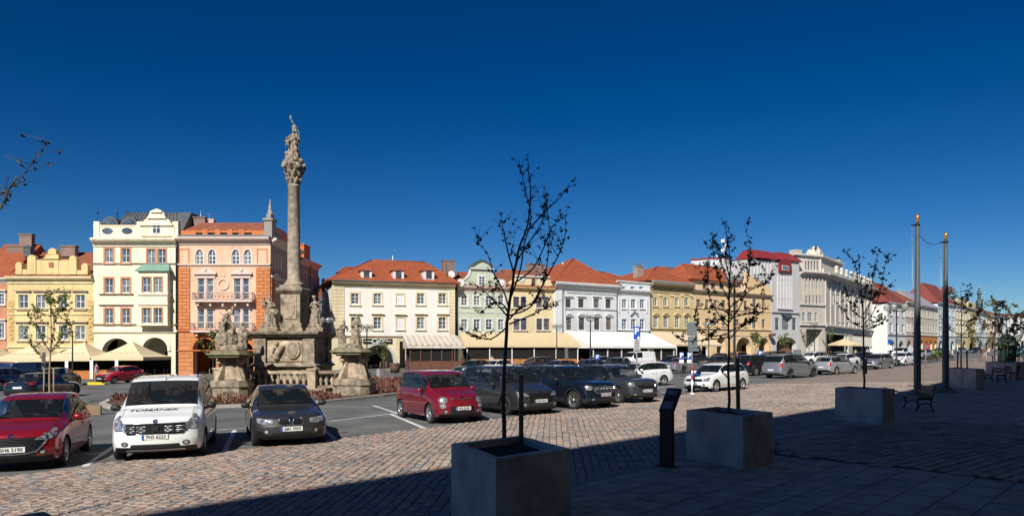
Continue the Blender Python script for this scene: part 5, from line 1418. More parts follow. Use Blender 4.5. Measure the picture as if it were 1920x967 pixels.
# steps and balustrade
q = MB(); q.box(-3.1, 3.1, -3.1, 2.6, -.2, .2); q.box(-2.8, 2.8, -2.8, 2.4, .2, .42)
q.build('steps', M_stone, mon)
bal = [(-2.6, -2.55), (2.0, -2.55), (3.5, -1.3)]
def balus(path, zf, name='balustrade'):
    q = MB(); H = .95
    for a, b in zip(path, path[1:]):
        a, b = Vector(a), Vector(b); d = (b-a).normalized(); n = Vector((-d.y, d.x)); L_ = (b-a).length
        mt = Matrix.Translation((a.x, a.y, 0)) @ Matrix.Rotation(math.atan2(d.y, d.x), 4, 'Z'); q.mtx = mt
        q.box(.22, L_-.22, -.16, .16, zf, zf+.14); q.box(.22, L_-.22, -.18, .18, zf+H-.16, zf+H)
        q.mtx = None
    for a in path: q.box(a[0]-.22, a[0]+.22, a[1]-.2, a[1]+.2, zf-.003, zf+H+.04); q.box(a[0]-.27, a[0]+.27, a[1]-.25, a[1]+.25, zf+H+.04, zf+H+.14)
    o = q.build(name, M_stone2, mon)
    for a, b in zip(path, path[1:]):
        a, b = Vector(a), Vector(b); L_ = (b-a).length; n = int((L_-.5)/.36)
        for i in range(n):
            p = a+(b-a)*((.3+(i+.5)*(L_-.6)/n)/L_)
            k = MB(); k.lathe([(.09, 0), (.09, .05), (.05, .08), (.12, .2), (.125, .3), (.06, .42), (.05, .46), (.1, .55), (.09, .62), (.09, .65)], (p.x, p.y, zf+.14), 9); k.build('baluster', M_stone2, o)
balus(bal, .42)
balus([(-4.0, -1.2), (-2.6, -2.55)], .42)
# vases on the balustrade block ends
q = MB(); q.ball((-1.95, -1.9, 1.35), .28, 10, 8, (1, 1, .8)); q.lathe([(.16, .9), (.1, 1.1), (.2, 1.2)], (-1.95, -1.9, 0), 10); q.ball((1.95, -1.9, 1.35), .28, 10, 8, (1, 1, .8)); q.lathe([(.16, .9), (.1, 1.1), (.2, 1.2)], (1.95, -1.9, 0), 10)
carve(q, 'stone_scroll', M_stone, .04, .04, mon)
mw = mon.matrix_basis.copy() if False else Matrix.Translation(cb) @ Matrix.Rotation(R(-4), 4, 'Z')
def statue(px, py, Y, m, label, name='statue', voxel=.026, disp=.045, mat_=None, rz=0.0):
    x = (px-CX)/F*Y
    o = carve(m, name, mat_ or M_statue, voxel, disp)
    o.location = (x, Y, Z(py, Y)); o.rotation_euler = (0, 0, rz)
    return tag(o, label, 'statue', 'stone figures of the column monument')
# Madonna on top
m = MB(); H = (Z(235, MY)-Z(306, MY))
m.lathe([(.5, -.06), (.46, .12), (.3, .3)], (0, 0, 0), 14)
for i in range(6): a = i*PI/3; m.ball((.4*math.cos(a), .4*math.sin(a), .12), .2, 8, 6)
robed(m, 0, 0, .2, 1.85, R(10), (.03, 0), ((.2, .25, 1.25), (-.3, .25, 1.05)), hood=False)
putto(m, -.28, -.25, .85, .42); m.tube([(-.3, -.1, .25), (-.36, -.1, .7)], [.16, .12], 8); m.ball((-.33, -.12, .55), .16, 8, 6)
m.lathe([(.11, 0), (.15, .12), (.05, .2)], (.03, 0, 2.05), 10)
m.tube([(.3, -.1, 1.3), (.15, -.05, 2.05), (-.12, 0, 2.62)], [.035, .035, .03], 6); m.tube([(.3, .05, 1.2), (.34, .05, 1.8), (.12, .02, 2.25), (-.1, 0, 2.5)], .03, 6)
m.ball((-.16, 0, 2.72), .09, 8, 6, (.8, .8, 1.6))
statue(550, 307, MY, m, 'crowned robed figure with raised staff on top of the tall column', voxel=.028, disp=.07)
# figures beside the shaft
m = MB(); m.box(-.55, .55, -.45, .45, 0, .22); m.box(-.45, .45, -.38, .38, .22, .42); robed(m, 0, 0, .42, 1.65, R(15), (-.05, 0), ((.1, .3, 1.1), (-.35, .2, 1.2)), beard=True, wide=1.25); putto(m, -.3, -.2, 1.35, .4); halo(m, -.3, .1, 2.0, .2); m.ball((.3, -.1, 1.1), .25, 8, 6)
statue(507, 622, 43.2, m, 'bearded robed figure carrying a child, on the block left of the shaft')
m = MB(); m.box(-.5, .5, -.42, .42, 0, .22); m.box(-.4, .4, -.35, .35, .22, .42); robed(m, 0, 0, .42, 1.62, R(-20), (-.1, -.05), ((.5, .4, 1.35), (-.2, .3, 1.2)), hat=True, wide=1.1); m.tube([(.15, -.4, 1.6), (.45, -.35, 1.9)], .04, 6)
statue(593, 622, 43.2, m, 'dark robed figure with a square cap, on the block right of the shaft')
# the two flanking pedestals
def flank(px, py, Y, label, mirror=1):
    b = P(px, Y); root = empty('stone_pedestal', b, R(6)*mirror, label, 'pedestal', 'flanking pedestals of the column monument')
    top = Z(py, Y)-b.z
    oct_ = lambda r, k=.62: [(-r, -r*k), (-r*k, -r), (r*k, -r), (r, -r*k), (r, r*k), (r*k, r), (-r*k, r), (-r, r*k)]
    q = MB(); q.slab(oct_(.99), -.2, .62); q.slab(oct_(1.05), .62, .74); q.slab(oct_(.97), .74, .86); q.slab(oct_(.9, .7), .86, .95); q.build('pedestal_base', M_stone, root)
    q = MB(); q.lathe([(.62, .95), (.55, 1.1), (.5, 1.6), (.5, top-.42)], (0, 0, 0), 18)
    q.build('pedestal_drum', M_stone2, root)
    for i in range(4):
        q = MB(Matrix.Rotation(PI/4+i*PI/2+R(8), 4, 'Z'))
        prof = [(.4, .95), (.96, .95), (.93, 1.12), (.8, 1.35), (.68, 1.65), (.63, 2.0), (.65, top-.7), (.79, top-.6), (.8, top-.48), (.74, top-.42), (.4, top-.42)]
        q.prism(prof, -.13, .13); q.ball((.76, 0, top-.6), .17, 8, 6, (1, .9, 1)); q.build('volute', M_stone2, root)
    q = MB(); q.slab(oct_(.85), top-.42, top-.34); q.slab(oct_(1.02), top-.34, top-.22); q.slab(oct_(1.12), top-.217, top-.12); q.slab(oct_(.95), top-.117, top); q.build('pedestal_cap', mat('mossy_stone', (0.27, 0.24, 0.15), .9, var=.5, vscale=3), root)
    return b
flank(434, 657, 40, 'left hand curved pedestal under the seated figure group', 1)
flank(665, 652, 40, 'right hand curved pedestal under two slender figures', -1)
m = MB(); m.lathe([(.8, -.03), (.75, .15), (.5, .3)], (0, 0, 0), 14)
robed(m, -.22, 0, .15, 2.25, R(15), (-.05, 0), ((.1, .3, .9), (-.3, .35, .9)), seated=True, hood=True, wide=1.25); putto(m, -.3, -.5, .95, .5); halo(m, -.42, 0, 2.1, .22); m.tube([(-.05, .1, 1.9), (.02, .1, 2.35)], [.14, .07], 8)
robed(m, .55, -.05, .1, 1.35, R(-30), (.05, 0), ((.5, .2, 1.25), (-.4, .3, 1.1)), wide=1.1); m.ball((.62, 0, .75), .34, 10, 8, (1, .8, 1.3)); m.ball((.5, 0, .45), .3, 8, 6)
statue(435, 656, 40, m, 'large seated veiled figure with a child and a companion, on the left pedestal', 'statue_group', .035, .08)
m = MB(); m.lathe([(.7, -.03), (.65, .1), (.4, .2)], (.05, 0, 0), 14)
robed(m, .35, 0, .1, 1.6, R(-10), (.06, 0), ((.25, .3, 1.3), (-.25, .3, 1.2)), hood=True, wide=1.0)
robed(m, -.42, 0, .1, 1.35, R(35), (.16, -.12), ((.5, .3, 1.2), (.1, .4, 1.25)), wide=.75); m.tube([(-.5, .15, 1.1), (-.75, .25, .9), (-.62, .2, .35)], [.1, .07, .03], 6)
statue(655, 651, 40, m, 'slender veiled figure and bending companion on the right pedestal', 'statue_group', .03, .06)

# ------------------------------------------------------------------ planted island
BED = [G(*p) for p in ((186, 760), (200, 766), (300, 768), (403, 765), (605, 756), (720, 744), (852, 728), (860, 722), (845, 715), (700, 711), (480, 716), (300, 735), (205, 750))]
BEDP = [(p.x, p.y) for p in BED]
q = MB(); rows = offs(BEDP+[BEDP[0]], 0)
cen = Vector((sum(p[0] for p in BEDP)/len(BEDP), sum(p[1] for p in BEDP)/len(BEDP)))
inner = [tuple(Vector(p)+(cen-Vector(p)).normalized()*.3) for p in BEDP]
for i in range(len(BEDP)):
    j = (i+1) % len(BEDP); q.slab([BEDP[i], BEDP[j], inner[j], inner[i]], lambda x, y: gz(x)-.1, lambda x, y: gz(x)+.13)
tag(q.build('kerb', mat('pale_kerb', (0.42, 0.39, 0.34), .85, var=.3, vscale=4)), kind='structure')
bed = MB(); bed.slab(inner, lambda x, y: gz(x)-.1, lambda x, y: gz(x)+.1)
tag(bed.build('planting_bed', mat('bark_mulch', (0.12, 0.065, 0.045), .95, var=.6, vscale=9, bump=.9, bscale=40)), kind='structure')
rnd = random.Random(7)
q = MB(); cnt = 0
xs = [p[0] for p in inner]; ys = [p[1] for p in inner]
while cnt < 1500:
    x, y = rnd.uniform(min(xs), max(xs)), rnd.uniform(min(ys), max(ys))
    if not inpoly(x, y, inner): continue
    # keep off the stone base
    if abs(x-cb.x) < 3.3 and abs(y-cb.y) < 3.3: continue
    if min((Vector((x, y))-Vector((P(434, 40).x, 40))).length, (Vector((x, y))-Vector((P(665, 40).x, 40))).length) < 1.35: continue
    if noise.noise(Vector((x*.35, y*.35, 3))) < -.12: continue
    cnt += 1
    h_ = rnd.uniform(.12, .36); q.mi = rnd.choice((0, 0, 1, 2))
    for k_ in range(9):
        a = rnd.uniform(0, 2*PI); r = rnd.uniform(.03, .24); t = rnd.uniform(.4, 1)
        p0 = Vector((x, y, gz(x)+.1)); p1 = Vector((x+r*math.cos(a), y+r*math.sin(a), gz(x)+.1+h_*t)); w = Vector((-math.sin(a), math.cos(a), 0))*.03
        q.poly([p0-w*.4, p1-w, p1+Vector((0, 0, .04)), p1+w]); 
tag(q.build('low_shrubs', [mat('barberry_red', (0.13, 0.035, 0.03), .8), mat('barberry_brown', (0.18, 0.08, 0.05), .8), mat('dry_stems', (0.28, 0.17, 0.1), .8)]), 'low dark red ground cover shrubs on the planted island round the column', 'shrubs', kind='stuff')
# ------------------------------------------------------------------ cafe terraces and awnings
M_metalw = mat('white_metal', (0.75, 0.75, 0.75), .4)
def tinted(name, col, alpha):
    m = mat(name, col, .08)
    m.node_tree.nodes['Principled BSDF'].inputs['Alpha'].default_value = alpha
    return m
M_film = tinted('terrace_glazing', (0.03, 0.028, 0.026), .78)
M_wood = mat('terrace_wood', (0.12, 0.05, 0.03), .7, var=.3)
def canopy(label, L, Rr, depth, z_back, z_front, roofm, posts=5, basem=None, base_h=0.0, film=True, postm=None, val=.25, stripes=0, name='terrace_canopy', cat='awning', sides=True, over=.3, group='cafe awnings along the houses'):
    A = Vector(((L[0]-CX)/F*L[1], L[1])); B = Vector(((Rr[0]-CX)/F*Rr[1], Rr[1])); d = B-A; W = d.length
    root = empty(name, (A.x, A.y, gz(A.x)), math.atan2(d.y, d.x), label, cat, group)
    sl = SL*d.x/W
    zg_ = lambda u: sl*u
    q = MB(); n = max(stripes, 10)
    for i in range(n):
        u0, u1 = -over+(W+2*over)*i/n, -over+(W+2*over)*(i+1)/n
        sag = .1 if stripes else .0
        for j in range(4):
            v0, v1 = j/4, (j+1)/4
            f = lambda v: z_front+(z_back-z_front)*v-(.12*math.sin(PI*v))
            um = (u0+u1)/2
            y0, y1 = -over+(depth+over)*v0, -over+(depth+over)*v1
            q.poly([(u0, y0, f(v0)), (um, y0, f(v0)+sag), (um, y1, f(v1)+sag), (u0, y1, f(v1))], bool(stripes)); q.poly([(um, y0, f(v0)+sag), (u1, y0, f(v0)), (u1, y1, f(v1)), (um, y1, f(v1)+sag)], bool(stripes))
    q.box(-over, W+over, -over-.03, -over, z_front-val, z_front+.02)
    if sides:
        for u in (-over, W+over): q.poly([(u, -over, z_front-val), (u, depth, z_front-val), (u, depth, z_back), (u, -over, z_front)])
    q.build('canopy_cloth', roofm, root)
    for i in range(posts):
        u = .06+(W-.12)*i/(posts-1); k = MB(); k.box(u-.06, u+.06, -.06, .06, zg_(u)-.3, z_front-.02); k.build('post', postm or M_metalw, root)
    if basem:
        k = MB()
        for i in range(posts-1):
            u0, u1 = .06+(W-.12)*i/(posts-1)+.07, .06+(W-.12)*(i+1)/(posts-1)-.07
            k.box(u0, u1, -.05, .05, zg_(u0)-.1, base_h); k.box(u0+.06, u1-.06, -.08, -.053, zg_(u0)+.2, base_h-.12)
        k.box(-.05, .02, .08, depth-.2, -.2, base_h); k.box(W-.02, W+.05, .08, depth-.2, zg_(W)-.2, base_h)
        k.build('terrace_panel', basem, root)
    if film:
        k = MB(); k.poly([(0, .07, base_h+.01), (W, .07, base_h+.01), (W, .07, z_front-.1), (0, .07, z_front-.1)]); k.build('glazing', M_film, root)
    # what stands inside: tables and chairs in the dark
    k = MB(); k.box(.1, W-.1, depth-.4, depth-.3, -.3, min(z_back-.3, 3.4)); k.build('terrace_shade_panel', M_dark, root)  # near-black panel put in for the shade under the canopy
    k = MB(); rn = random.Random(int(L[0]))
    for i in range(int(W/2.2)):
        u = 1.2+i*2.2; y = depth*.5+rn.uniform(-.5, .5); g = zg_(u)
        k.box(u-.4, u+.4, y-.4, y+.4, g+.72, g+.76); k.box(u-.05, u+.05, y-.05, y+.05, g, g+.72)
        for s_ in (-1, 1):
            c = u+s_*.75; k.box(c-.2, c+.2, y-.2, y+.2, g+.42, g+.47); k.box(c+s_*.17, c+s_*.2, y-.2, y+.2, g+.47, g+.95)
            for a in (-.17, .17):
                for b in (-.17, .17): k.box(c+a-.02, c+a+.02, y+b-.02, y+b+.02, g, g+.42)
    k.build('cafe_furniture', M_wood, root)
    return root, W
cl_tan = mat('tan_canvas', (0.66, 0.52, 0.31), .85, var=.12, vscale=1); cl_white = mat('white_canvas', (0.8, 0.78, 0.72), .85, var=.05); cl_beige = mat('beige_canvas', (0.68, 0.56, 0.38), .85, var=.1)
cl_str = mat('greyish_canvas', (0.62, 0.55, 0.46), .8, var=.3, vscale=2); orw = mat('orange_wood', (0.42, 0.17, 0.04), .6, var=.35, vscale=3); brw = mat('red_brown_panel', (0.14, 0.055, 0.035), .6, var=.2)
canopy('wavy greyish plastic canopy with dark red panels beside the cafe arch', (768, 96), (868, 97.5), 7.5, 4.6, 3.15, cl_str, 6, brw, 1.15, postm=brw, stripes=10, val=.35)
canopy('long tan awning over an orange wooden terrace in front of the green and yellow houses', (875, 101), (1084, 103.5), 8, 5.1, 3.1, cl_tan, 6, orw, 1.25)
canopy('white awning sloping down in front of the pale blue and white houses', (1112, 111), (1264, 120), 6.5, 5.2, 2.75, cl_white, 7, M_wood, .7)
canopy('beige awning with a slanted end in front of the ochre house', (1268, 123), (1352, 132), 5, 5.1, 2.9, cl_beige, 4, M_wood, .7, film=False)
# pyramid tents on the left
M_tent = mat('cream_tent', (0.7, 0.58, 0.36), .85, var=.08)
orb = mat('orange_board', (0.5, 0.17, 0.03), .6, var=.2)
TY = 82
def tent(pxc, w, d, label):
    b = P(pxc, TY); root = empty('terrace_tent', b, 0, label, 'tent', 'pyramid tents of the cafe terrace')
    zE, zP = 2.25, 3.95; hw, hd = w/2, d/2
    q = MB(); c = []
    for i in range(4):
        p = [(-hw, -hd), (hw, -hd), (hw, hd), (-hw, hd)]
        a, e = p[i], p[(i+1) % 4]
        for j in range(4):
            t0, t1 = j/4, (j+1)/4
            zz0, zz1 = zE+(zP-zE)*(t0**1.35), zE+(zP-zE)*(t1**1.35)
            f = lambda pt, t: (pt[0]*(1-t), pt[1]*(1-t))
            A0, E0, A1, E1 = f(a, t0), f(e, t0), f(a, t1), f(e, t1)
            if j < 3: q.poly([(*A0, zz0), (*E0, zz0), (*E1, zz1), (*A1, zz1)])
            else: q.poly([(*A0, zz0), (*E0, zz0), (0, 0, zP)])
        q.poly([(*a, zE-.35), (*e, zE-.35), (*e, zE), (*a, zE)])
    q.build('tent_roof', M_tent, root)
    q = MB(); rn = random.Random(int(pxc))
    for i in range(26):                       # a line of flowing script along the roof slope
        t = .35+.02*math.sin(i*.9); u = -1.3+i*.1; z = zE+(zP-zE)*(t**1.35)
        y = -hd*(1-t); q.tube([(u, y-.03, z+.02+.06*math.sin(i*1.7)), (u+.1, y-.03, z+.02+.06*math.sin((i+1)*1.7))], .022, 4)
    q.build('printed_script', mat('script_brown', (0.3, 0.24, 0.16), .8), root)
    for i in range(3):
        u = -hw+.15+i*(w-.3)/2
        if i == 2 and pxc != 250: continue
        k = MB(); k.box(u-.17, u+.17, -hd-.02, -hd+.12, -.3, zE-.3); k.build('post', M_metalw, root)
    k = MB(); k.box(-hw+.4, hw, -hd+.02, -hd+.08, -.1, .85 if pxc > 100 else .3); k.box(-hw+.4, hw, -hd+.0, -hd+.1, .85, .9) if pxc > 100 else None; k.build('terrace_panel', orb, root)
    k = MB(); 
    for i in range(3):
        for y in (-1, 1.2):
            u = -hw+1+i*w/3; k.box(u-.4, u+.4, y-.4, y+.4, .72, .76); k.box(u-.05, u+.05, y-.05, y+.05, 0, .72); k.box(u+.6, u+1.0, y-.2, y+.2, .42, .47); k.box(u+.95, u+1.0, y-.2, y+.2, .47, .95)
            for a in (.62, .95):
                for c_ in (-.18, .14): k.box(u+a, u+a+.04, y+c_, y+c_+.04, 0, .42)
    k.build('cafe_furniture', M_wood, root)
    k = MB(); k.box(-hw, hw, hd-.1, hd, -.1, 2.1); k.build('tent_shade_panel', M_dark, root)  # near-black sheet stands in for the shade inside the tent
tent(-20, 5.3, 6.5, 'cream pyramid tent cut off by the left edge of the photo')
tent(68, 5.2, 6.5, 'cream pyramid tent above the small red car tail, between the edge tent and the next')
tent(158, 5.2, 6.5, 'cream pyramid tent in the middle of the terrace, below the yellow house')
tent(248, 5.6, 6.5, 'cream pyramid tent in front of the arches of the tall cream house')
# parasol at the beige corner building
def parasol(px, Y, r, label, zE=2.5):
    b = P(px, Y); root = empty('parasol', b, 0, label, 'parasol')
    q = MB(); q.lathe([(r, zE-.2), (r, zE), (r*.5, zE+.45), (.05, zE+.9)], (0, 0, 0), 8, False, cap=False); q.build('canopy_cloth', cl_tan, root)
    q = MB(); q.tube([(0, 0, 0), (0, 0, zE+.9)], .05, 6); q.box(-.4, .4, -.4, .4, 0, .08); q.build('pole', M_metalw, root)
parasol(1583, 118, 2.6, 'cream parasol in front of the beige corner building')
# ------------------------------------------------------------------ cars
def paint(name, col, metal=0.0, rough=.35, flake=0.0):
    m = mat('paint_'+name, col, rough, metal=metal, coat=1.0)
    return m
def tint(name, col, a):
    m = mat(name, col, .02, spec=.8)
    m.node_tree.nodes['Principled BSDF'].inputs['Alpha'].default_value = a
    return m
M_cg = tint('car_glass', (0.012, 0.016, 0.018), .62)
M_cgd = tint('tinted_glass', (0.006, 0.008, 0.01), .97)
M_blk = mat('black_plastic', (0.02, 0.02, 0.022), .55, var=.2, vscale=20)
M_grl = mat('gloss_black', (0.01, 0.01, 0.012), .2)
M_chr = mat('chrome', (0.75, 0.76, 0.78), .12, metal=1.0)
M_tyre = mat('tyre_rubber', (0.022, 0.022, 0.022), .85, bump=.3, bscale=60)
M_rim = mat('alloy', (0.5, 0.51, 0.53), .3, metal=.8)
M_rimd = mat('dark_alloy', (0.06, 0.06, 0.065), .35, metal=.6)
M_lens = mat('headlamp_lens', (0.55, 0.58, 0.62), .05, metal=.55, coat=1.0, var=.7, vscale=9)
M_lamp = mat('lamp_reflector', (0.9, 0.9, 0.9), .08, metal=.9)
M_tail = mat('tail_lamp', (0.35, 0.012, 0.012), .12, coat=1.0)
M_seat = mat('seat_fabric', (0.06, 0.06, 0.063), .9)
M_plate = mat('plate_white', (0.72, 0.72, 0.7), .5); M_pblue = mat('plate_blue', (0.02, 0.08, 0.4), .5); M_ptx = mat('plate_text', (0.01, 0.01, 0.01), .6)
M_base = paint('base', (0.4, 0.4, 0.4))
def interp(t, pts):
    if t <= pts[0][0]: return pts[0][1]
    for a, b in zip(pts, pts[1:]):
        if t <= b[0]:
            k = (t-a[0])/(b[0]-a[0]); return a[1]+(b[1]-a[1])*k
    return pts[-1][1]
def sinterp(t, pts):
    "smooth (monotone-ish) interpolation"
    n = len(pts)
    if t <= pts[0][0]: return pts[0][1]
    if t >= pts[-1][0]: return pts[-1][1]
    for i in range(n-1):
        if t <= pts[i+1][0]:
            x0, y0 = pts[i]; x1, y1 = pts[i+1]; h = x1-x0; d = (y1-y0)/h
            def sl(j):
                if j == 0: return (pts[1][1]-pts[0][1])/(pts[1][0]-pts[0][0])
                if j == n-1: return (pts[-1][1]-pts[-2][1])/(pts[-1][0]-pts[-2][0])
                a = (pts[j][1]-pts[j-1][1])/(pts[j][0]-pts[j-1][0]); b = (pts[j+1][1]-pts[j][1])/(pts[j+1][0]-pts[j][0])
                return 0 if a*b <= 0 else 2*a*b/(a+b)
            m0, m1 = sl(i), sl(i+1); k = (t-x0)/h
            return y0*(2*k**3-3*k*k+1)+h*m0*(k**3-2*k*k+k)+y1*(3*k*k-2*k**3)+h*m1*(k**3-k*k)
SPEC = dict(
 hatch=dict(L=4.1, W=1.70, H=1.50, fo=.82, wb=2.57, r=.31, nose=.74, cz=.98, cs=1.12, ws=1.80, rt=3.35, rb=3.93, rbz=.98, belt=(.92, 1.06), hoodc=.055, wr=.71, tail=.86),
 mpv=dict(L=4.6, W=1.93, H=1.83, fo=.86, wb=2.81, r=.315, nose=.88, cz=1.14, cs=.98, ws=1.75, rt=4.15, rb=4.45, rbz=1.08, belt=(1.06, 1.16), hoodc=.05, wr=.76, tail=.9),
 sedan=dict(L=4.9, W=1.86, H=1.46, fo=.83, wb=2.97, r=.335, nose=.70, cz=.93, cs=1.5, ws=2.2, rt=3.5, rb=4.25, rbz=1.04, belt=(.9, 1.0), hoodc=.06, wr=.68, tail=1.0),
 bubble=dict(L=4.15, W=1.78, H=1.67, fo=.80, wb=2.61, r=.315, nose=.84, cz=1.07, cs=.92, ws=1.5, rt=3.7, rb=4.03, rbz=1.05, belt=(1.0, 1.08), hoodc=.09, wr=.78, tail=.92),
 bigmpv=dict(L=4.85, W=1.92, H=1.75, fo=.95, wb=2.85, r=.345, nose=.82, cz=1.1, cs=1.12, ws=2.0, rt=4.25, rb=4.72, rbz=1.1, belt=(1.02, 1.16), hoodc=.07, wr=.75, tail=1.0),
 suv=dict(L=4.7, W=1.88, H=1.68, fo=.9, wb=2.79, r=.36, nose=.93, cz=1.12, cs=1.3, ws=2.0, rt=4.1, rb=4.58, rbz=1.12, belt=(1.07, 1.16), hoodc=.06, wr=.74, tail=1.02),
 suv2=dict(L=4.4, W=1.84, H=1.62, fo=.88, wb=2.64, r=.345, nose=.9, cz=1.08, cs=1.22, ws=1.9, rt=3.8, rb=4.28, rbz=1.08, belt=(1.03, 1.12), hoodc=.06, wr=.74, tail=.98),
 wagon=dict(L=4.35, W=1.70, H=1.49, fo=.85, wb=2.56, r=.315, nose=.75, cz=.98, cs=1.18, ws=1.85, rt=3.8, rb=4.22, rbz=1.0, belt=(.94, 1.03), hoodc=.06, wr=.72, tail=.88),
 van=dict(L=5.0, W=1.95, H=1.96, fo=.9, wb=3.1, r=.33, nose=.9, cz=1.22, cs=.75, ws=1.5, rt=4.85, rb=4.96, rbz=1.2, belt=(1.12, 1.16), hoodc=.05, wr=.86, tail=1.0),
)
CARB = {}
def build_car(kind, variant='a', name='parked_car', cat='car', rail=False, clad=False, panel=False, tint_rear=False, spokes=5, rimd=False, trimc=False, grille=None, head=None, nose_slope=.22, text=None):
    p = SPEC[kind]; L, W, H = p['L'], p['W'], p['H']; w2 = W/2; bot = .2 if 'suv' not in kind else .24
    root = empty(name, (0, 0, 0))
    xf = lambda s: L/2-s
    topf = [(0, p['nose']), (.1, p['nose']+.07), (.35, p['nose']+.12), (p['cs']-.1, p['cz']-.01), (p['cs'], p['cz'])]
    roof = [(p['ws'], H-.09), (p['ws']+.25, H-.03), ((p['ws']+p['rt'])/2, H), (p['rt']-.2, H-.035), (p['rt'], H-.08)]
    def top(s):
        if s <= p['cs']: return sinterp(s, topf)
        if s < p['ws']:
            k = (s-p['cs'])/(p['ws']-p['cs']); return p['cz']+(H-.09-p['cz'])*(k+.09*math.sin(PI*k))
        if s <= p['rt']: return sinterp(s, roof)
        if s < p['rb']:
            k = (s-p['rt'])/(p['rb']-p['rt']); return (H-.08)+(p['rbz']-H+.08)*(k-.07*math.sin(PI*k))
        k = (s-p['rb'])/max(L-p['rb'], .01); return p['rbz']+(p['tail']-p['rbz'])*k
    b0, b1 = p['belt']
    def belt(s):
        if s <= p['cs']-.15: return top(s)-p['hoodc']-.01
        if s >= p['rb']: return top(s)-.05
        z = sinterp(s, [(p['cs']-.15, top(p['cs']-.15)-p['hoodc']-.01), (p['cs']+.35, b0), (p['rt']-.3, (b0*.3+b1*.7)), (p['rb'], b1 if b1 < p['rbz']-.03 else p['rbz']-.04)])
        return min(z, top(s)-.04)
    def hw(s):
        return w2*sinterp(s, [(0, .86), (.15, .925), (.5, .975), (1.2, .995), (L/2, 1.0), (L-1.0, .985), (L-.35, .955), (L, .88)])
    def rw(s):      # half width of the roof / hood inner line relative
        if s <= p['cs']: return .80
        if s < p['ws']: return .80+(p['wr']-.80)*((s-p['cs'])/(p['ws']-p['cs']))
        if s <= p['rt']: return p['wr']
        if s < p['rb']: return p['wr']+(.78-p['wr'])*((s-p['rt'])/(p['rb']-p['rt']))
        return .78
    fw, rwh = p['fo'], p['fo']+p['wb']; ra = p['r']+.055
    st = set([0, .04, .1, p['cs'], p['ws'], p['rt'], p['rb'], L-.04, L])
    t = .2
    while t < L-.05: st.add(round(t, 3)); t += .12
    for c in (fw, rwh):
        for k in range(-8, 9): st.add(round(c+ra*math.sin(k*PI/16), 3))
    bp = p['ws']+(.95 if kind != 'sedan' else .85); cp = min(bp+.95, p['rt']-.12 if kind not in ('bigmpv', 'wagon', 'suv', 'mpv', 'van') else p['rt']-.3)
    marks = dict(a0=p['cs']+.42*(p['ws']-p['cs']), b0=bp-.045, b1=bp+.045, c0=cp-.035, c1=cp+.035, d=p['rt']+.45*(p['rb']-p['rt'])-.12, wb=p['cs']+.05, wt=p['ws']-.05, rt0=p['rt']+.05, rb0=p['rb']-.06)
    st |= set(round(v, 3) for v in marks.values())
    st = sorted(st); out = [st[0]]
    for s in st[1:]:
        if s-out[-1] > .018 or s in (p['cs'], p['ws'], p['rt'], p['rb'], L) or s in [round(v, 3) for v in marks.values()]:
            if s-out[-1] <= .018 and out[-1] not in (0, p['cs'], p['ws'], p['rt'], p['rb']) and out[-1] not in [round(v, 3) for v in marks.values()]: out[-1] = s
            else: out.append(s)
    st = out
    NS = 9
    def ring(s):
        h, zb, zt = hw(s), belt(s), top(s); k = rw(s)
        btm = bot+(.1 if s < .05 else 0)+(.12*max(0, (s-(L-.5))/.5))
        pts = [(0, btm), (h*.72, btm), (h*.93, btm+.01)]
        for i in range(NS+1):
            f = i/NS; z = btm+.03+(zb-btm-.03)*f
            wfac = interp(f, [(0, .955), (.12, .985), (.35, 1.0), (.6, .995), (.82, .985), (.93, .962), (1.0, .925)])
            pts.append((h*wfac, z))
        z7 = zt-(.035 if s > p['cs'] else p['hoodc']*.35)
        y5 = h*.925
        y7 = h*k
        pts.append((y5+(y7-y5)*.06, zb+(z7-zb)*.06))
        pts.append((y5+(y7-y5)*.5+(.02 if s > p['cs'] else 0)*1, zb+(z7-zb)*.5))
        pts.append((y5+(y7-y5)*.93, zb+(z7-zb)*.93))
        pts.append((y7, z7+.004))
        pts.append((h*k*.93, z7+(zt-z7)*.55)); pts.append((h*k*.72, z7+(zt-z7)*.78)); pts.append((h*k*.38, zt-(zt-z7)*.05)); pts.append((0, zt))
        return pts
    IB = 2+NS+1                       # belt index
    CR = IB+4
    rings = [ring(s) for s in st]
    N = len(rings[0])
    def deform(s, y, z):
        fr = max(0, 1-s/.9)**1.6; rr = max(0, 1-(L-s)/.8)**1.6
        yy = abs(y)/w2
        ds = fr*(.30*yy**2.6+nose_slope*max(0, z-.5)*1.0+.10*max(0, .42-z))
        dr = rr*(.18*yy**2.8+.10*max(0, z-.6)+.12*max(0, .45-z))
        return s+ds-dr
    V, Fc, kind_f = [], [], []
    idx = {}
    for i, s in enumerate(st):
        for side in (1, -1):
            for j, (y, z) in enumerate(rings[i]):
                if y == 0 and side == -1: idx[(i, -1, j)] = idx[(i, 1, j)]; continue
                ss = deform(s, y, z)
                if 2 <= j <= IB-1:
                    for c in (fw, rwh):
                        dx, dz = ss-c, z-p['r']; d = math.hypot(dx, dz)
                        if d < ra*.999 and dz > -p['r']:
                            if d < 1e-4: dx, dz, d = 0, 1, 1
                            a = math.atan2(dz, dx); a = max(-.35, min(PI+.35, a)) if dz > 0 or True else a
                            if dz < 0 and a < -.35: a = -.35
                            ss, z = c+math.cos(a)*ra, p['r']+math.sin(a)*ra
                idx[(i, side, j)] = len(V); V.append(Vector((xf(ss), y*side, z)))
    def inside(i, j):
        s, (y, z) = st[i], rings[i][j]
        ss = deform(s, y, z)
        return any(math.hypot(ss-c, z-p['r']) < ra*.999 for c in (fw, rwh))
    def near_wheel(s): return any(abs(s-c) < ra*1.02 for c in (fw, rwh))
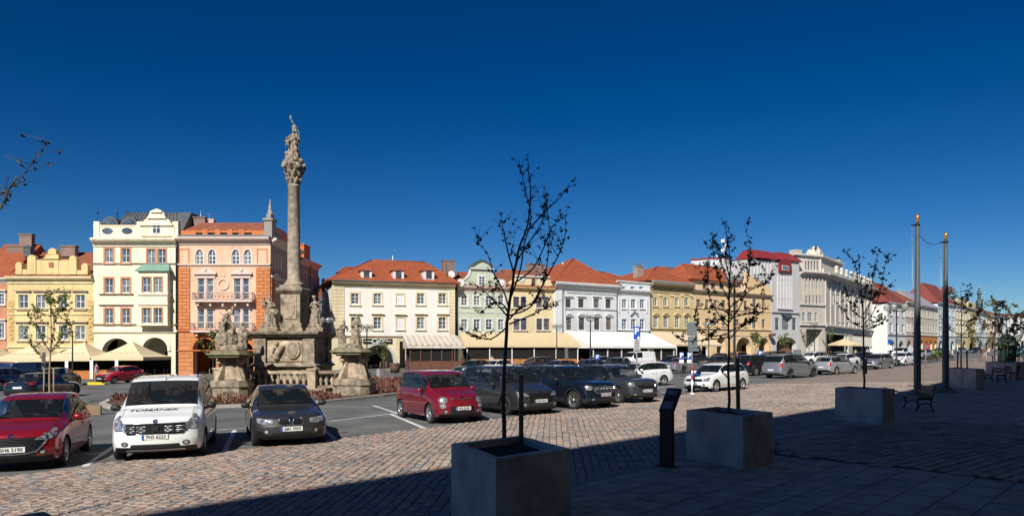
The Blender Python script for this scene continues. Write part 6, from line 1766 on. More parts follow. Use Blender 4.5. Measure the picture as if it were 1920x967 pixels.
    for i in range(len(st)-1):
        s0, s1 = st[i], st[i+1]; sm = (s0+s1)/2
        for side in (1, -1):
            for j in range(N-1):
                if 2 <= j < IB and all(inside(a, b) for a in (i, i+1) for b in (j, j+1)): continue
                if j in (1,) and near_wheel(sm): continue
                q = [idx[(i, side, j)], idx[(i+1, side, j)], idx[(i+1, side, j+1)], idx[(i, side, j+1)]]
                if side == -1: q = q[::-1]
                if len(set(q)) < 4:
                    q = list(dict.fromkeys(q))
                    if len(q) < 3: continue
                k = 'body'
                if j >= CR+0 and p['cs'] < sm < p['ws'] and j >= CR-0:
                    if marks['wb']-.001 <= s0 and s1 <= marks['wt']+.001: k = 'windscreen'
                if j >= CR and p['rt'] < sm < p['rb'] and marks['rt0']-.001 <= s0 and s1 <= marks['rb0']+.001: k = 'rear_window' if not panel else 'body'
                if IB+1 <= j < CR-1+0 and marks['a0'] <= sm <= marks['d']:
                    if marks['b0'] < sm < marks['b1'] or marks['c0'] < sm < marks['c1']: k = 'pillar'
                    else: k = 'side_window'
                    if panel and sm > bp: k = 'body'
                if j < 3 and j >= 1: k = 'sill'
                if clad and 2 < j < 5: k = 'sill'
                if j < 1: k = 'sill'
                Fc.append(tuple(q)); kind_f.append(k)
    # end caps with rows of their own
    for i, rev in ((0, False), (len(st)-1, True)):
        for j in range(N-1):
            a = [idx[(i, 1, j)], idx[(i, 1, j+1)]]; b = [idx[(i, -1, j)], idx[(i, -1, j+1)]]
            cols = 10
            def mid(j, t):
                y, z = rings[i][j]; y = y*(1-2*t); ss = deform(st[i], y, z)
                return Vector((xf(ss), y, z))
            prev = (a[0], a[1])
            for c in range(1, cols+1):
                if c == cols: cur = (b[0], b[1])
                else:
                    cur = (len(V), len(V)+1); V.append(mid(j, c/cols)); V.append(mid(j+1, c/cols))
                q = [prev[0], prev[1], cur[1], cur[0]]
                if rev: q = q[::-1]
                q = list(dict.fromkeys(q))
                if len(q) >= 3: Fc.append(tuple(q)); kind_f.append('sill' if j < 3 else 'body')
                prev = cur
    me = bpy.data.meshes.new('tmp'); me.from_pydata([tuple(v) for v in V], [], Fc)
    bm = bmesh.new(); bm.from_mesh(me); 
    lay = bm.faces.layers.int.new('k'); names = ['body', 'windscreen', 'rear_window', 'side_window', 'pillar', 'sill']
    bm.faces.ensure_lookup_table()
    for f, k in zip(bm.faces, kind_f): f[lay] = names.index(k)
    bmesh.ops.remove_doubles(bm, verts=bm.verts, dist=.0005)
    bmesh.ops.recalc_face_normals(bm, faces=bm.faces)
    bvh = BVHTree.FromBMesh(bm)
    M_of = {'body': M_base, 'windscreen': M_cg, 'rear_window': M_cgd if tint_rear else M_cg, 'side_window': M_cg, 'pillar': M_grl, 'sill': M_blk}
    for n_i, nm in enumerate(names):
        sel = [f for f in bm.faces if f[lay] == n_i]
        if not sel: continue
        vs = {}; VV = []; FF = []
        for f in sel:
            r_ = []
            for v in f.verts:
                if v.index not in vs or True:
                    key = tuple(round(c, 4) for c in v.co)
                    if key not in vs: vs[key] = len(VV); VV.append(tuple(v.co))
                    r_.append(vs[key])
            FF.append(r_)
        if nm in ('side_window', 'pillar'):
            # each side and pane a part of its own
            def cls(f):
                c = sum((Vector(VV[i]) for i in f), Vector())/len(f); s = L/2-c.x
                return (c.y > 0, 0 if s < bp+(.2 if nm == 'pillar' else 0) else (1 if s < cp else 2))
            groups_ = {}
            for f in FF: groups_.setdefault(cls(f), []).append(f)
        else: groups_ = {0: FF}
        for g_, ff in sorted(groups_.items(), key=lambda t: str(t[0])):
            m2 = bpy.data.meshes.new(nm); used = sorted(set(i for f in ff for i in f)); mp = {a: b for b, a in enumerate(used)}
            m2.from_pydata([VV[i] for i in used], [], [[mp[i] for i in f] for f in ff]); 
            mm = M_of[nm]
            if nm == 'side_window' and tint_rear and g_[1] > 0: mm = M_cgd
            m2.materials.append(mm)
            m2.polygons.foreach_set('use_smooth', [True]*len(m2.polygons))
            o = bpy.data.objects.new(nm, m2); C.objects.link(o); o.parent = root
            if nm == 'body': body = o
    bm.free(); bpy.data.meshes.remove(me)
    # ---- pieces laid on the surface
    def lay_patch(name_, poly, fr, mats, off=.008, parent=None, cell=.06, mi=0, mb=None):
        "poly in (y,z) seen from the front/rear, or (s,z) seen from the side; follows the body"
        b = bmesh.new(); vs = [b.verts.new((a, 0, c)) for a, c in poly]; b.faces.new(vs)
        for ax in (0, 2):
            lo, hi = min(q[0 if ax == 0 else 1] for q in poly), max(q[0 if ax == 0 else 1] for q in poly)
            t = lo+cell
            while t < hi:
                co = [0, 0, 0]; no = [0, 0, 0]; co[ax] = t; no[ax] = 1
                bmesh.ops.bisect_plane(b, geom=b.verts[:]+b.edges[:]+b.faces[:], plane_co=co, plane_no=no); t += cell
        own = mb is None
        mb = mb or MB(); ids = {}; b.verts.index_update()
        for v in b.verts:
            if fr in ('front', 'rear'):
                sx = 1 if fr == 'front' else -1
                o_ = Vector((sx*(L/2+1), v.co.x, v.co.z)); d_ = Vector((-sx, 0, 0))
            elif fr == 'corner':   # headlamps wrap: shoot towards an inner axis
                o_ = Vector((L/2+.6, v.co.x*1.35, v.co.z)); tgt = Vector((L/2-1.4, v.co.x*.35, v.co.z)); d_ = (tgt-o_).normalized()
            elif fr == 'rcorner':
                o_ = Vector((-L/2-.6, v.co.x*1.35, v.co.z)); tgt = Vector((-L/2+1.4, v.co.x*.35, v.co.z)); d_ = (tgt-o_).normalized()
            elif fr == 'top':
                o_ = Vector((xf(v.co.z), v.co.x, 3)); d_ = Vector((0, 0, -1))
            else:
                sy = 1 if fr == 'left' else -1
                o_ = Vector((xf(v.co.x), sy*2, v.co.z)); d_ = Vector((0, -sy, 0))
            h_, n_, _, _ = bvh.ray_cast(o_, d_)
            if h_ is None: h_, n_, _, _ = bvh.find_nearest(o_+d_*(1.0 if fr not in ('left', 'right') else 1.2))
            ids[v.index] = mb.pts([h_-d_*off])
        mb.mi = mi
        for f in b.faces: mb.face([ids[v.index] for v in f.verts], True)
        b.free()
        if own: return mb.build(name_, mats, parent or root)
        return mb
    def both(name_, poly, fr, mats, **k):
        r_ = []
        for sgn in (1, -1):
            pl = [(y*sgn, z) for y, z in poly]
            if sgn < 0: pl = pl[::-1]
            r_.append(lay_patch(name_, pl, fr, mats, **k))
        return r_
    nz = p['nose']; hy = w2*.86
    if head is None: head = [(hy*.55, nz-.13), (hy*.98, nz-.11), (hy*1.12, nz-.0), (hy*1.1, nz+.035), (hy*.85, nz+.0), (hy*.6, nz-.05)]
    hl = both('headlight', head, 'corner', M_lens, off=.009)
    for sgn, o in zip((1, -1), hl):
        cy, cz = sum(a for a, _ in head)/len(head), sum(b for _, b in head)/len(head)
        for dy in (-.09, .05):
            pl = [((cy+dy+.042*math.cos(a*PI/5))*sgn, cz+.042*math.sin(a*PI/5)) for a in range(10)]
            lay_patch('projector', pl[::sgn], 'corner', M_lamp, off=.016, parent=o)
        fr_ = [(y*1.0+(-.012 if y < cy else .0), z-.012 if z < cz else z+.01) for y, z in head]
        lay_patch('bezel', [(y*sgn, z) for y, z in fr_][::sgn], 'corner', M_grl, off=.005, parent=o)
    g = grille or dict(poly=[(-hy*.48, nz-.14), (hy*.48, nz-.14), (hy*.52, nz-.04), (-hy*.52, nz-.04)])
    for gp in (g.get('polys') or [g['poly']]):
        o = lay_patch('grille', gp, 'front', M_grl, off=.008)
        ys = [a for a, _ in gp]; zs_ = [b for _, b in gp]; y0, y1, z0, z1 = min(ys), max(ys), min(zs_), max(zs_)
        if g.get('chrome', True):
            mb = MB()
            pts = []
            for a, c in gp+[gp[0]]:
                h_, n_, _, _ = bvh.ray_cast(Vector((L/2+1, a, c)), Vector((-1, 0, 0)))
                if h_: pts.append(h_+Vector((.012, 0, 0)))
            if len(pts) > 2:
                pp = []
                for a, c in zip(pts, pts[1:]):
                    for k_ in range(6):
                        t = a.lerp(c, k_/6); h_, _, _, _ = bvh.ray_cast(Vector((L/2+1, t.y, t.z)), Vector((-1, 0, 0))); pp.append((h_ or t)+Vector((.012, 0, 0)))
                mb.tube(pp+[pp[0]], .012 if g.get('chrome', True) is True else g['chrome'], 5); mb.build('grille_frame', M_chr, o)
        bars = g.get('bars', ('h', 3)); mb = MB()
        for k_ in range(1, bars[1]+1):
            if bars[0] == 'h': seg = [(y0+.03+(y1-y0-.06)*t/8, z0+(z1-z0)*k_/(bars[1]+1)) for t in range(9)]
            else: yy = y0+(y1-y0)*k_/(bars[1]+1); seg = [(yy, z0+.01), (yy, z1-.01)]
            pp = []
            for a, c in seg:
                h_, _, _, _ = bvh.ray_cast(Vector((L/2+1, a, c)), Vector((-1, 0, 0)))
                if h_: pp.append(h_+Vector((.013, 0, 0)))
            if len(pp) > 1: mb.tube(pp, .006 if bars[0] == 'v' else .007, 4)
        if mb.v: mb.build('grille_bars', g.get('barm', M_chr), o)
    # lower intake, fog lamps
    lay_patch('air_intake', [(-hy*.62, .26), (hy*.62, .26), (hy*.58, .39), (-hy*.58, .39)], 'front', M_blk, off=.007)
    for o in both('fog_lamp', [(hy*.74+.075*math.cos(a*PI/6), .4+.055*math.sin(a*PI/6)) for a in range(12)], 'front', M_blk, off=.007): pass
    both('fog_lens', [(hy*.74+.042*math.cos(a*PI/6), .4+.038*math.sin(a*PI/6)) for a in range(12)], 'front', M_lens, off=.012)
    # badge
    lay_patch('badge', [(.05*math.cos(a*PI/6), nz+.0+.04*math.sin(a*PI/6)) for a in range(12)], 'front', M_chr, off=.012)
    # plates
    def plate(fr, z, txt, name_='number_plate', y=0.0):
        sx = 1 if fr == 'front' else -1
        h_, _, _, _ = bvh.ray_cast(Vector((sx*(L/2+1), y, z)), Vector((-sx, 0, 0)))
        x = (h_.x if h_ else sx*L/2)+sx*.018
        mb = MB(); mb.box(min(x-sx*.012, x), max(x-sx*.012, x), y-.26, y+.26, z-.055, z+.055)
        o = mb.build(name_, M_plate, root)
        mb = MB(); a_, b_ = sorted((y-sx*.26, y-sx*.215)); mb.box(min(x+sx*.001, x+sx*.003), max(x+sx*.001, x+sx*.003), a_, b_, z-.055, z+.055); 
        if sx == 1: mb = MB(); mb.box(x+.001, x+.003, y-.26, y-.215, z-.055, z+.055)
        else: mb = MB(); mb.box(x-.003, x-.001, y+.215, y+.26, z-.055, z+.055)
        mb.build('plate_band', M_pblue, o)
        if txt:
            mt = Matrix.Translation((x+sx*.004, y+sx*.02, z-.003)) @ Matrix.Rotation(R(90) if sx == 1 else R(-90), 4, 'Z') @ Matrix.Rotation(R(90), 4, 'X') @ Matrix.Scale(.95, 4, (1, 0, 0))
            text_mesh(txt, .105, M_ptx, 'plate_lettering', o, .0008, mt, offset=.0012)
        return o
    txt = text or {}
    plate('front', txt.get('z', .5), txt.get('plate', None))
    plate('rear', .62 if kind != 'sedan' else .7, None)
    # tail lamps
    tl = [(hy*.74, p['tail']-.16), (hy*1.14, p['tail']-.14), (hy*1.14, p['tail']+.0), (hy*.74, p['tail']-.0)]
    if kind in ('bigmpv', 'mpv', 'suv', 'suv2', 'wagon', 'bubble', 'hatch', 'van'): tl = [(hy*.8, p['tail']-.16), (hy*1.15, p['tail']-.16), (hy*1.16, p['tail']+.12), (hy*.92, p['tail']+.1)]
    both('tail_light', tl, 'rcorner', M_tail, off=.01)
    lay_patch('rear_bumper', [(-hy*.9, .3), (hy*.9, .3), (hy*.9, .42), (-hy*.9, .42)], 'rear', M_blk, off=.008)
    # mirrors, handles, seams, rails
    for sy, fr in ((1, 'left'), (-1, 'right')):
        s_m = p['cs']+.5*(p['ws']-p['cs'])+.05; zb = belt(s_m)
        mb = MB(Matrix.Translation((xf(s_m), sy*(w2*.93+.13), zb+.06)) @ Matrix.Scale(1, 4))
        mb.ball((0, 0, 0), .1, 12, 8, (.75, 1.15, .78)); mb.mtx = None
        o = mb.build('wing_mirror', M_base if kind in ('hatch', 'bubble', 'wagon') else M_blk, root)
        mb = MB(); mb.box(xf(s_m)-.02, xf(s_m)+.03, min(sy*(w2*.86), sy*(w2*.95+.05)), max(sy*(w2*.86), sy*(w2*.95+.05)), zb-.03, zb+.03); mb.build('mirror_arm', M_blk, o)
        mb = MB()
        for k_, (s0, z0) in enumerate(((bp-.28, b0-.14), (cp-.12 if cp-bp > .5 else bp+.6, b1-.15))):
            if panel and k_ == 1: continue
            h_, _, _, _ = bvh.ray_cast(Vector((xf(s0), sy*2, z0)), Vector((0, -sy, 0)))
            if h_: y_ = h_.y; mb.box(xf(s0)-.09, xf(s0)+.09, min(y_, y_+sy*.035), max(y_, y_+sy*.035), z0-.014, z0+.014)
        mb.build('door_handle', M_base, root)
        zl = bot+.16
        seam = MB(); 
        def line(pts_, wd=.007):
            for (a, b_), (c, d_) in zip(pts_, pts_[1:]):
                dx, dz = c-a, d_-b_; l_ = math.hypot(dx, dz); nx, nz_ = -dz/l_*wd, dx/l_*wd
                lay_patch('x', [(a-nx, b_-nz_), (c-nx, d_-nz_), (c+nx, d_+nz_), (a+nx, b_+nz_)], fr, None, off=.003, mb=seam, cell=.08)
        line([(bp, b0+.02), (bp, zl), (fw+ra+.12, zl), (fw+ra+.12, b0-.05)])
        if not panel: line([(bp, zl), (rwh-ra-.08, zl), (rwh-ra-.02, .62), (rwh-ra*.3, .8), (min(cp+.1, rwh), b1+.0)])
        seam.build('door_seam', M_blk, root)
        if trimc:
            tr_ = MB(); pp = []
            n = 16
            for k_ in range(n+1):
                s_ = marks['a0']-.15+(marks['d']-marks['a0']+.15)*k_/n; z_ = belt(s_)+.012
                pp.append((xf(s_), sy*(hw(s_)*.925+.003), z_))
            tr_.tube(pp, .011, 5); pp = []
            for k_ in range(n+1):
                s_ = p['cs']+.35*(p['ws']-p['cs'])+(marks['d']-p['cs']-.3*(p['ws']-p['cs']))*k_/n
                z7 = top(s_)-.04; pp.append((xf(s_), sy*(hw(s_)*rw(s_)+.016), z7-.01))
            tr_.tube(pp, .009, 5); tr_.build('window_trim', M_chr, root)
        if rail:
            rl = MB(); pp = []
            for k_ in range(11):
                s_ = p['ws']+.15+(p['rt']-p['ws']-.3)*k_/10; pp.append((xf(s_), sy*hw(s_)*rw(s_)*.93, top(s_)+(.035 if 0 < k_ < 10 else -.02)))
            rl.tube(pp, .018, 6); rl.build('roof_rail', M_chr if trimc else M_blk, root)
    # wipers
    wp = MB()
    for y0, y1 in ((.55, -.02), (-.05, -.6)):
        pp = []
        for t in (0, .5, 1):
            h_, _, _, _ = bvh.ray_cast(Vector((xf(p['cs']+.07+.06*t), y0+(y1-y0)*t, 3)), Vector((0, 0, -1)))
            if h_: pp.append(h_+Vector((.0, 0, .015)))
        if len(pp) > 1: wp.tube(pp, .008, 4)
    wp.build('wiper', M_blk, root)
    # hood shut line
    ln = MB()
    for sgn in (1, -1):
        for a in range(7):
            s0, s1 = .15+(p['cs']-.2)*a/7, .15+(p['cs']-.2)*(a+1)/7
            pl = [(sgn*hy*.86, s0), (sgn*hy*.86, s1), (sgn*(hy*.86+.008), s1), (sgn*(hy*.86+.008), s0)]
            lay_patch('x', pl, 'top', None, off=.004, mb=ln, cell=.2)
    ln.build('bonnet_seam', M_blk, root)
    # wheel arches' dark inside, wheels
    for c in (fw, rwh):
        q = MB()
        for sgn in (1, -1):
            n = 16; rows = []
            for y in (w2*.5, w2*.94):
                rows.append(q.pts([(xf(c)+math.cos(-.3+(PI+.6)*k_/n)*(ra+.004), sgn*y, p['r']+math.sin(-.3+(PI+.6)*k_/n)*(ra+.004)) for k_ in range(n+1)]))
            for k_ in range(n): q.face([rows[0]+k_, rows[0]+k_+1, rows[1]+k_+1, rows[1]+k_])
            q.poly([(xf(c)+math.cos(-.3+(PI+.6)*k_/n)*(ra+.004), sgn*w2*.5, p['r']+math.sin(-.3+(PI+.6)*k_/n)*(ra+.004)) for k_ in range(n+1)])
            if clad:
                for k_ in range(n):
                    a0, a1 = (PI)*k_/n, (PI)*(k_+1)/n
                    o4 = [(xf(c)+math.cos(a_)*rr, sgn*(w2*1.0+.004), p['r']+math.sin(a_)*rr) for a_, rr in ((a0, ra), (a1, ra), (a1, ra+.05), (a0, ra+.05))]
                    q.poly(o4); q.poly([(x, y-sgn*.05, z) for x, y, z in o4[2:]]+[o4[3], o4[2]])
        q.build('wheel_arch', M_blk, root)
        for sgn in (1, -1):
            r = p['r']; wd = .2
            T = Matrix.Translation((xf(c), sgn*(w2*.955-.09), r)) @ Matrix.Rotation(-sgn*PI/2, 4, 'X')
            t_ = MB(T); rr = r*.66
            t_.lathe([(rr, -wd/2), (r*.93, -wd/2), (r, -wd/2+.03), (r, wd/2-.03), (r*.95, wd/2), (rr+.01, wd/2+.004), (rr, wd/2-.01)], (0, 0, 0), 28, cap=False)
            w_ = t_.build('wheel', M_tyre, root)
            q = MB(T); q.lathe([(rr+.008, wd/2-.004), (rr-.012, wd/2+.0), (rr-.03, wd/2-.03), (rr-.035, -.02)], (0, 0, 0), 28, cap=False)
            for k_ in range(spokes):
                a = 2*PI*k_/spokes
                for da in ((-.1, .1) if spokes < 8 else (0,)):
                    q2 = T @ Matrix.Rotation(a+da, 4, 'Z'); q.mtx = q2; wdt = .022 if spokes < 8 else .017
                    q.prism([(.03, wd/2-.02), (rr-.02, wd/2-.012), (rr-.02, wd/2-.045), (.03, wd/2-.05)], -wdt, wdt)
            q.mtx = T; q.lathe([(.0, wd/2-.0), (.05, wd/2-.004), (.06, wd/2-.05)], (0, 0, 0), 12, cap=False)
            q.build('rim', M_rimd if rimd else M_rim, w_)
            q = MB(T); q.lathe([(.001, .0), (rr-.03, .0), (rr-.03, -.03)], (0, 0, 0), 20, cap=False); q.lathe([(.02, .02), (rr*.7, .02), (rr*.7, .0)], (0, 0, 0), 20, cap=False); q.build('brake_disc', M_rimd, w_)
    # seats, dash and wheel behind the glass
    q = MB()
    for s0 in (p['ws']+.35, p['ws']+1.25):
        for y in (-.37, .37):
            if panel and s0 > p['ws']+1: continue
            x = xf(s0); z = bot+.25
            q.box(x-.25, x+.25, y-.25, y+.25, z, z+.18)
            q.prism([(x-.2, z+.1), (x-.36, z+.75), (x-.28, z+.78), (x-.08, z+.1)], y-.24, y+.24); q.prism([(x-.37, z+.78), (x-.38, z+.95), (x-.29, z+.95), (x-.29, z+.78)], y-.13, y+.13)
    q.prism([(xf(p['cs']+.1), bot+.3), (xf(p['cs']+.1), p['cz']-.1), (xf(p['cs']+.55), p['cz']-.06), (xf(p['cs']+.6), bot+.4)], -w2*.8, w2*.8)
    sw = Matrix.Translation((xf(p['ws']+.0), .37, p['cz']-.06)) @ Matrix.Rotation(R(65), 4, 'Y')
    q.mtx = sw; q.tube([(.18*math.cos(a*PI/8), .18*math.sin(a*PI/8), 0) for a in range(17)], .015, 5); q.mtx = None
    q.box(xf(L-.5), xf(p['cs']+.3), -w2*.85, w2*.85, bot+.02, bot+.06)
    q.build('interior', M_seat, root)
    root['label'] = 'x'; root['category'] = cat; root['group'] = 'cars parked on the square'
    return root, lay_patch, bvh
def car_place(kind, side, fpx, rpx, far=True):
    "pose from the ground contacts of the two wheels seen"
    p = SPEC[kind]; wb = p['wb']; A = G(*fpx); A = Vector((A.x, A.y)); u = (rpx-CX)/F
    # |(uY,Y)-A| = wb
    a = 1+u*u; b = -2*(u*A.x+A.y); c = A.length_squared-wb*wb; D = b*b-4*a*c
    if D < 0: Y = -b/(2*a)
    else: Y = (-b+math.sqrt(D))/(2*a) if far else (-b-math.sqrt(D))/(2*a)
    B = Vector((u*Y, Y)); d = (A-B).normalized()             # heading
    left = Vector((-d.y, d.x)); sg = 1 if side == 'L' else -1
    mid = A+d*(p['fo']-p['L']/2)-left*sg*(p['W']/2-.08)
    return Vector((mid.x, mid.y, gz(mid.x))), math.atan2(d.y, d.x)
def setcar(root, label, pose, mats=None, group=None):
    loc, rz = pose
    root.location = loc
    root.rotation_euler = (Matrix.Rotation(-math.atan(SL), 3, 'Y') @ Matrix.Rotation(rz, 3, 'Z')).to_euler()
    root['label'] = label
    if group: root['group'] = group
def recolour(root, m):
    for c in root.children:
        if c.type == 'MESH':
            for i, mm in enumerate(c.data.materials):
                if mm == M_base: c.data.materials[i] = m
# ------------------------------------------------------------------ the parked cars
P_red = paint('deep_red', (0.3, 0.008, 0.018), metal=.35, rough=.3); P_cherry = paint('cherry', (0.2, 0.008, 0.02), metal=.2, rough=.3)
P_white = paint('white', (0.78, 0.79, 0.8), rough=.3); P_anth = paint('anthracite', (0.035, 0.034, 0.036), metal=.25, rough=.4)
P_grey = paint('dark_grey', (0.035, 0.037, 0.042), metal=.4, rough=.35); P_navy = paint('black_blue', (0.008, 0.012, 0.022), metal=.2, rough=.25)
P_steel = paint('steel_grey', (0.06, 0.068, 0.08), metal=.5, rough=.35); P_silver = paint('silver', (0.36, 0.38, 0.41), metal=.65, rough=.35)
P_blue = paint('blue', (0.015, 0.035, 0.1), metal=.3, rough=.3); P_black = paint('black', (0.008, 0.008, 0.01), rough=.25); P_teal = paint('teal', (0.012, 0.05, 0.06), metal=.3)
P_green = paint('sage', (0.12, 0.2, 0.12), metal=.2); P_orange = paint('orange', (0.45, 0.13, 0.02)); P_silver2 = paint('pale_silver', (0.46, 0.48, 0.5), metal=.5, rough=.35)
NB = lambda: None
# near row, one builder call each
c1, lp, bv = build_car('hatch', spokes=8, grille=dict(poly=[(-.46, .40), (.46, .40), (.58, .66), (.5, .70), (-.5, .70), (-.58, .66)], bars=('h', 9), barm=M_blk, chrome=False), head=[(.36, .66), (.60, .62), (.86, .72), (.92, .84), (.8, .86), (.6, .74)], text=dict(plate='3H6 5190', z=.47))
q = MB()
pp = [(-.62, .72), (-.58, .58), (-.44, .42), (-.25, .385), (0, .375), (.25, .385), (.44, .42), (.58, .58), (.62, .72)]
w_ = [bv.ray_cast(Vector((4, y, z)), Vector((-1, 0, 0)))[0] for y, z in pp]; q.tube([v+Vector((.015, 0, 0)) for v in w_ if v], .02, 6); q.build('grille_wing', M_chr, c1)
recolour(c1, P_red); setcar(c1, 'glossy deep red hatchback at the left edge, its nose cut off by the photo frame', car_place('hatch', 'L', (120, 872), 165))
c2, lp, bv = build_car('mpv', rail=True, spokes=5, grille=dict(poly=[(-.56, .6), (.56, .6), (.68, .76), (.66, .83), (-.66, .83), (-.68, .76)], bars=('h', 3), barm=M_blk, chrome=.008), head=[(.6, .70), (.86, .68), (.98, .76), (1.02, .98), (.93, .99), (.72, .87), (.61, .80)], text=dict(plate='7H5 6223', z=.545))
s_p = lambda y, z, off=.015: (bv.ray_cast(Vector((4, y, z)), Vector((-1, 0, 0)))[0] or Vector((2.2, y, z)))+Vector((off, 0, 0))
for row in (.67, .75):
    for y in (-.5, -.28, .28, .5):
        q = MB(); q.tube([s_p(y-.085, row-.018, .018), s_p(y+.085, row-.018, .018), s_p(y+.085, row+.018, .018), s_p(y-.085, row+.018, .018), s_p(y-.085, row-.018, .018)], .006, 5); q.build('grille_slot', M_rim, c2)
q = MB(); q.poly([s_p(-.09, .79, .03), s_p(.09, .79, .03), s_p(.05, .67, .03), s_p(-.05, .67, .03)][::-1]); q.poly([s_p(-.09, .79, .03), s_p(.09, .79, .03), s_p(.05, .67, .03), s_p(-.05, .67, .03)]); q.build('badge', M_chr, c2)
lp('skid_plate', [(-.6, .235), (.6, .235), (.58, .265), (-.58, .265)], 'front', M_rim, off=.02)
# bonnet lettering, laid on the sheet metal
t = text_mesh('TOMÁNEK', .17, M_ptx, 'bonnet_lettering', c2, .0, Matrix.Rotation(PI/2, 4, 'Z') @ Matrix.Scale(1.25, 4, (1, 0, 0)), offset=.003, shear=.25)
t2 = text_mesh('STAVEBNINY', .06, mat('faint_grey', (.45, .45, .46), .5), 'bonnet_lettering', c2, .0, Matrix.Rotation(PI/2, 4, 'Z'))
for tt, x0 in ((t, 1.62), (t2, 1.75)):
    for v in tt.data.vertices:
        h_ = bv.ray_cast(Vector((v.co.x+x0, v.co.y-.12, 3)), Vector((0, 0, -1)))[0]
        v.co = Vector((v.co.x+x0, v.co.y-.12, (h_.z if h_ else 1)+.006))
q = MB(); q.tube([(.65, 0, 1.66), (.6, 0, 1.7), (.38, .02, 1.98)], [.012, .008, .004], 5); q.ball((.64, 0, 1.69), .025, 6, 5); q.build('roof_aerial', M_blk, c2)
recolour(c2, P_white); setcar(c2, 'white people carrier with dark lettering on the bonnet, between red hatchback and dark saloon', car_place('mpv', 'L', (381, 852), 401))
c3, lp, bv = build_car('sedan', spokes=5, rimd=True, nose_slope=.3, grille=dict(polys=[[(.035, .55), (.22, .55), (.3, .6), (.29, .69), (.22, .72), (.05, .72)], [(-.05, .72), (-.22, .72), (-.29, .69), (-.3, .6), (-.22, .55), (-.035, .55)]], bars=('v', 8), barm=M_grl, chrome=.014), head=[(.42, .60), (.62, .58), (.86, .62), (.93, .74), (.84, .73), (.44, .70)], text=dict(plate='6M1 9959', z=.46))
for sgn in (1, -1):
    pl = [(sgn*y, z) for y, z in [(.55, .25), (.82, .27), (.8, .42), (.6, .38)]][::sgn]; lp('side_intake', pl, 'front', M_grl, off=.01)
recolour(c3, P_anth); setcar(c3, 'dark anthracite saloon with twin rounded grilles, parked in front of the stone column', car_place('sedan', 'R', (476, 835), 466))
c4, lp, bv = build_car('bubble', spokes=8, nose_slope=.3, grille=dict(poly=[(-.42, .40), (.42, .40), (.4, .56), (-.4, .56)], bars=('h', 3), barm=M_blk, chrome=False), head=[(.66+.16*math.cos(a*PI/6), .76+.105*math.sin(a*PI/6)) for a in range(12)], text=dict(plate='6P1 0184', z=.49))
q = MB(); pp = [bv.ray_cast(Vector((4, y, .80)), Vector((-1, 0, 0)))[0]+Vector((.015, 0, 0)) for y in (-.4, -.3, -.2, -.1, 0, .1, .2, .3, .4)]; q.tube(pp, .013, 5); q.build('chrome_bar', M_chr, c4)
for sgn in (1, -1): lp('lower_lamp', [(sgn*(.66+.11*math.cos(a*PI/6)), .57+.07*math.sin(a*PI/6)) for a in range(12)][::sgn], 'corner', M_lens, off=.01)
recolour(c4, P_cherry); setcar(c4, 'cherry red rounded small people carrier with four round lamps', car_place('bubble', 'R', (807, 793), 753))
c5, lp, bv = build_car('bigmpv', spokes=10, rimd=True, trimc=True, grille=dict(poly=[(-.48, .46), (.48, .46), (.58, .62), (.5, .78), (-.5, .78), (-.58, .62)], bars=('h', 6), barm=M_rimd, chrome=False), text=dict(plate='2SC 7334', z=.52))
recolour(c5, P_grey); setcar(c5, 'large dark grey people carrier beside the cherry red one, behind the slim tree trunk', car_place('bigmpv', 'R', (949, 778), 878))
c6, lp, bv = build_car('suv', spokes=5, clad=True, rail=True, trimc=True, nose_slope=.15, grille=dict(poly=[(-.52, .74), (-.42, .64), (.42, .64), (.52, .74), (.56, .88), (-.56, .88)], bars=('v', 14), barm=M_rim, chrome=.02), head=[(.62, .76), (.86, .76), (.93, .88), (.9, .93), (.6, .9)], text=dict(plate='4AP 0489', z=.56))
recolour(c6, P_navy); setcar(c6, 'black blue off-road estate with chrome roof rails and bright alloy wheels', car_place('suv', 'R', (1076, 767), 990))
c7, lp, bv = build_car('suv2', spokes=5, clad=True, rail=True, trimc=True, nose_slope=.15, grille=dict(poly=[(-.48, .7), (-.4, .62), (.4, .62), (.48, .7), (.52, .84), (-.52, .84)], bars=('v', 12), barm=M_rimd, chrome=.014), head=[(.6, .72), (.84, .72), (.92, .84), (.88, .89), (.58, .85)], text=dict(plate='5SA 1177', z=.54))
recolour(c7, P_steel); setcar(c7, 'steel grey off-road car just right of the black blue one, its tail hidden', car_place('suv2', 'R', (1160, 756), 1090))
c8, lp, bv = build_car('wagon', spokes=8, grille=dict(poly=[(-.44, .58), (.44, .58), (.5, .70), (-.5, .70)], bars=('v', 14), barm=M_blk, chrome=.012), head=[(.5, .6), (.78, .58), (.88, .68), (.9, .8), (.55, .71)], text=dict(plate='4H2 3350', z=.47))
CW = c8; recolour(c8, P_white)
setcar(c8, 'white small estate car in the open behind the red and white striped sign pole', car_place('wagon', 'L', (1342, 735), 1391))
SW = lambda m: {P_white.name: m}
def wag(m, label, pose, group=None):
    return copy_thing(CW, pose[0], pose[1], label, 'cars parked on the square', True, SW(m) if m else None)
def another(src, srcp, m, label, pose): return copy_thing(src, pose[0], pose[1], label, 'cars parked on the square', True, {srcp.name: m})
wag(None, 'white estate car with dark windows, directly behind the blue parking sign pole', car_place('wagon', 'L', (1183, 725), 1244))
another(c5, P_grey, P_silver, 'silver people carrier seen from behind, left of the boxy silver estate', car_place('bigmpv', 'R', (1524, 706.5), 1481, False))
wag(P_silver2, 'boxy silver estate seen from behind, right of the silver people carrier', car_place('wagon', 'R', (1602, 700.5), 1568, False))
another(c6, P_navy, P_black, 'black off-road car seen from behind, between the thick lamp post and the silver people carrier', car_place('suv', 'R', (1454, 702), 1417, False))
wag(P_silver, 'silver grey car facing left, behind the slim tree of the third planter', car_place('wagon', 'L', (1649, 692), 1671))
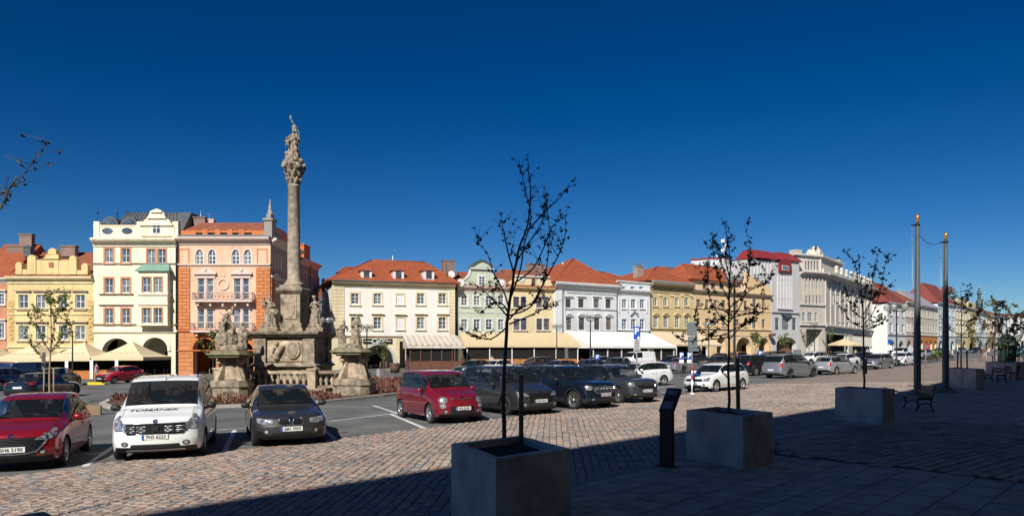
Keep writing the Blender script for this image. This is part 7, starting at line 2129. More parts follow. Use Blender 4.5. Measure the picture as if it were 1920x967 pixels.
another(c1, P_red, P_white, 'white hatchback facing left, right before the taller grey pole', car_place('hatch', 'L', (1697, 685), 1712))
another(c3, P_anth, P_silver, 'silver saloon seen from behind with the two small blue parking signs above it', car_place('sedan', 'R', (1322, 698), 1281, False))
another(c1, P_red, P_black, 'black hatchback just right of the white panel van', car_place('hatch', 'L', (1256, 692), 1283))
another(c1, P_red, P_steel, 'blue grey hatchback whose roof shows behind the white estate, left of the panel van', car_place('hatch', 'L', (1150, 700), 1182))
another(c6, P_navy, P_anth, 'dark off-road car behind the front row roofs, below the tan awning', car_place('suv', 'L', (985, 702), 1035))
another(c1, P_red, P_navy, 'dark car whose roof alone shows behind the black blue off-road estate', car_place('hatch', 'L', (1030, 712), 1080))
another(c1, P_red, P_teal, 'blue green car whose roof shows between the cherry red and the large dark grey car', car_place('hatch', 'L', (880, 705), 915))
another(c8, P_white, P_white, 'white car with only its roof visible in the gap below the tan awning', car_place('wagon', 'L', (925, 704), 955))
another(c3, P_anth, P_blue, 'low dark blue car behind the steel grey off-road car', car_place('sedan', 'L', (1095, 706), 1135))
another(c8, P_white, P_silver2, 'pale car under the round blue parking sign by the white awning', car_place('wagon', 'L', (1114, 692), 1140))
another(c3, P_anth, P_anth, 'dark saloon behind the silver saloon, left of the white estate roof', car_place('sedan', 'L', (1330, 693), 1375))
another(c1, P_red, P_grey, 'dark grey hatchback behind the trunk of the second planter', car_place('hatch', 'L', (1300, 686), 1325))
another(c4, P_cherry, P_orange, 'orange car in the back row in front of the arcades', car_place('bubble', 'L', (1380, 681), 1400))
another(c5, P_grey, P_navy, 'long dark car in the back row right of the blue parking sign', car_place('bigmpv', 'L', (1440, 683), 1470))
another(c7, P_steel, P_white, 'white off-road car in the back row below the beige building', car_place('suv2', 'L', (1520, 684), 1548))
another(c1, P_red, P_black, 'black hatchback in the back row left of the blank grey square sign', car_place('hatch', 'L', (1482, 682), 1504))
another(c1, P_red, P_green, 'sage green car in the back row under the cream parasol', car_place('hatch', 'L', (1570, 680), 1592))
another(c3, P_anth, P_white, 'white saloon partly hidden by the sage green car', car_place('sedan', 'L', (1580, 688), 1606))
another(c3, P_anth, P_black, 'dark sloping saloon behind the silver coupe-like car', car_place('sedan', 'L', (1612, 681), 1640))
another(c1, P_red, P_navy, 'dark hatchback at the far left of the back row before the ochre house', car_place('hatch', 'L', (1345, 681), 1365))
another(c8, P_white, P_grey, 'dark grey estate in the back row behind the black off-road car', car_place('wagon', 'L', (1405, 690), 1430))
another(c2, P_white, P_white, 'white minivan in the distance between the lamp post and the taller grey pole', car_place('mpv', 'L', (1690, 671), 1703)) if False else None
# left, behind the near row
another(c1, P_red, paint('bright_red', (0.42, 0.012, 0.03), rough=.3), 'bright red hatchback driving left behind the white people carrier', car_place('hatch', 'L', (214, 719), 262))
another(c3, P_anth, P_navy, 'dark saloon with an arched roof behind the red hatchback', car_place('sedan', 'R', (142, 742), 85, False))
another(c7, P_steel, P_blue, 'blue off-road car cut off by the left edge behind the red hatchback', car_place('suv2', 'R', (62, 729), 0, False))
another(c1, P_red, P_teal, 'dark teal hatchback nose beside the two tree stakes', car_place('hatch', 'R', (147, 722), 115, False))
# the white panel van and navy van
v1, lp, bv = build_car('van', name='panel_van', cat='van', panel=True, spokes=8)
recolour(v1, P_white); setcar(v1, 'white panel van with blank sides standing before the white awning', car_place('van', 'L', (1187, 688), 1222)); v1['group'] = 'vans on the square'
copy_thing(v1, *car_place('van', 'R', (95, 720), 40, False), 'long navy blue van in front of the cafe tents at the left edge', 'vans on the square', True, {P_white.name: P_blue})
copy_thing(v1, *car_place('van', 'L', (1694, 672), 1710), 'white van in the distance below the big lamp with many globes', 'vans on the square', True)
copy_thing(v1, *car_place('van', 'R', (1905, 669), 1940, True), 'dark teal van in the shade at the right edge', 'vans on the square', True, {P_white.name: P_teal})
# distant ones on the right
another(c3, P_anth, P_navy, 'dark saloon in the distance just right of the taller grey pole', car_place('sedan', 'L', (1760, 664), 1772))
another(c1, P_red, P_silver, 'silver hatchback in the distance left of the round traffic sign', car_place('hatch', 'L', (1800, 663), 1812))
another(c3, P_anth, P_black, 'black saloon in the distance before the arched cream house', car_place('sedan', 'L', (1828, 662), 1840))
another(c7, P_steel, P_silver2, 'silver off-road car in the distance between the two grey poles', car_place('suv2', 'L', (1732, 674), 1745))
# ------------------------------------------------------------------ planters, trees
M_conc = mat('planter_concrete', (0.5, 0.47, 0.44), .85, var=.45, vscale=1.7, bump=.35, bscale=45, detail=9)
M_soil = mat('soil', (0.02, 0.016, 0.012), .95, bump=.8, bscale=30)
M_bark = mat('young_bark', (0.1, 0.075, 0.055), .85, var=.4, vscale=12, bump=.5, bscale=40)
M_barkp = mat('pale_bark', (0.32, 0.24, 0.15), .85, var=.3, vscale=8)
M_stake = mat('wooden_stake', (0.24, 0.15, 0.09), .8, var=.35, vscale=5)
def leafm(n, c):
    m = mat(n, c, .55); m.node_tree.nodes['Principled BSDF'].inputs['Subsurface Weight'].default_value = 0; return m
LF = [leafm('leaf_olive', (0.075, 0.085, 0.03)), leafm('leaf_brown', (0.1, 0.06, 0.04)), leafm('leaf_green', (0.1, 0.15, 0.03)), leafm('leaf_yellow', (0.2, 0.22, 0.05))]
def planter(c3, label, h=.95, group='concrete planters along the pavement edge'):
    "c3: left, front and right base corners (ground points)"
    l, f, r = [Vector((p.x, p.y)) for p in c3]; bk = l+r-f; cen = (l+r)/2; g = gz(cen.x)+.118
    root = empty('planter', (cen.x, cen.y, g), 0, label, 'planter', group)
    out = [p-cen for p in (l, f, r, bk)]
    q = MB(); inn = [p*(1-.13/(p.length*.72)) for p in out]; ch = [p*(1-.012/p.length) for p in out]
    rows = []
    for ps, z in ((out, -.05), (out, h-.012), (ch, h), (inn, h), (inn, h-.09)): rows.append(q.pts([(p.x, p.y, z) for p in ps]))
    for a, b in zip(rows, rows[1:]):
        for i in range(4): j = (i+1) % 4; q.face([a+i, a+j, b+j, b+i])
    q.build('box', M_conc, root)
    q = MB(); n = 10; rn = random.Random(3); g0 = []
    for i in range(n+1):
        for j in range(n+1):
            a = inn[0].lerp(inn[1], i/n); b = inn[3].lerp(inn[2], i/n); p = a.lerp(b, j/n); g0.append((p.x, p.y, h-.09+rn.uniform(-.02, .03)*(0 < i < n and 0 < j < n)))
    b0 = q.pts(g0)
    for i in range(n):
        for j in range(n): a = b0+i*(n+1)+j; q.face([a, a+1, a+n+2, a+n+1])
    q.build('soil', M_soil, root)
    return Vector((cen.x, cen.y, g+h-.09))
def leaf_cluster(q, p, n, s, rn):
    for _ in range(n):
        a = rn.uniform(0, 2*PI); e = rn.uniform(-.9, .7); d = Vector((math.cos(a)*math.cos(e), math.sin(a)*math.cos(e), math.sin(e)))
        w = d.orthogonal().normalized(); w.rotate(Matrix.Rotation(rn.uniform(0, PI), 3, d)); w *= s*rn.uniform(.3, .5)
        o = Vector(p)+Vector((rn.uniform(-1, 1), rn.uniform(-1, 1), rn.uniform(-1, 1)))*s*.4; L_ = s*rn.uniform(.7, 1.25)
        dr = Vector((0, 0, -.18*s))
        b = q.pts([o, o+d*L_*.35+w, o+d*L_*.75+w*.55+dr*.6, o+d*L_+dr, o+d*L_*.75-w*.55+dr*.6, o+d*L_*.35-w])
        q.face([b, b+1, b+2, b+3]); q.face([b, b+3, b+4, b+5])
def limb(q, pts, r0, r1, n=6):
    k = len(pts); q.tube(pts, [r0+(r1-r0)*i/(k-1) for i in range(k)], n)
def smooth_pts(pts, m=4):
    out = []
    P_ = [pts[0]]+list(pts)+[pts[-1]]
    for i in range(1, len(P_)-2):
        for k in range(m):
            t = k/m; a, b, c, d = P_[i-1], P_[i], P_[i+1], P_[i+2]
            out.append(.5*((2*b)+(c-a)*t+(2*a-5*b+4*c-d)*t*t+(3*b-a-3*c+d)*t**3))
    out.append(Vector(pts[-1])); return out
def traced_tree(Y, base, trunk, branches, label, seed=1, r=.035, ls=.06, dens=7.0, lmix=(0, 0, 0, 1), bark=None, stakes=(), crop=PX, up=.0, sunny=None):
    "limbs follow the photograph in outline and spread in depth"
    rn = random.Random(seed); root = empty('young_tree', base, 0, label, 'tree', 'young trees of the square')
    def pt(cx, cy, dy): px, py = crop[0]+cx/crop[2], crop[1]+cy/crop[2]; y = Y+dy; return Vector(((px-CX)/F*y, y, Z(py, y)))-Vector(base)
    q = MB(); lf = MB()
    tp = [Vector((0, 0, -.1))]+[pt(x, y, 0) for x, y in trunk]; tp = smooth_pts(tp); tp = [p+Vector((rn.uniform(-1, 1), rn.uniform(-1, 1), 0))*r*.25 for p in tp]; limb(q, tp, r, r*.12, 8)
    q.build('trunk', bark or M_bark, root); q = MB()
    def leaves(a, b, seglen):
        n = seglen*dens; k = int(n)+(rn.random() < n-int(n))
        for _ in range(k):
            p = a.lerp(b, rn.random()); zf = p.z
            lf.mi = rn.choice(lmix) if not (sunny and zf > sunny) else rn.choice((2, 2, 3, 0)); leaf_cluster(lf, p, rn.choice((3, 4, 5)), ls, rn)  # above this height brighter leaf colours paint sunlight onto the crown
    def along(pp, r0, frac0=.25):
        for i, (a, b) in enumerate(zip(pp, pp[1:])):
            if i/len(pp) > frac0: leaves(a, b, (b-a).length)
    along(tp, r, .55)
    for br in branches:
        sp = rn.choice((-1, 1))*rn.uniform(.25, .9)*min(1, Y/14)
        pp = []; n = len(br)
        for i, (x, y) in enumerate(br): pp.append(pt(x, y, sp*(i/(n-1))**1.2))
        pp = smooth_pts(pp, 3); limb(q, pp, r*.42, r*.1, 5); along(pp, r*.4)
        for _ in range(max(3, int(n*2))):             # side twigs
            i = rn.randrange(len(pp)//4, len(pp)-1); a = pp[i]; d = (pp[i+1]-pp[i]).normalized(); d.rotate(Matrix.Rotation(rn.uniform(.4, .9), 3, d.orthogonal().normalized())); d.rotate(Matrix.Rotation(rn.uniform(0, 6.28), 3, Vector((0, 0, 1)))); d.z = abs(d.z)*.8+.2
            l_ = rn.uniform(.12, .42)*(Y/11)**.3; e = a+d*l_; m_ = a+d*l_*.5+Vector((0, 0, .03)); limb(q, [a, m_, e], r*.14, r*.06, 4); leaves(a, e, l_*1.3)
    q.build('branches', bark or M_bark, root); lf.build('foliage', LF, root)
    for (x, y, ytop) in stakes:
        k = MB(); a = pt(x, y, -.12); b = pt(x, ytop, -.12); k.tube([a, b], .032 if Y < 20 else .045, 10, cap=True); k.build('stake', M_stake if bark is None else M_barkp, root)
    return root
def free_tree(base, H, th, spread, label, seed, r=.045, ls=.1, dens=8, lmix=(0, 0, 1, 2), bark=None, stakes=True, nb=13, name='young_tree', group='young trees of the square'):
    rn = random.Random(seed); root = empty(name, base, 0, label, 'tree', group); q = MB(); lf = MB()
    tp = smooth_pts([Vector((0, 0, -.1)), Vector((rn.uniform(-.05, .05), 0, th*.6)), Vector((rn.uniform(-.1, .1), rn.uniform(-.1, .1), H*.65)), Vector((rn.uniform(-.2, .2), rn.uniform(-.2, .2), H))]); limb(q, tp, r, r*.15, 7); q.build('trunk', bark or M_bark, root); q = MB()
    def leaves(a, b, n):
        for _ in range(int(n)+(rn.random() < n-int(n))): lf.mi = rn.choice(lmix); leaf_cluster(lf, a.lerp(b, rn.random()), 4, ls, rn)
    for i in range(nb):
        t = rn.uniform(th/H, .88); a = tp[min(len(tp)-1, int(t*len(tp)))]; ang = i*2.4+rn.uniform(-.4, .4); k = (1-t)*.9+.25; L_ = spread*k
        e = a+Vector((math.cos(ang)*L_, math.sin(ang)*L_, (H-a.z)*rn.uniform(.35, .85))); m_ = a.lerp(e, .5)+Vector((math.cos(ang), math.sin(ang), -.3))*L_*.18
        pp = smooth_pts([a, m_, e], 4); limb(q, pp, r*.4, r*.1, 5)
        for u, v in zip(pp[2:], pp[3:]): leaves(u, v, (v-u).length*dens)
        for _ in range(3):
            j = rn.randrange(3, len(pp)-1); d = Vector((rn.uniform(-1, 1), rn.uniform(-1, 1), rn.uniform(0, 1.2))).normalized()*rn.uniform(.2, .5)*spread*.6; limb(q, [pp[j], pp[j]+d], r*.15, r*.07, 4); leaves(pp[j], pp[j]+d, d.length*dens)
    q.build('branches', bark or M_bark, root); lf.build('foliage', LF, root)
    if stakes:
        for s_ in (-.25, .25): k = MB(); k.tube([(s_, -.1, -.05), (s_*.9, -.1, th*.75)], .035, 8); k.build('stake', M_barkp if bark else M_stake, root)
    return root
T8 = (860, 270, 2.149); T9 = (1280, 400, 2.544)
# planter 1
rc = [G(846, 832, 1.07), G(930, 860, 1.07), G(1069, 838, 1.07)]
b1 = planter(rc, 'large concrete planter in the middle foreground holding the tallest bare tree')
tb = G(946, 826, 1.02); tb = Vector((tb.x, tb.y, b1.z))
traced_tree(tb.y, tb, [(181, 1000), (182, 940), (195, 720), (205, 640), (230, 480), (250, 400), (275, 330), (290, 200), (280, 100), (277, 40)],
    [[(212, 615), (250, 500), (265, 400), (292, 300), (272, 200), (250, 100), (243, 65)], [(278, 350), (350, 270), (400, 225), (445, 170)], [(205, 690), (290, 655), (340, 560), (360, 450), (365, 350), (355, 250), (345, 170)],
     [(300, 640), (375, 500), (410, 430), (430, 360), (428, 290)], [(200, 650), (180, 590), (140, 520), (115, 440), (62, 385)], [(222, 520), (195, 420), (180, 350), (168, 270)], [(196, 735), (130, 785), (60, 770), (0, 735)],
     [(204, 725), (290, 690), (350, 660), (400, 650)], [(225, 560), (300, 500), (350, 400), (380, 330), (425, 290)], [(202, 700), (150, 640), (100, 590), (60, 560)], [(235, 470), (280, 400), (330, 330), (350, 260)], [(203, 680), (170, 640), (120, 650), (90, 690)], [(205, 705), (250, 660), (310, 640), (340, 620)]],
    'tallest young tree with sparse dark leaves, in the planter in the middle foreground', 3, .032, .036, 6.5, (0, 0, 0, 1), stakes=((975-0, 0, 0),)[:0], crop=T8)
k = MB(); sa = Vector(((977-CX)/F*tb.y, tb.y-.1, b1.z-.05)); k.tube([(0, 0, 0), (0, 0, Z(702, tb.y)-sa.z)], .034, 12); o = k.build('tree_stake', M_stake); o.location = sa; tag(o, 'thick brown wooden stake beside the tallest tree in the middle planter', 'stake')
# planter 2
b2 = planter([G(1287, 858.7, .12), G(1393.5, 879, .12), G(1449, 864, .12)], 'concrete planter right of the leaning information stand')
tb = G(1368, 770, 1.02); tb = Vector((tb.x, tb.y, b2.z))
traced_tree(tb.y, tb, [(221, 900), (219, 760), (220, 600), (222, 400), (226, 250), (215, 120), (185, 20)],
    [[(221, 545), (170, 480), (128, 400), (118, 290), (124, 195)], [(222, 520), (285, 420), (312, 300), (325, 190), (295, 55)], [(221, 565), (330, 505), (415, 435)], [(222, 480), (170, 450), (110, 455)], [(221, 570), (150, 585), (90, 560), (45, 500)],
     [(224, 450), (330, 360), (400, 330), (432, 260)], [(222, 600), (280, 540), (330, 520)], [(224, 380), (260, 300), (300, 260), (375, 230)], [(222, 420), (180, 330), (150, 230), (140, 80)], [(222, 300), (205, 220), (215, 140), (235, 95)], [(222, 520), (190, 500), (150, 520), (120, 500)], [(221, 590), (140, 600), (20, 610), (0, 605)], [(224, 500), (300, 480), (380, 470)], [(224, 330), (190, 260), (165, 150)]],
    'slim tree, top leaves painted sunlit green, lower leaves dark, in the second planter', 5, .034, .052, 8, (0, 0, 1, 1, 0, 2), crop=T9, sunny=2.2)
k = MB(); sa = Vector(((1383-CX)/F*tb.y, tb.y-.05, b2.z-.05)); k.tube([(0, 0, 0), (-.02, 0, Z(672, tb.y)-sa.z)], .04, 12); o = k.build('tree_stake', M_stake); o.location = sa; tag(o, 'round wooden stake in the second planter beside the slim tree', 'stake')
# planter 3, 4, 5
b3 = planter([G(1565.6, 787, .12), G(1654.5, 796, .12), G(1678, 790, .12)], 'concrete planter just left of the single bench')
tb = G(1622, 730, 1.02); tb = Vector((tb.x, tb.y, b3.z))
C6b = (1380, 440, 3.453)
traced_tree(tb.y, tb, [(828, 900), (826, 700), (824, 500), (815, 400), (800, 250), (795, 120)], [[(824, 560), (870, 430), (880, 320), (905, 180), (938, 80)], [(824, 590), (900, 480), (940, 330), (960, 220), (990, 115)], [(822, 480), (790, 330), (770, 180), (695, 95)], [(824, 600), (740, 560), (700, 470), (680, 360)], [(825, 600), (900, 560), (960, 540)], [(824, 540), (760, 500), (730, 420), (700, 330)],
    [(824, 520), (880, 420), (960, 360), (1030, 290)], [(822, 440), (850, 340), (850, 250)], [(824, 610), (880, 600), (950, 560), (1010, 480)]],
    'slim tree in the third planter, in front of the beige corner building', 9, .036, .062, 6.5, (0, 2, 1, 0, 2), crop=C6b, stakes=((838, 900, 800),))
b4 = planter([G(1775, 724, .12), G(1830, 731, .12), G(1846, 727, .12)], 'pale planter right of the shorter grey pole')
free_tree(b4+Vector((-.2, 0, 0)), 4.2, 1.3, 1.5, 'young tree in the planter right of the shorter grey pole', 12, ls=.1, dens=6, lmix=(0, 0, 1, 2))
b5 = planter([G(1848, 704, .12), G(1905, 712, .12), G(1935, 706, .12)], 'planter behind the pair of dark benches at the right edge')
free_tree(b5+Vector((.2, .3, 0)), 4.4, 1.3, 1.8, 'dense dark young tree over the kiosk at the right edge', 15, ls=.12, dens=9, lmix=(0, 0, 1))
free_tree(P(1865, 58), 5.6, 1.8, 2.0, 'young tree just left of the kiosk, further away', 16, ls=.13, dens=7, lmix=(0, 0, 1))
free_tree(P(1912, 66), 5.8, 1.8, 2.3, 'young tree right of the kiosk at the very edge', 18, ls=.13, dens=7, lmix=(0, 0, 1, 2))
free_tree(P(1838, 95), 6.2, 2, 2.2, 'small distant tree before the pale blue narrow house', 19, ls=.2, dens=6)
# left tree and the one reaching in from outside the frame
lt = P(94, 36); free_tree(lt, 5.7, 2.4, 1.55, 'sparse young tree with pale trunk and small green leaves in front of the yellow house', 21, r=.06, ls=.1, dens=9, lmix=(2, 3, 3), bark=M_barkp, nb=20)
ob = P(-150, 9); b6 = planter([ob+Vector((-.8, .1, 0)), ob+Vector((0, -.7, 0)), ob+Vector((.6, .1, 0))], 'planter just outside the left edge, below the branch reaching in')
tb = Vector((ob.x, ob.y, b6.z))
traced_tree(9.0, tb, [(-150, 600), (-145, 480), (-120, 380), (-90, 280)], [[(-145, 480), (-60, 435), (0, 392), (14, 362), (22, 345), (45, 325), (62, 302), (78, 280), (92, 264)], [(-30, 390), (0, 362), (14, 360)], [(-130, 420), (-80, 350), (-50, 300)], [(-148, 540), (-60, 540), (6, 548)]], 'tree just outside the left edge with one leafy branch reaching into the sky', 31, .03, .038, 5, (0, 0, 1))
# small planter with a sapling, more distant trees
bs = planter([P(706, 61), P(712, 59.5), P(732, 60.5)], 'small square planter with a sapling before the cafe arch', .85); free_tree(bs, 2.7, .9, .7, 'thin green sapling in the small planter before the cafe arch', 33, r=.03, ls=.09, dens=9, lmix=(2, 2, 3))
free_tree(P(399, 62), 4.4, 1.6, 1.3, 'small light green tree before the arches of the salmon house', 35, ls=.13, dens=10, lmix=(2, 2, 3, 0))
free_tree(P(1517, 120), 5.6, 2, 1.7, 'small green tree in front of the dark shopfront of the beige building', 37, ls=.17, dens=5, lmix=(2, 0, 0))
free_tree(P(1471, 126), 4.6, 2, 1.5, 'low green tree before the arch of the grey modern building', 38, ls=.17, dens=6, lmix=(2, 2, 3))
free_tree(P(1555, 128), 5.4, 2, 1.5, 'thin tree left of the cream parasol', 39, ls=.16, dens=4.5, lmix=(2, 0, 3))
free_tree(P(1416, 118), 5.0, 2, 1.3, 'thin tree with yellowish leaves before the apricot arcades', 40, ls=.18, dens=7, lmix=(3, 2, 0))
q = MB(); rn = random.Random(4)
for i in range(260):
    a = rn.uniform(0, 6.28); r_ = rn.uniform(0, 1)**.5; q.mi = rn.choice((2, 2, 3)); leaf_cluster(q, (r_*3.2*math.cos(a), r_*1.2*math.sin(a), rn.uniform(.2, 1.5)*(1.1-r_*.5)), 5, .3, rn)
o = q.build('bush', LF); o.location = P(1745, 118); tag(o, 'bright green bush before the orange painted ground floor', 'bush')

# ------------------------------------------------------------------ lamps
M_pole = mat('lamp_green_black', (0.02, 0.024, 0.022), .45)
M_globe = mat('globe_glass', (0.42, 0.43, 0.4), .08, spec=.8); M_globe.node_tree.nodes['Principled BSDF'].inputs['Alpha'].default_value = .55
def lamp(px, Y, pyg, label, n=4, gr=.2, reach=.5, rot=20):
    b = P(px, Y); H = Z(pyg, Y)-b.z; root = empty('street_lamp', b, R(rot), label, 'street lamp', 'globe lamps on the square')
    q = MB(); q.lathe([(.16, 0), (.16, .25), (.11, .35), (.1, .9), (.075, 1.0), (.055, H-.5), (.07, H-.45), (.04, H-.3), (.03, H+.05), (.05, H+.1), (.0, H+.2)], (0, 0, 0), 10); q.build('pole', M_pole, root)
    for i in range(n):
        a = 2*PI*i/n; c, s_ = math.cos(a), math.sin(a)
        q = MB(); q.tube([(0, 0, H-.45), (c*reach*.6, s_*reach*.6, H-.42), (c*reach, s_*reach, H-gr-.06)], .028, 6); q.tube([(c*.02, s_*.02, H-.15), (c*reach*.5, s_*reach*.5, H+.05), (c*reach, s_*reach, H+gr+.02)], .015, 5); q.lathe([(.1, -gr-.03), (.06, -gr-.08)], (c*reach, s_*reach, H), 8); ar = q.build('arm', M_pole, root)
        q = MB(); q.ball((c*reach, s_*reach, H), gr, 14, 10); q.build('globe', M_globe, ar)
        q = MB(); q.tube([(c*reach+(gr+.006)*math.cos(t*PI/8), s_*reach+(gr+.006)*math.sin(t*PI/8), H) for t in range(17)], .012, 4); q.ball((c*reach, s_*reach, H), .05, 6, 5); q.lathe([(.1, gr-.03), (.05, gr+.02), (0, gr+.05)], (c*reach, s_*reach, H), 8); q.build('globe_strap', M_pole, ar)
lamp(688, 75, 613, 'globe lamp left of the cafe sign on the white house', 4, .24, .42)
lamp(1107, 74, 594, 'globe lamp before the dark arched passage of the pale blue house', 4, .2, .42)
lamp(1044, 92, 611, 'globe lamp over the end of the long tan awning', 3, .24, .45)
lamp(1377, 40, 521, 'tall globe lamp behind the second planter, its pole crossing the white estate car', 4, .24, .36, 30)
lamp(1329, 92, 607, 'globe lamp before the ochre and apricot houses', 5, .22, .5)
lamp(1681, 80, 576, 'globe lamp with many globes left of the taller grey pole', 5, .36, .95, 10)
lamp(136, 72, 622, 'globe lamp before the yellow house, right of the sparse young tree', 3, .2, .4)
lamp(612, 74, 600, 'globe lamp half hidden behind the right side of the column base', 5, .26, .5)
lamp(1527, 118, 608, 'globe lamp before the beige corner building', 3, .25, .4)
# ------------------------------------------------------------------ two tall poles
M_gal = mat('galvanised_steel', (0.13, 0.145, 0.15), .5, metal=.3, var=.2, vscale=2)
M_gold = mat('gold_leaf', (0.8, 0.45, 0.18), .3, metal=.8)
def tall_pole(px, py, pyt, pyf, label):
    b = G(px, py, .12); Y = b.y; root = empty('flag_pole', b, R(20), label, 'pole', 'pair of tall grey poles'); H = Z(pyt, Y)-b.z; Hf = Z(pyf, Y)-b.z
    q = MB(); w0, w1 = .15, .078; n = 12
    rows = [q.pts([(math.cos(2*PI*i/n)*w*(1 if i % 2 else .93), math.sin(2*PI*i/n)*w*(1 if i % 2 else .93), z) for i in range(n)]) for w, z in ((w0, 0), (w0*.98, H*.3), (w1, H))]
    for a, c in zip(rows, rows[1:]):
        for i in range(n): j = (i+1) % n; q.face([a+i, a+j, c+j, c+i])
    q.face([rows[-1]+i for i in range(n)]); q.build('mast', M_gal, root)
    q = MB(); q.box(-.32, .12, -.03, .03, H-.02, H+.03); q.lathe([(.1, H), (.12, H+.06), (.05, H+.1)], (0, 0, 0), 10); q.build('mast_head', M_iron, root)
    q = MB(); q.lathe([(.03, 0), (.08, .06), (.055, .14), (.1, .24), (.075, .36), (.02, Hf-H-.1)], (0, 0, H+.1), 10); q.build('gilded_finial', M_gold, root)
    q = MB(); q.tube([(-.3, 0, H), (-.27, 0, H*.5), (-.19, 0, 1.2)], .008, 4); q.tube([(-.3, 0, H-.6), (-.3, 0, H-.7)], .03, 5); q.build('halyard', M_zinc, root)
    q = MB(); q.lathe([(.5, 0), (.48, .06), (.3, .1), (.26, .2), (.18, .24)], (0, 0, -.01), 12); q.build('foot', mat('stone_foot', (.16, .15, .13), .9, var=.3), root)
    return b, H
p1, H1 = tall_pole(1720, 742, 423, 404, 'taller grey tapering pole with gilded tip, left of the pair')
p2, H2 = tall_pole(1773, 735, 455, 437, 'shorter grey tapering pole with gilded tip, right of the pair')
q = MB(); a, b = p1+Vector((0, 0, H1-.3)), p2+Vector((-.25, 0, H2)); q.tube([a.lerp(b, t/8)-Vector((0, 0, .25*math.sin(PI*t/8))) for t in range(9)], .012, 4); tag(q.build('cable', M_iron), 'dark cable sagging between the tops of the two tall poles', 'cable')
# ------------------------------------------------------------------ benches
M_slat = mat('dark_bench_wood', (0.035, 0.022, 0.016), .6, var=.3, vscale=6); M_cast = mat('cast_iron', (0.025, 0.026, 0.028), .5)
def bench(loc, rz, label, L_=1.6):
    root = empty('park_bench', loc, rz, label, 'bench', 'dark wooden benches')
    q = MB(); [q.box(-L_/2, L_/2, y, y+.09, .42, .46) for y in (-.24, -.13, -.02, .09)]; q.build('seat', M_slat, root)
    q = MB(); [q.prism([(-L_/2, z), (L_/2, z), (L_/2, z+.1), (-L_/2, z+.1)], .22+.04*i, .25+.04*i) for i, z in enumerate((.56, .71))]; q.build('backrest', M_slat, root)
    for x in (-L_/2+.12, L_/2-.12):
        q = MB(); q.tube([(x, -.28, 0), (x, -.2, .2), (x, -.24, .41)], .028, 6); q.tube([(x, .24, 0), (x, .16, .22), (x, .2, .42), (x, .29, .84)], .028, 6); q.tube([(x, -.24, .4), (x, .2, .4)], .025, 6); q.tube([(x, -.2, .2), (x, 0, .28), (x, .16, .22)], .02, 5); q.build('leg', M_cast, root)
bench(G(1722, 768, .12), R(-102), 'single dark wooden bench at the foot of the taller grey pole')
bench(G(1866, 717, .12), R(-95), 'nearer of the two benches by the right edge planters')
bench(G(1889, 711, .12), R(-95), 'farther of the two benches by the right edge planters')
for i, (px, Y) in enumerate(((1735, 92), (1748, 95), (1761, 98))): bench(P(px, Y), R(10), ('leftmost', 'middle', 'rightmost')[i]+' of three distant sunlit benches between the two tall poles', 1.7)
# ------------------------------------------------------------------ information stand
b = G(1250.5, 874, .12); t = empty('information_stand', b, R(-41), 'slim brown information stand with a slanted grey text plate, left of the second planter', 'sign stand')
M_cor = mat('rusted_steel', (0.05, 0.025, 0.016), .7, var=.4, vscale=6); H = Z(768, b.y)-b.z
q = MB(); q.box(-.125, .125, -.05, .05, 0, H); q.build('post', M_cor, t); q = MB(); q.box(-.2, .2, -.12, .12, -.01, .015); q.build('foot_plate', M_cor, t)
tm = Matrix.Translation((0, -.03, H-.04)) @ Matrix.Rotation(R(-38), 4, 'X'); q = MB(tm); q.box(-.14, .14, -.035, .035, 0, .52); hd = q.build('slanted_head', M_cor, t)
q = MB(tm); q.box(-.12, .12, -.041, -.036, .05, .22); q.box(-.12, .12, -.041, -.036, .36, .47); q.build('text_plate', mat('grey_plate', (0.12, 0.15, 0.16), .4, var=.3, vscale=40), hd)
q = MB(tm)
for i in range(7): q.box(-.1, .1-.03*(i % 3), -.043, -.0415, .07+i*.02, .077+i*.02)
for i in range(3): q.box(-.1, .06-.02*i, -.043, -.0415, .38+i*.028, .392+i*.028)
q.build('text_lines', mat('pale_text', (0.35, 0.38, 0.38), .5), hd)
# ------------------------------------------------------------------ signs
M_sblue = mat('sign_blue', (0.012, 0.09, 0.42), .4); M_swh = mat('sign_white', (0.78, 0.78, 0.78), .5); M_sred = mat('sign_red', (0.5, 0.015, 0.02), .4); M_sback = mat('sign_back', (0.17, 0.2, 0.21), .5, metal=.3); M_sgp = mat('sign_post', (0.35, 0.36, 0.37), .45, metal=.4)
RX = Matrix.Rotation(R(90), 4, 'X')
def sign(px, Y, label, base=None, name='road_sign', cat='sign', rz=0.0):
    b = base or P(px, Y); return empty(name, b, rz, label, cat), b
def plate(t, x0, x1, z0, z1, m, name='panel', y=-.05):
    q = MB(); q.box(x0, x1, y-.015, y, z0, z1); return q.build(name, m, t)
def post(t, H, r=.03, m=None): q = MB(); q.tube([(0, 0, 0), (0, 0, H)], r, 8); return q.build('post', m or M_sgp, t)
Y = 38.0; t, b = sign(1194, Y, 'tall blue P parking sign with a white pictogram and white plates, above the white estate'); z = lambda py: Z(py, Y)-b.z; s_ = Y/F
post(t, z(611), .035); p_ = plate(t, -.17, .17, z(636), z(612), M_sblue, 'blue_panel'); text_mesh('P', .44, M_swh, 'lettering', p_, .002, Matrix.Translation((-.02, -.068, z(621))) @ RX, offset=.012)
q = MB(); q.box(.02, .13, -.07, -.066, z(635), z(631.5)); q.box(.04, .06, -.07, -.066, z(631.5), z(629.8)); q.box(.09, .11, -.07, -.066, z(631.5), z(629.8)); q.build('pictogram', M_swh, p_)
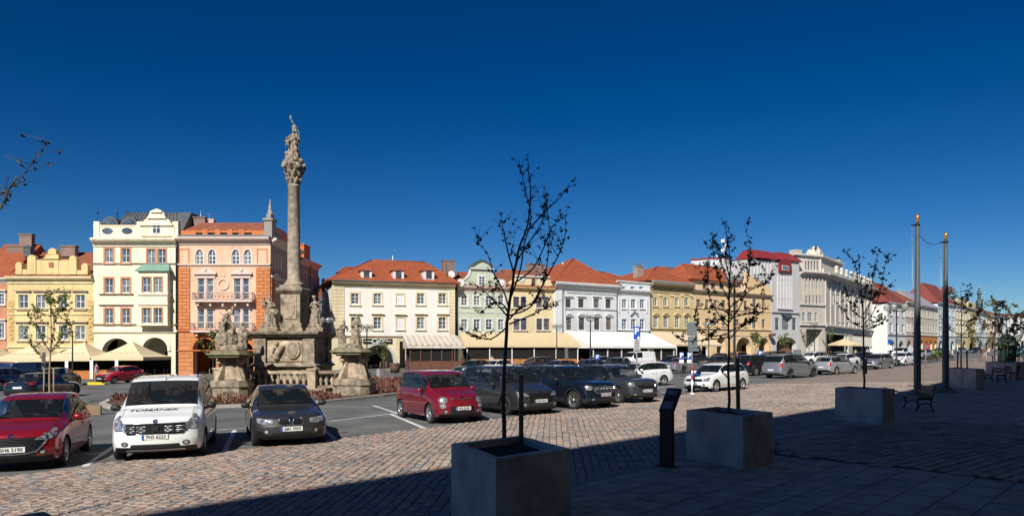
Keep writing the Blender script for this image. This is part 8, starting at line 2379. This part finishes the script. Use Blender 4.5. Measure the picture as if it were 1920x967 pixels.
for a, c in ((656, 637.5), (660.5, 656.8)):
    p_ = plate(t, -.17, .17, z(a), z(c), mat('sign_greyish', (.5, .5, .5), .5), 'extra_plate'); q = MB()
    for i in range(5 if a < 657 else 1): q.box(-.12, .12-.02*(i % 2), -.068, -.066, z(a)+.05+i*.098, z(a)+.075+i*.098+.01)
    q.build('text_lines', M_ptx, p_)
b = G(1297.5, 739); Y = b.y; t, b = sign(0, 0, 'back of a tall grey sign board on a red and white striped pole', b); z = lambda py: Z(py, Y)-b.z
post(t, z(603), .034); q = MB(); q.tube([(0, 0, z(694)), (0, 0, z(686))], .042, 10); q.tube([(0, 0, z(711)), (0, 0, z(703))], .042, 10); q.build('red_band', M_sred, t); q = MB(); q.tube([(0, 0, z(703)-.002), (0, 0, z(694)+.002)], .041, 10); q.tube([(0, 0, z(735)), (0, 0, z(711)-.002)], .041, 10); q.lathe([(.16, 0), (.13, .04), (.05, .1)], (0, 0, 0), 10); q.build('white_band', M_swh, t)
plate(t, -.26, .24, z(629), z(604), M_sback, 'board', -.04); plate(t, -.22, .26, z(652), z(630.5), M_sback, 'lower_board', -.04); plate(t, -.2, .32, z(658), z(653), M_sback, 'small_board', -.04)
for a in (609, 625): q = MB(); q.box(-.22, .22, -.075, -.056, z(a), z(a-1)); q.build('bracket', M_sgp, t)
def pblue(px, Y, pyt, pyb, w, label, extra=False):
    t, b = sign(px, Y, label); z = lambda py: Z(py, Y)-b.z; post(t, z(pyt), .03); p_ = plate(t, -w/2, w/2, z(pyb), z(pyt), M_sblue, 'blue_panel'); text_mesh('P', (z(pyt)-z(pyb))*.95, M_swh, 'lettering', p_, .004, Matrix.Translation((0, -.07, (z(pyt)+z(pyb))/2)) @ RX, offset=.02)
    if extra: plate(t, -w/2, w/2, z(pyb+7), z(pyb+.8), M_swh, 'extra_plate')
pblue(1277.5, 60, 659.5, 673, .36, 'left one of the two small blue P signs above the silver saloon', True); pblue(1292, 61, 659.5, 673, .36, 'right one of the two small blue P signs, beside the striped pole', True)
pblue(1425, 70, 657, 668, .52, 'blue P sign above the black off-road car'); pblue(1120, 80, 664, 674, .55, 'blue P sign under the white awning by the litter bin')
t, b = sign(1494, 75, 'blank grey back of a square sign above the silver estate'); z = lambda py: Z(py, 75)-b.z; post(t, z(656), .04); plate(t, -.42, .42, z(672), z(655), M_sback, 'board')
t, b = sign(618, 64, 'round red no entry sign with a small blue plate beside the column base'); z = lambda py: Z(py, 64)-b.z; post(t, z(663), .035)
q = MB(); q.prism([(.25*math.cos(a*PI/10), z(669)+.25*math.sin(a*PI/10)) for a in range(20)], -.065, -.05); p_ = q.build('red_disc', M_sred, t); q = MB(); q.box(-.17, .17, -.07, -.066, z(669)-.045, z(669)+.045); q.build('white_bar', M_swh, p_); plate(t, -.2, .25, z(682), z(676), M_sblue, 'blue_plate')
t, b = sign(83, 70, 'narrow brown board on a post before the cafe tents'); z = lambda py: Z(py, 70)-b.z; post(t, z(660), .05); plate(t, -.17, .17, z(686), z(660), mat('brown_board', (.1, .07, .065), .6), 'board')
t, b = sign(1668, 130, 'blue round and square signs by the white houses beyond the square'); z = lambda py: Z(py, 130)-b.z; post(t, z(636), .06)
q = MB(); q.prism([(.4*math.cos(a*PI/10), z(640)+.4*math.sin(a*PI/10)) for a in range(20)], -.08, -.065); q.build('blue_disc', M_sblue, t); plate(t, -.4, .4, z(656), z(647), M_swh, 'white_plate')
for px, py, Y, lb in ((1736, 649, 70, 'round red rimmed sign seen between the two tall poles'), (1795, 639, 78, 'round sign back on a white post right of the shorter pole')):
    t, b = sign(px, Y, lb); z = lambda py_: Z(py_, Y)-b.z; post(t, z(py-3), .035, M_swh if px > 1750 else None); q = MB(); q.prism([(.3*math.cos(a*PI/10), z(py)+.3*math.sin(a*PI/10)) for a in range(20)], -.065, -.05); p_ = q.build('disc', M_sback if px > 1750 else M_sred, t)
    if px < 1750: q = MB(); q.prism([(.21*math.cos(a*PI/10), z(py)+.21*math.sin(a*PI/10)) for a in range(20)], -.07, -.066); q.build('disc_face', M_sback, p_)
# litter bin, kiosk, wooden tub, traffic plate with a yellow foot
b = P(1098, 80); t = empty('litter_bin', b, 0, 'dark litter bin with a blue belly beside the white buttress', 'bin'); q = MB(); q.lathe([(.28, 0), (.32, .5), (.33, .95)], (0, 0, 0), 12); q.build('body', M_sblue, t); q = MB(); q.lathe([(.38, .97), (.36, 1.1), (.1, 1.25)], (0, 0, 0), 12); q.build('lid', M_iron, t)
b = G(1888, 688); Y = b.y; t = empty('kiosk', b, 0, 'round dark green advertising kiosk with a domed roof near the right edge', 'kiosk'); H = Z(645, Y)-b.z; M_kg = mat('kiosk_green', (.012, .03, .024), .5)
q = MB(); q.lathe([(.8, 0), (.8, .3), (.68, .35), (.68, H-.3), (.75, H-.2)], (0, 0, 0), 16, False); q.build('drum', M_kg, t); q = MB(); q.lathe([(1.05, H-.2), (1.08, H), (.85, H+.15), (.72, H+.5), (.45, H+.8), (.12, H+1.0), (.1, H+1.15), (.16, H+1.25), (0, H+1.4)], (0, 0, 0), 16); q.build('domed_roof', M_kg, t)
for i in range(6): a = i*PI/3; q = MB(); q.lathe([(.05, .3), (.04, H-.25)], (.78*math.cos(a), .78*math.sin(a), 0), 6); q.build('post', M_kg, t)
b = P(740, 85); t = empty('wooden_tub', b, 0, 'brown wooden tub beside the cafe arch', 'tub'); q = MB(); q.lathe([(.5, 0), (.62, .5), (.55, 1.1), (.5, 1.1), (.5, 1.0)], (0, 0, 0), 14); q.build('barrel', M_wood, t); q = MB(); q.lathe([(.62, .2), (.63, .28)], (0, 0, 0), 14); q.lathe([(.6, .8), (.6, .88)], (0, 0, 0), 14); q.build('hoop', M_iron, t)
# cafe bicycle rack / rail beside the arch
t = empty('railing', P(672, 78), 0, 'low black railing along the pavement before the cafe arch', 'railing'); q = MB(); q.tube([(0, 0, .95), (5.2, 0, 1.02)], .03, 6); q.tube([(0, 0, .5), (5.2, 0, .57)], .02, 5); q.build('rail', M_iron, t)
for i in range(5): q = MB(); q.tube([(i*1.3, 0, -.1), (i*1.3, 0, 1.0)], .035, 6); q.build('post', M_iron, t)
# blue tarpaulin and crates at the left edge
q = MB(); nx, ny = 14, 8; g0 = []
for i in range(nx+1):
    for j in range(ny+1): x, y = -.6+1.2*i/nx, -.45+.9*j/ny; e = max(0, 1-(x/.6)**4)*max(0, 1-(y/.45)**4); g0.append((x, y, e*(.55+.3*noise.noise(Vector((x*2.5, y*2.5, 1)))+.1*noise.noise(Vector((x*6, y*6, 5))))))
b0 = q.pts(g0)
for i in range(nx):
    for j in range(ny): a = b0+i*(ny+1)+j; q.face([a, a+ny+1, a+ny+2, a+1], True)
o = q.build('tarpaulin', mat('blue_tarpaulin', (.02, .16, .5), .4, var=.3, vscale=4)); o.location = P(6, 30); tag(o, 'crumpled blue tarpaulin over a heap at the left edge behind the red hatchback', 'tarpaulin')
t = empty('cardboard_box', G(176, 777), .4, 'small brown cardboard box behind the red hatchback', 'box'); q = MB(); q.box(-.25, .25, -.2, .2, 0, .38); q.build('carton', mat('cardboard', (.32, .22, .13), .85, var=.2), t); q = MB(); q.prism([(-.25, .383), (-.38, .5), (-.37, .51), (-.24, .39)], -.2, .2); q.prism([(.25, .383), (.36, .46), (.37, .45), (.26, .375)], -.2, .2); q.build('flap', MATS['cardboard'], t)
b = P(179, 62); t = empty('sign_foot', b, 0, 'grey temporary sign pole standing in a bright yellow rubber foot', 'sign'); q = MB(); q.slab([(-.9, -.3), (.9, -.3), (.75, .3), (-.75, .3)], 0, .13); q.slab([(-.6, -.2), (.6, -.2), (.5, .2), (-.5, .2)], .13, .2); q.build('foot', mat('signal_yellow', (.75, .55, .02), .6), t); q = MB(); q.tube([(0, 0, .2), (0, 0, 1.6)], .045, 6); q.build('post', M_sgp, t)
# ------------------------------------------------------------------ people
def person(px, Y, label, top_c, leg_c, hair=(.03, .02, .015), rz=0.0, stride=.18, sit=False, H=1.72, b=None):
    b = b or P(px, Y); rn = random.Random(int(px)); o = empty('person', b, rz, label, 'person'); k = H/1.72
    def skin(vs, ed, name, m, root_i=0, par=None, lv=2):
        me = bpy.data.meshes.new(name); me.from_pydata([tuple(Vector(v[:3])*k) for v in vs], ed, []); ob = bpy.data.objects.new(name, me); C.objects.link(ob)
        ob.modifiers.new('s', 'SKIN')
        for i, v in enumerate(vs): me.skin_vertices[0].data[i].radius = (v[3]*k, v[4]*k if len(v) > 4 else v[3]*k)
        me.skin_vertices[0].data[root_i].use_root = True
        s2_ = ob.modifiers.new('u', 'SUBSURF'); s2_.levels = lv; s2_.render_levels = lv
        dg = bpy.context.evaluated_depsgraph_get(); m2 = bpy.data.meshes.new_from_object(ob.evaluated_get(dg)); bpy.data.objects.remove(ob)
        m2.materials.clear(); m2.materials.append(m); m2.polygons.foreach_set('use_smooth', [True]*len(m2.polygons)); n_ = bpy.data.objects.new(name, m2); C.objects.link(n_); n_.parent = par or o; return n_
    mk = lambda n, c: mat('cloth_%s_%d' % (n, int(px)), c, .85)
    sk = mat('skin', (.5, .3, .21), .6); s_ = stride
    V = [(0, 0, .95, .14, .1), (0, 0, 1.15, .13, .09), (0, 0, 1.38, .16, .09), (0, 0, 1.48, .055), (0, -.01, 1.6, .075, .095), (0, 0, 1.69, .06), (.19, 0, 1.4, .05), (.25, .05, 1.12, .042), (.24, -.08, .9, .032), (.24, -.13, .82, .03), (-.19, 0, 1.4, .05), (-.25, -.03, 1.12, .042), (-.26, -.15, .92, .032), (-.26, -.2, .85, .03),
         (.09, 0, .88, .1), (.1, -s_*.6, .5, .065), (.1, -s_, .1, .042), (.1, -s_-.13, .04, .04), (-.09, 0, .88, .1), (-.1, s_*.4, .5, .065), (-.1, s_, .1, .042), (-.1, s_-.12, .04, .04)]
    E = [(0, 1), (1, 2), (2, 3), (3, 4), (4, 5), (2, 6), (6, 7), (7, 8), (8, 9), (2, 10), (10, 11), (11, 12), (12, 13), (0, 14), (14, 15), (15, 16), (16, 17), (0, 18), (18, 19), (19, 20), (20, 21)]
    skin(V, E, 'body', sk)
    ts = [(0, 0, .98, .155, .115), (0, 0, 1.15, .145, .105), (0, 0, 1.39, .175, .105), (.2, 0, 1.4, .062), (.255, .05, 1.13, .055), (.245, -.06, .93, .045), (-.2, 0, 1.4, .062), (-.255, -.03, 1.13, .055), (-.262, -.13, .94, .045)]
    skin(ts, [(0, 1), (1, 2), (2, 3), (3, 4), (4, 5), (2, 6), (6, 7), (7, 8)], 'shirt', mk('top', top_c), 1)
    lg = [(0, 0, .95, .15, .115), (.095, 0, .86, .112), (.1, -s_*.6, .5, .078), (.1, -s_, .12, .058), (-.095, 0, .86, .112), (-.1, s_*.4, .5, .078), (-.1, s_, .12, .058)]
    skin(lg, [(0, 1), (1, 2), (2, 3), (0, 4), (4, 5), (5, 6)], 'trousers', mk('legs', leg_c), 0)
    q = MB(Matrix.Scale(k, 4)); q.ball((0, .015, 1.655), .1, 10, 8, (.88, 1, 1)); q.build('hair', mat('hair_%d' % int(hair[0]*100), hair, .7), o)
    return o
person(1785, 96, 'person in a pale top and dark trousers walking right of the shorter pole', (.6, .64, .72), (.04, .045, .06), rz=R(70), b=G(1785, 679))
person(1847, 120, 'person in a red top standing before the far houses', (.6, .08, .06), (.5, .45, .42), rz=R(30))
person(1852, 122, 'person in a white top beside the one in red', (.7, .7, .7), (.1, .12, .2), rz=R(-40))
person(181, 74, 'person in a purple jacket standing before the orange terrace boards', (.12, .04, .12), (.35, .33, .32), rz=R(160), stride=.08)
for i, (px, Y, c, lb) in enumerate(((922, 97, (.6, .5, .4), 'person in a sand top at the tan awning terrace edge'), (1382, 105, (.05, .05, .06), 'person in dark clothes left of the apricot arcades'), (1628, 130, (.5, .5, .55), 'person in grey near the dark shopfront of the beige building'), (1604, 125, (.3, .3, .12), 'person in an olive top by the cream parasol'), (1690, 128, (.1, .12, .2), 'person in navy by the white houses'))):
    person(px, Y, lb, c, (.06, .07, .1), rz=R(40*i), stride=.12)
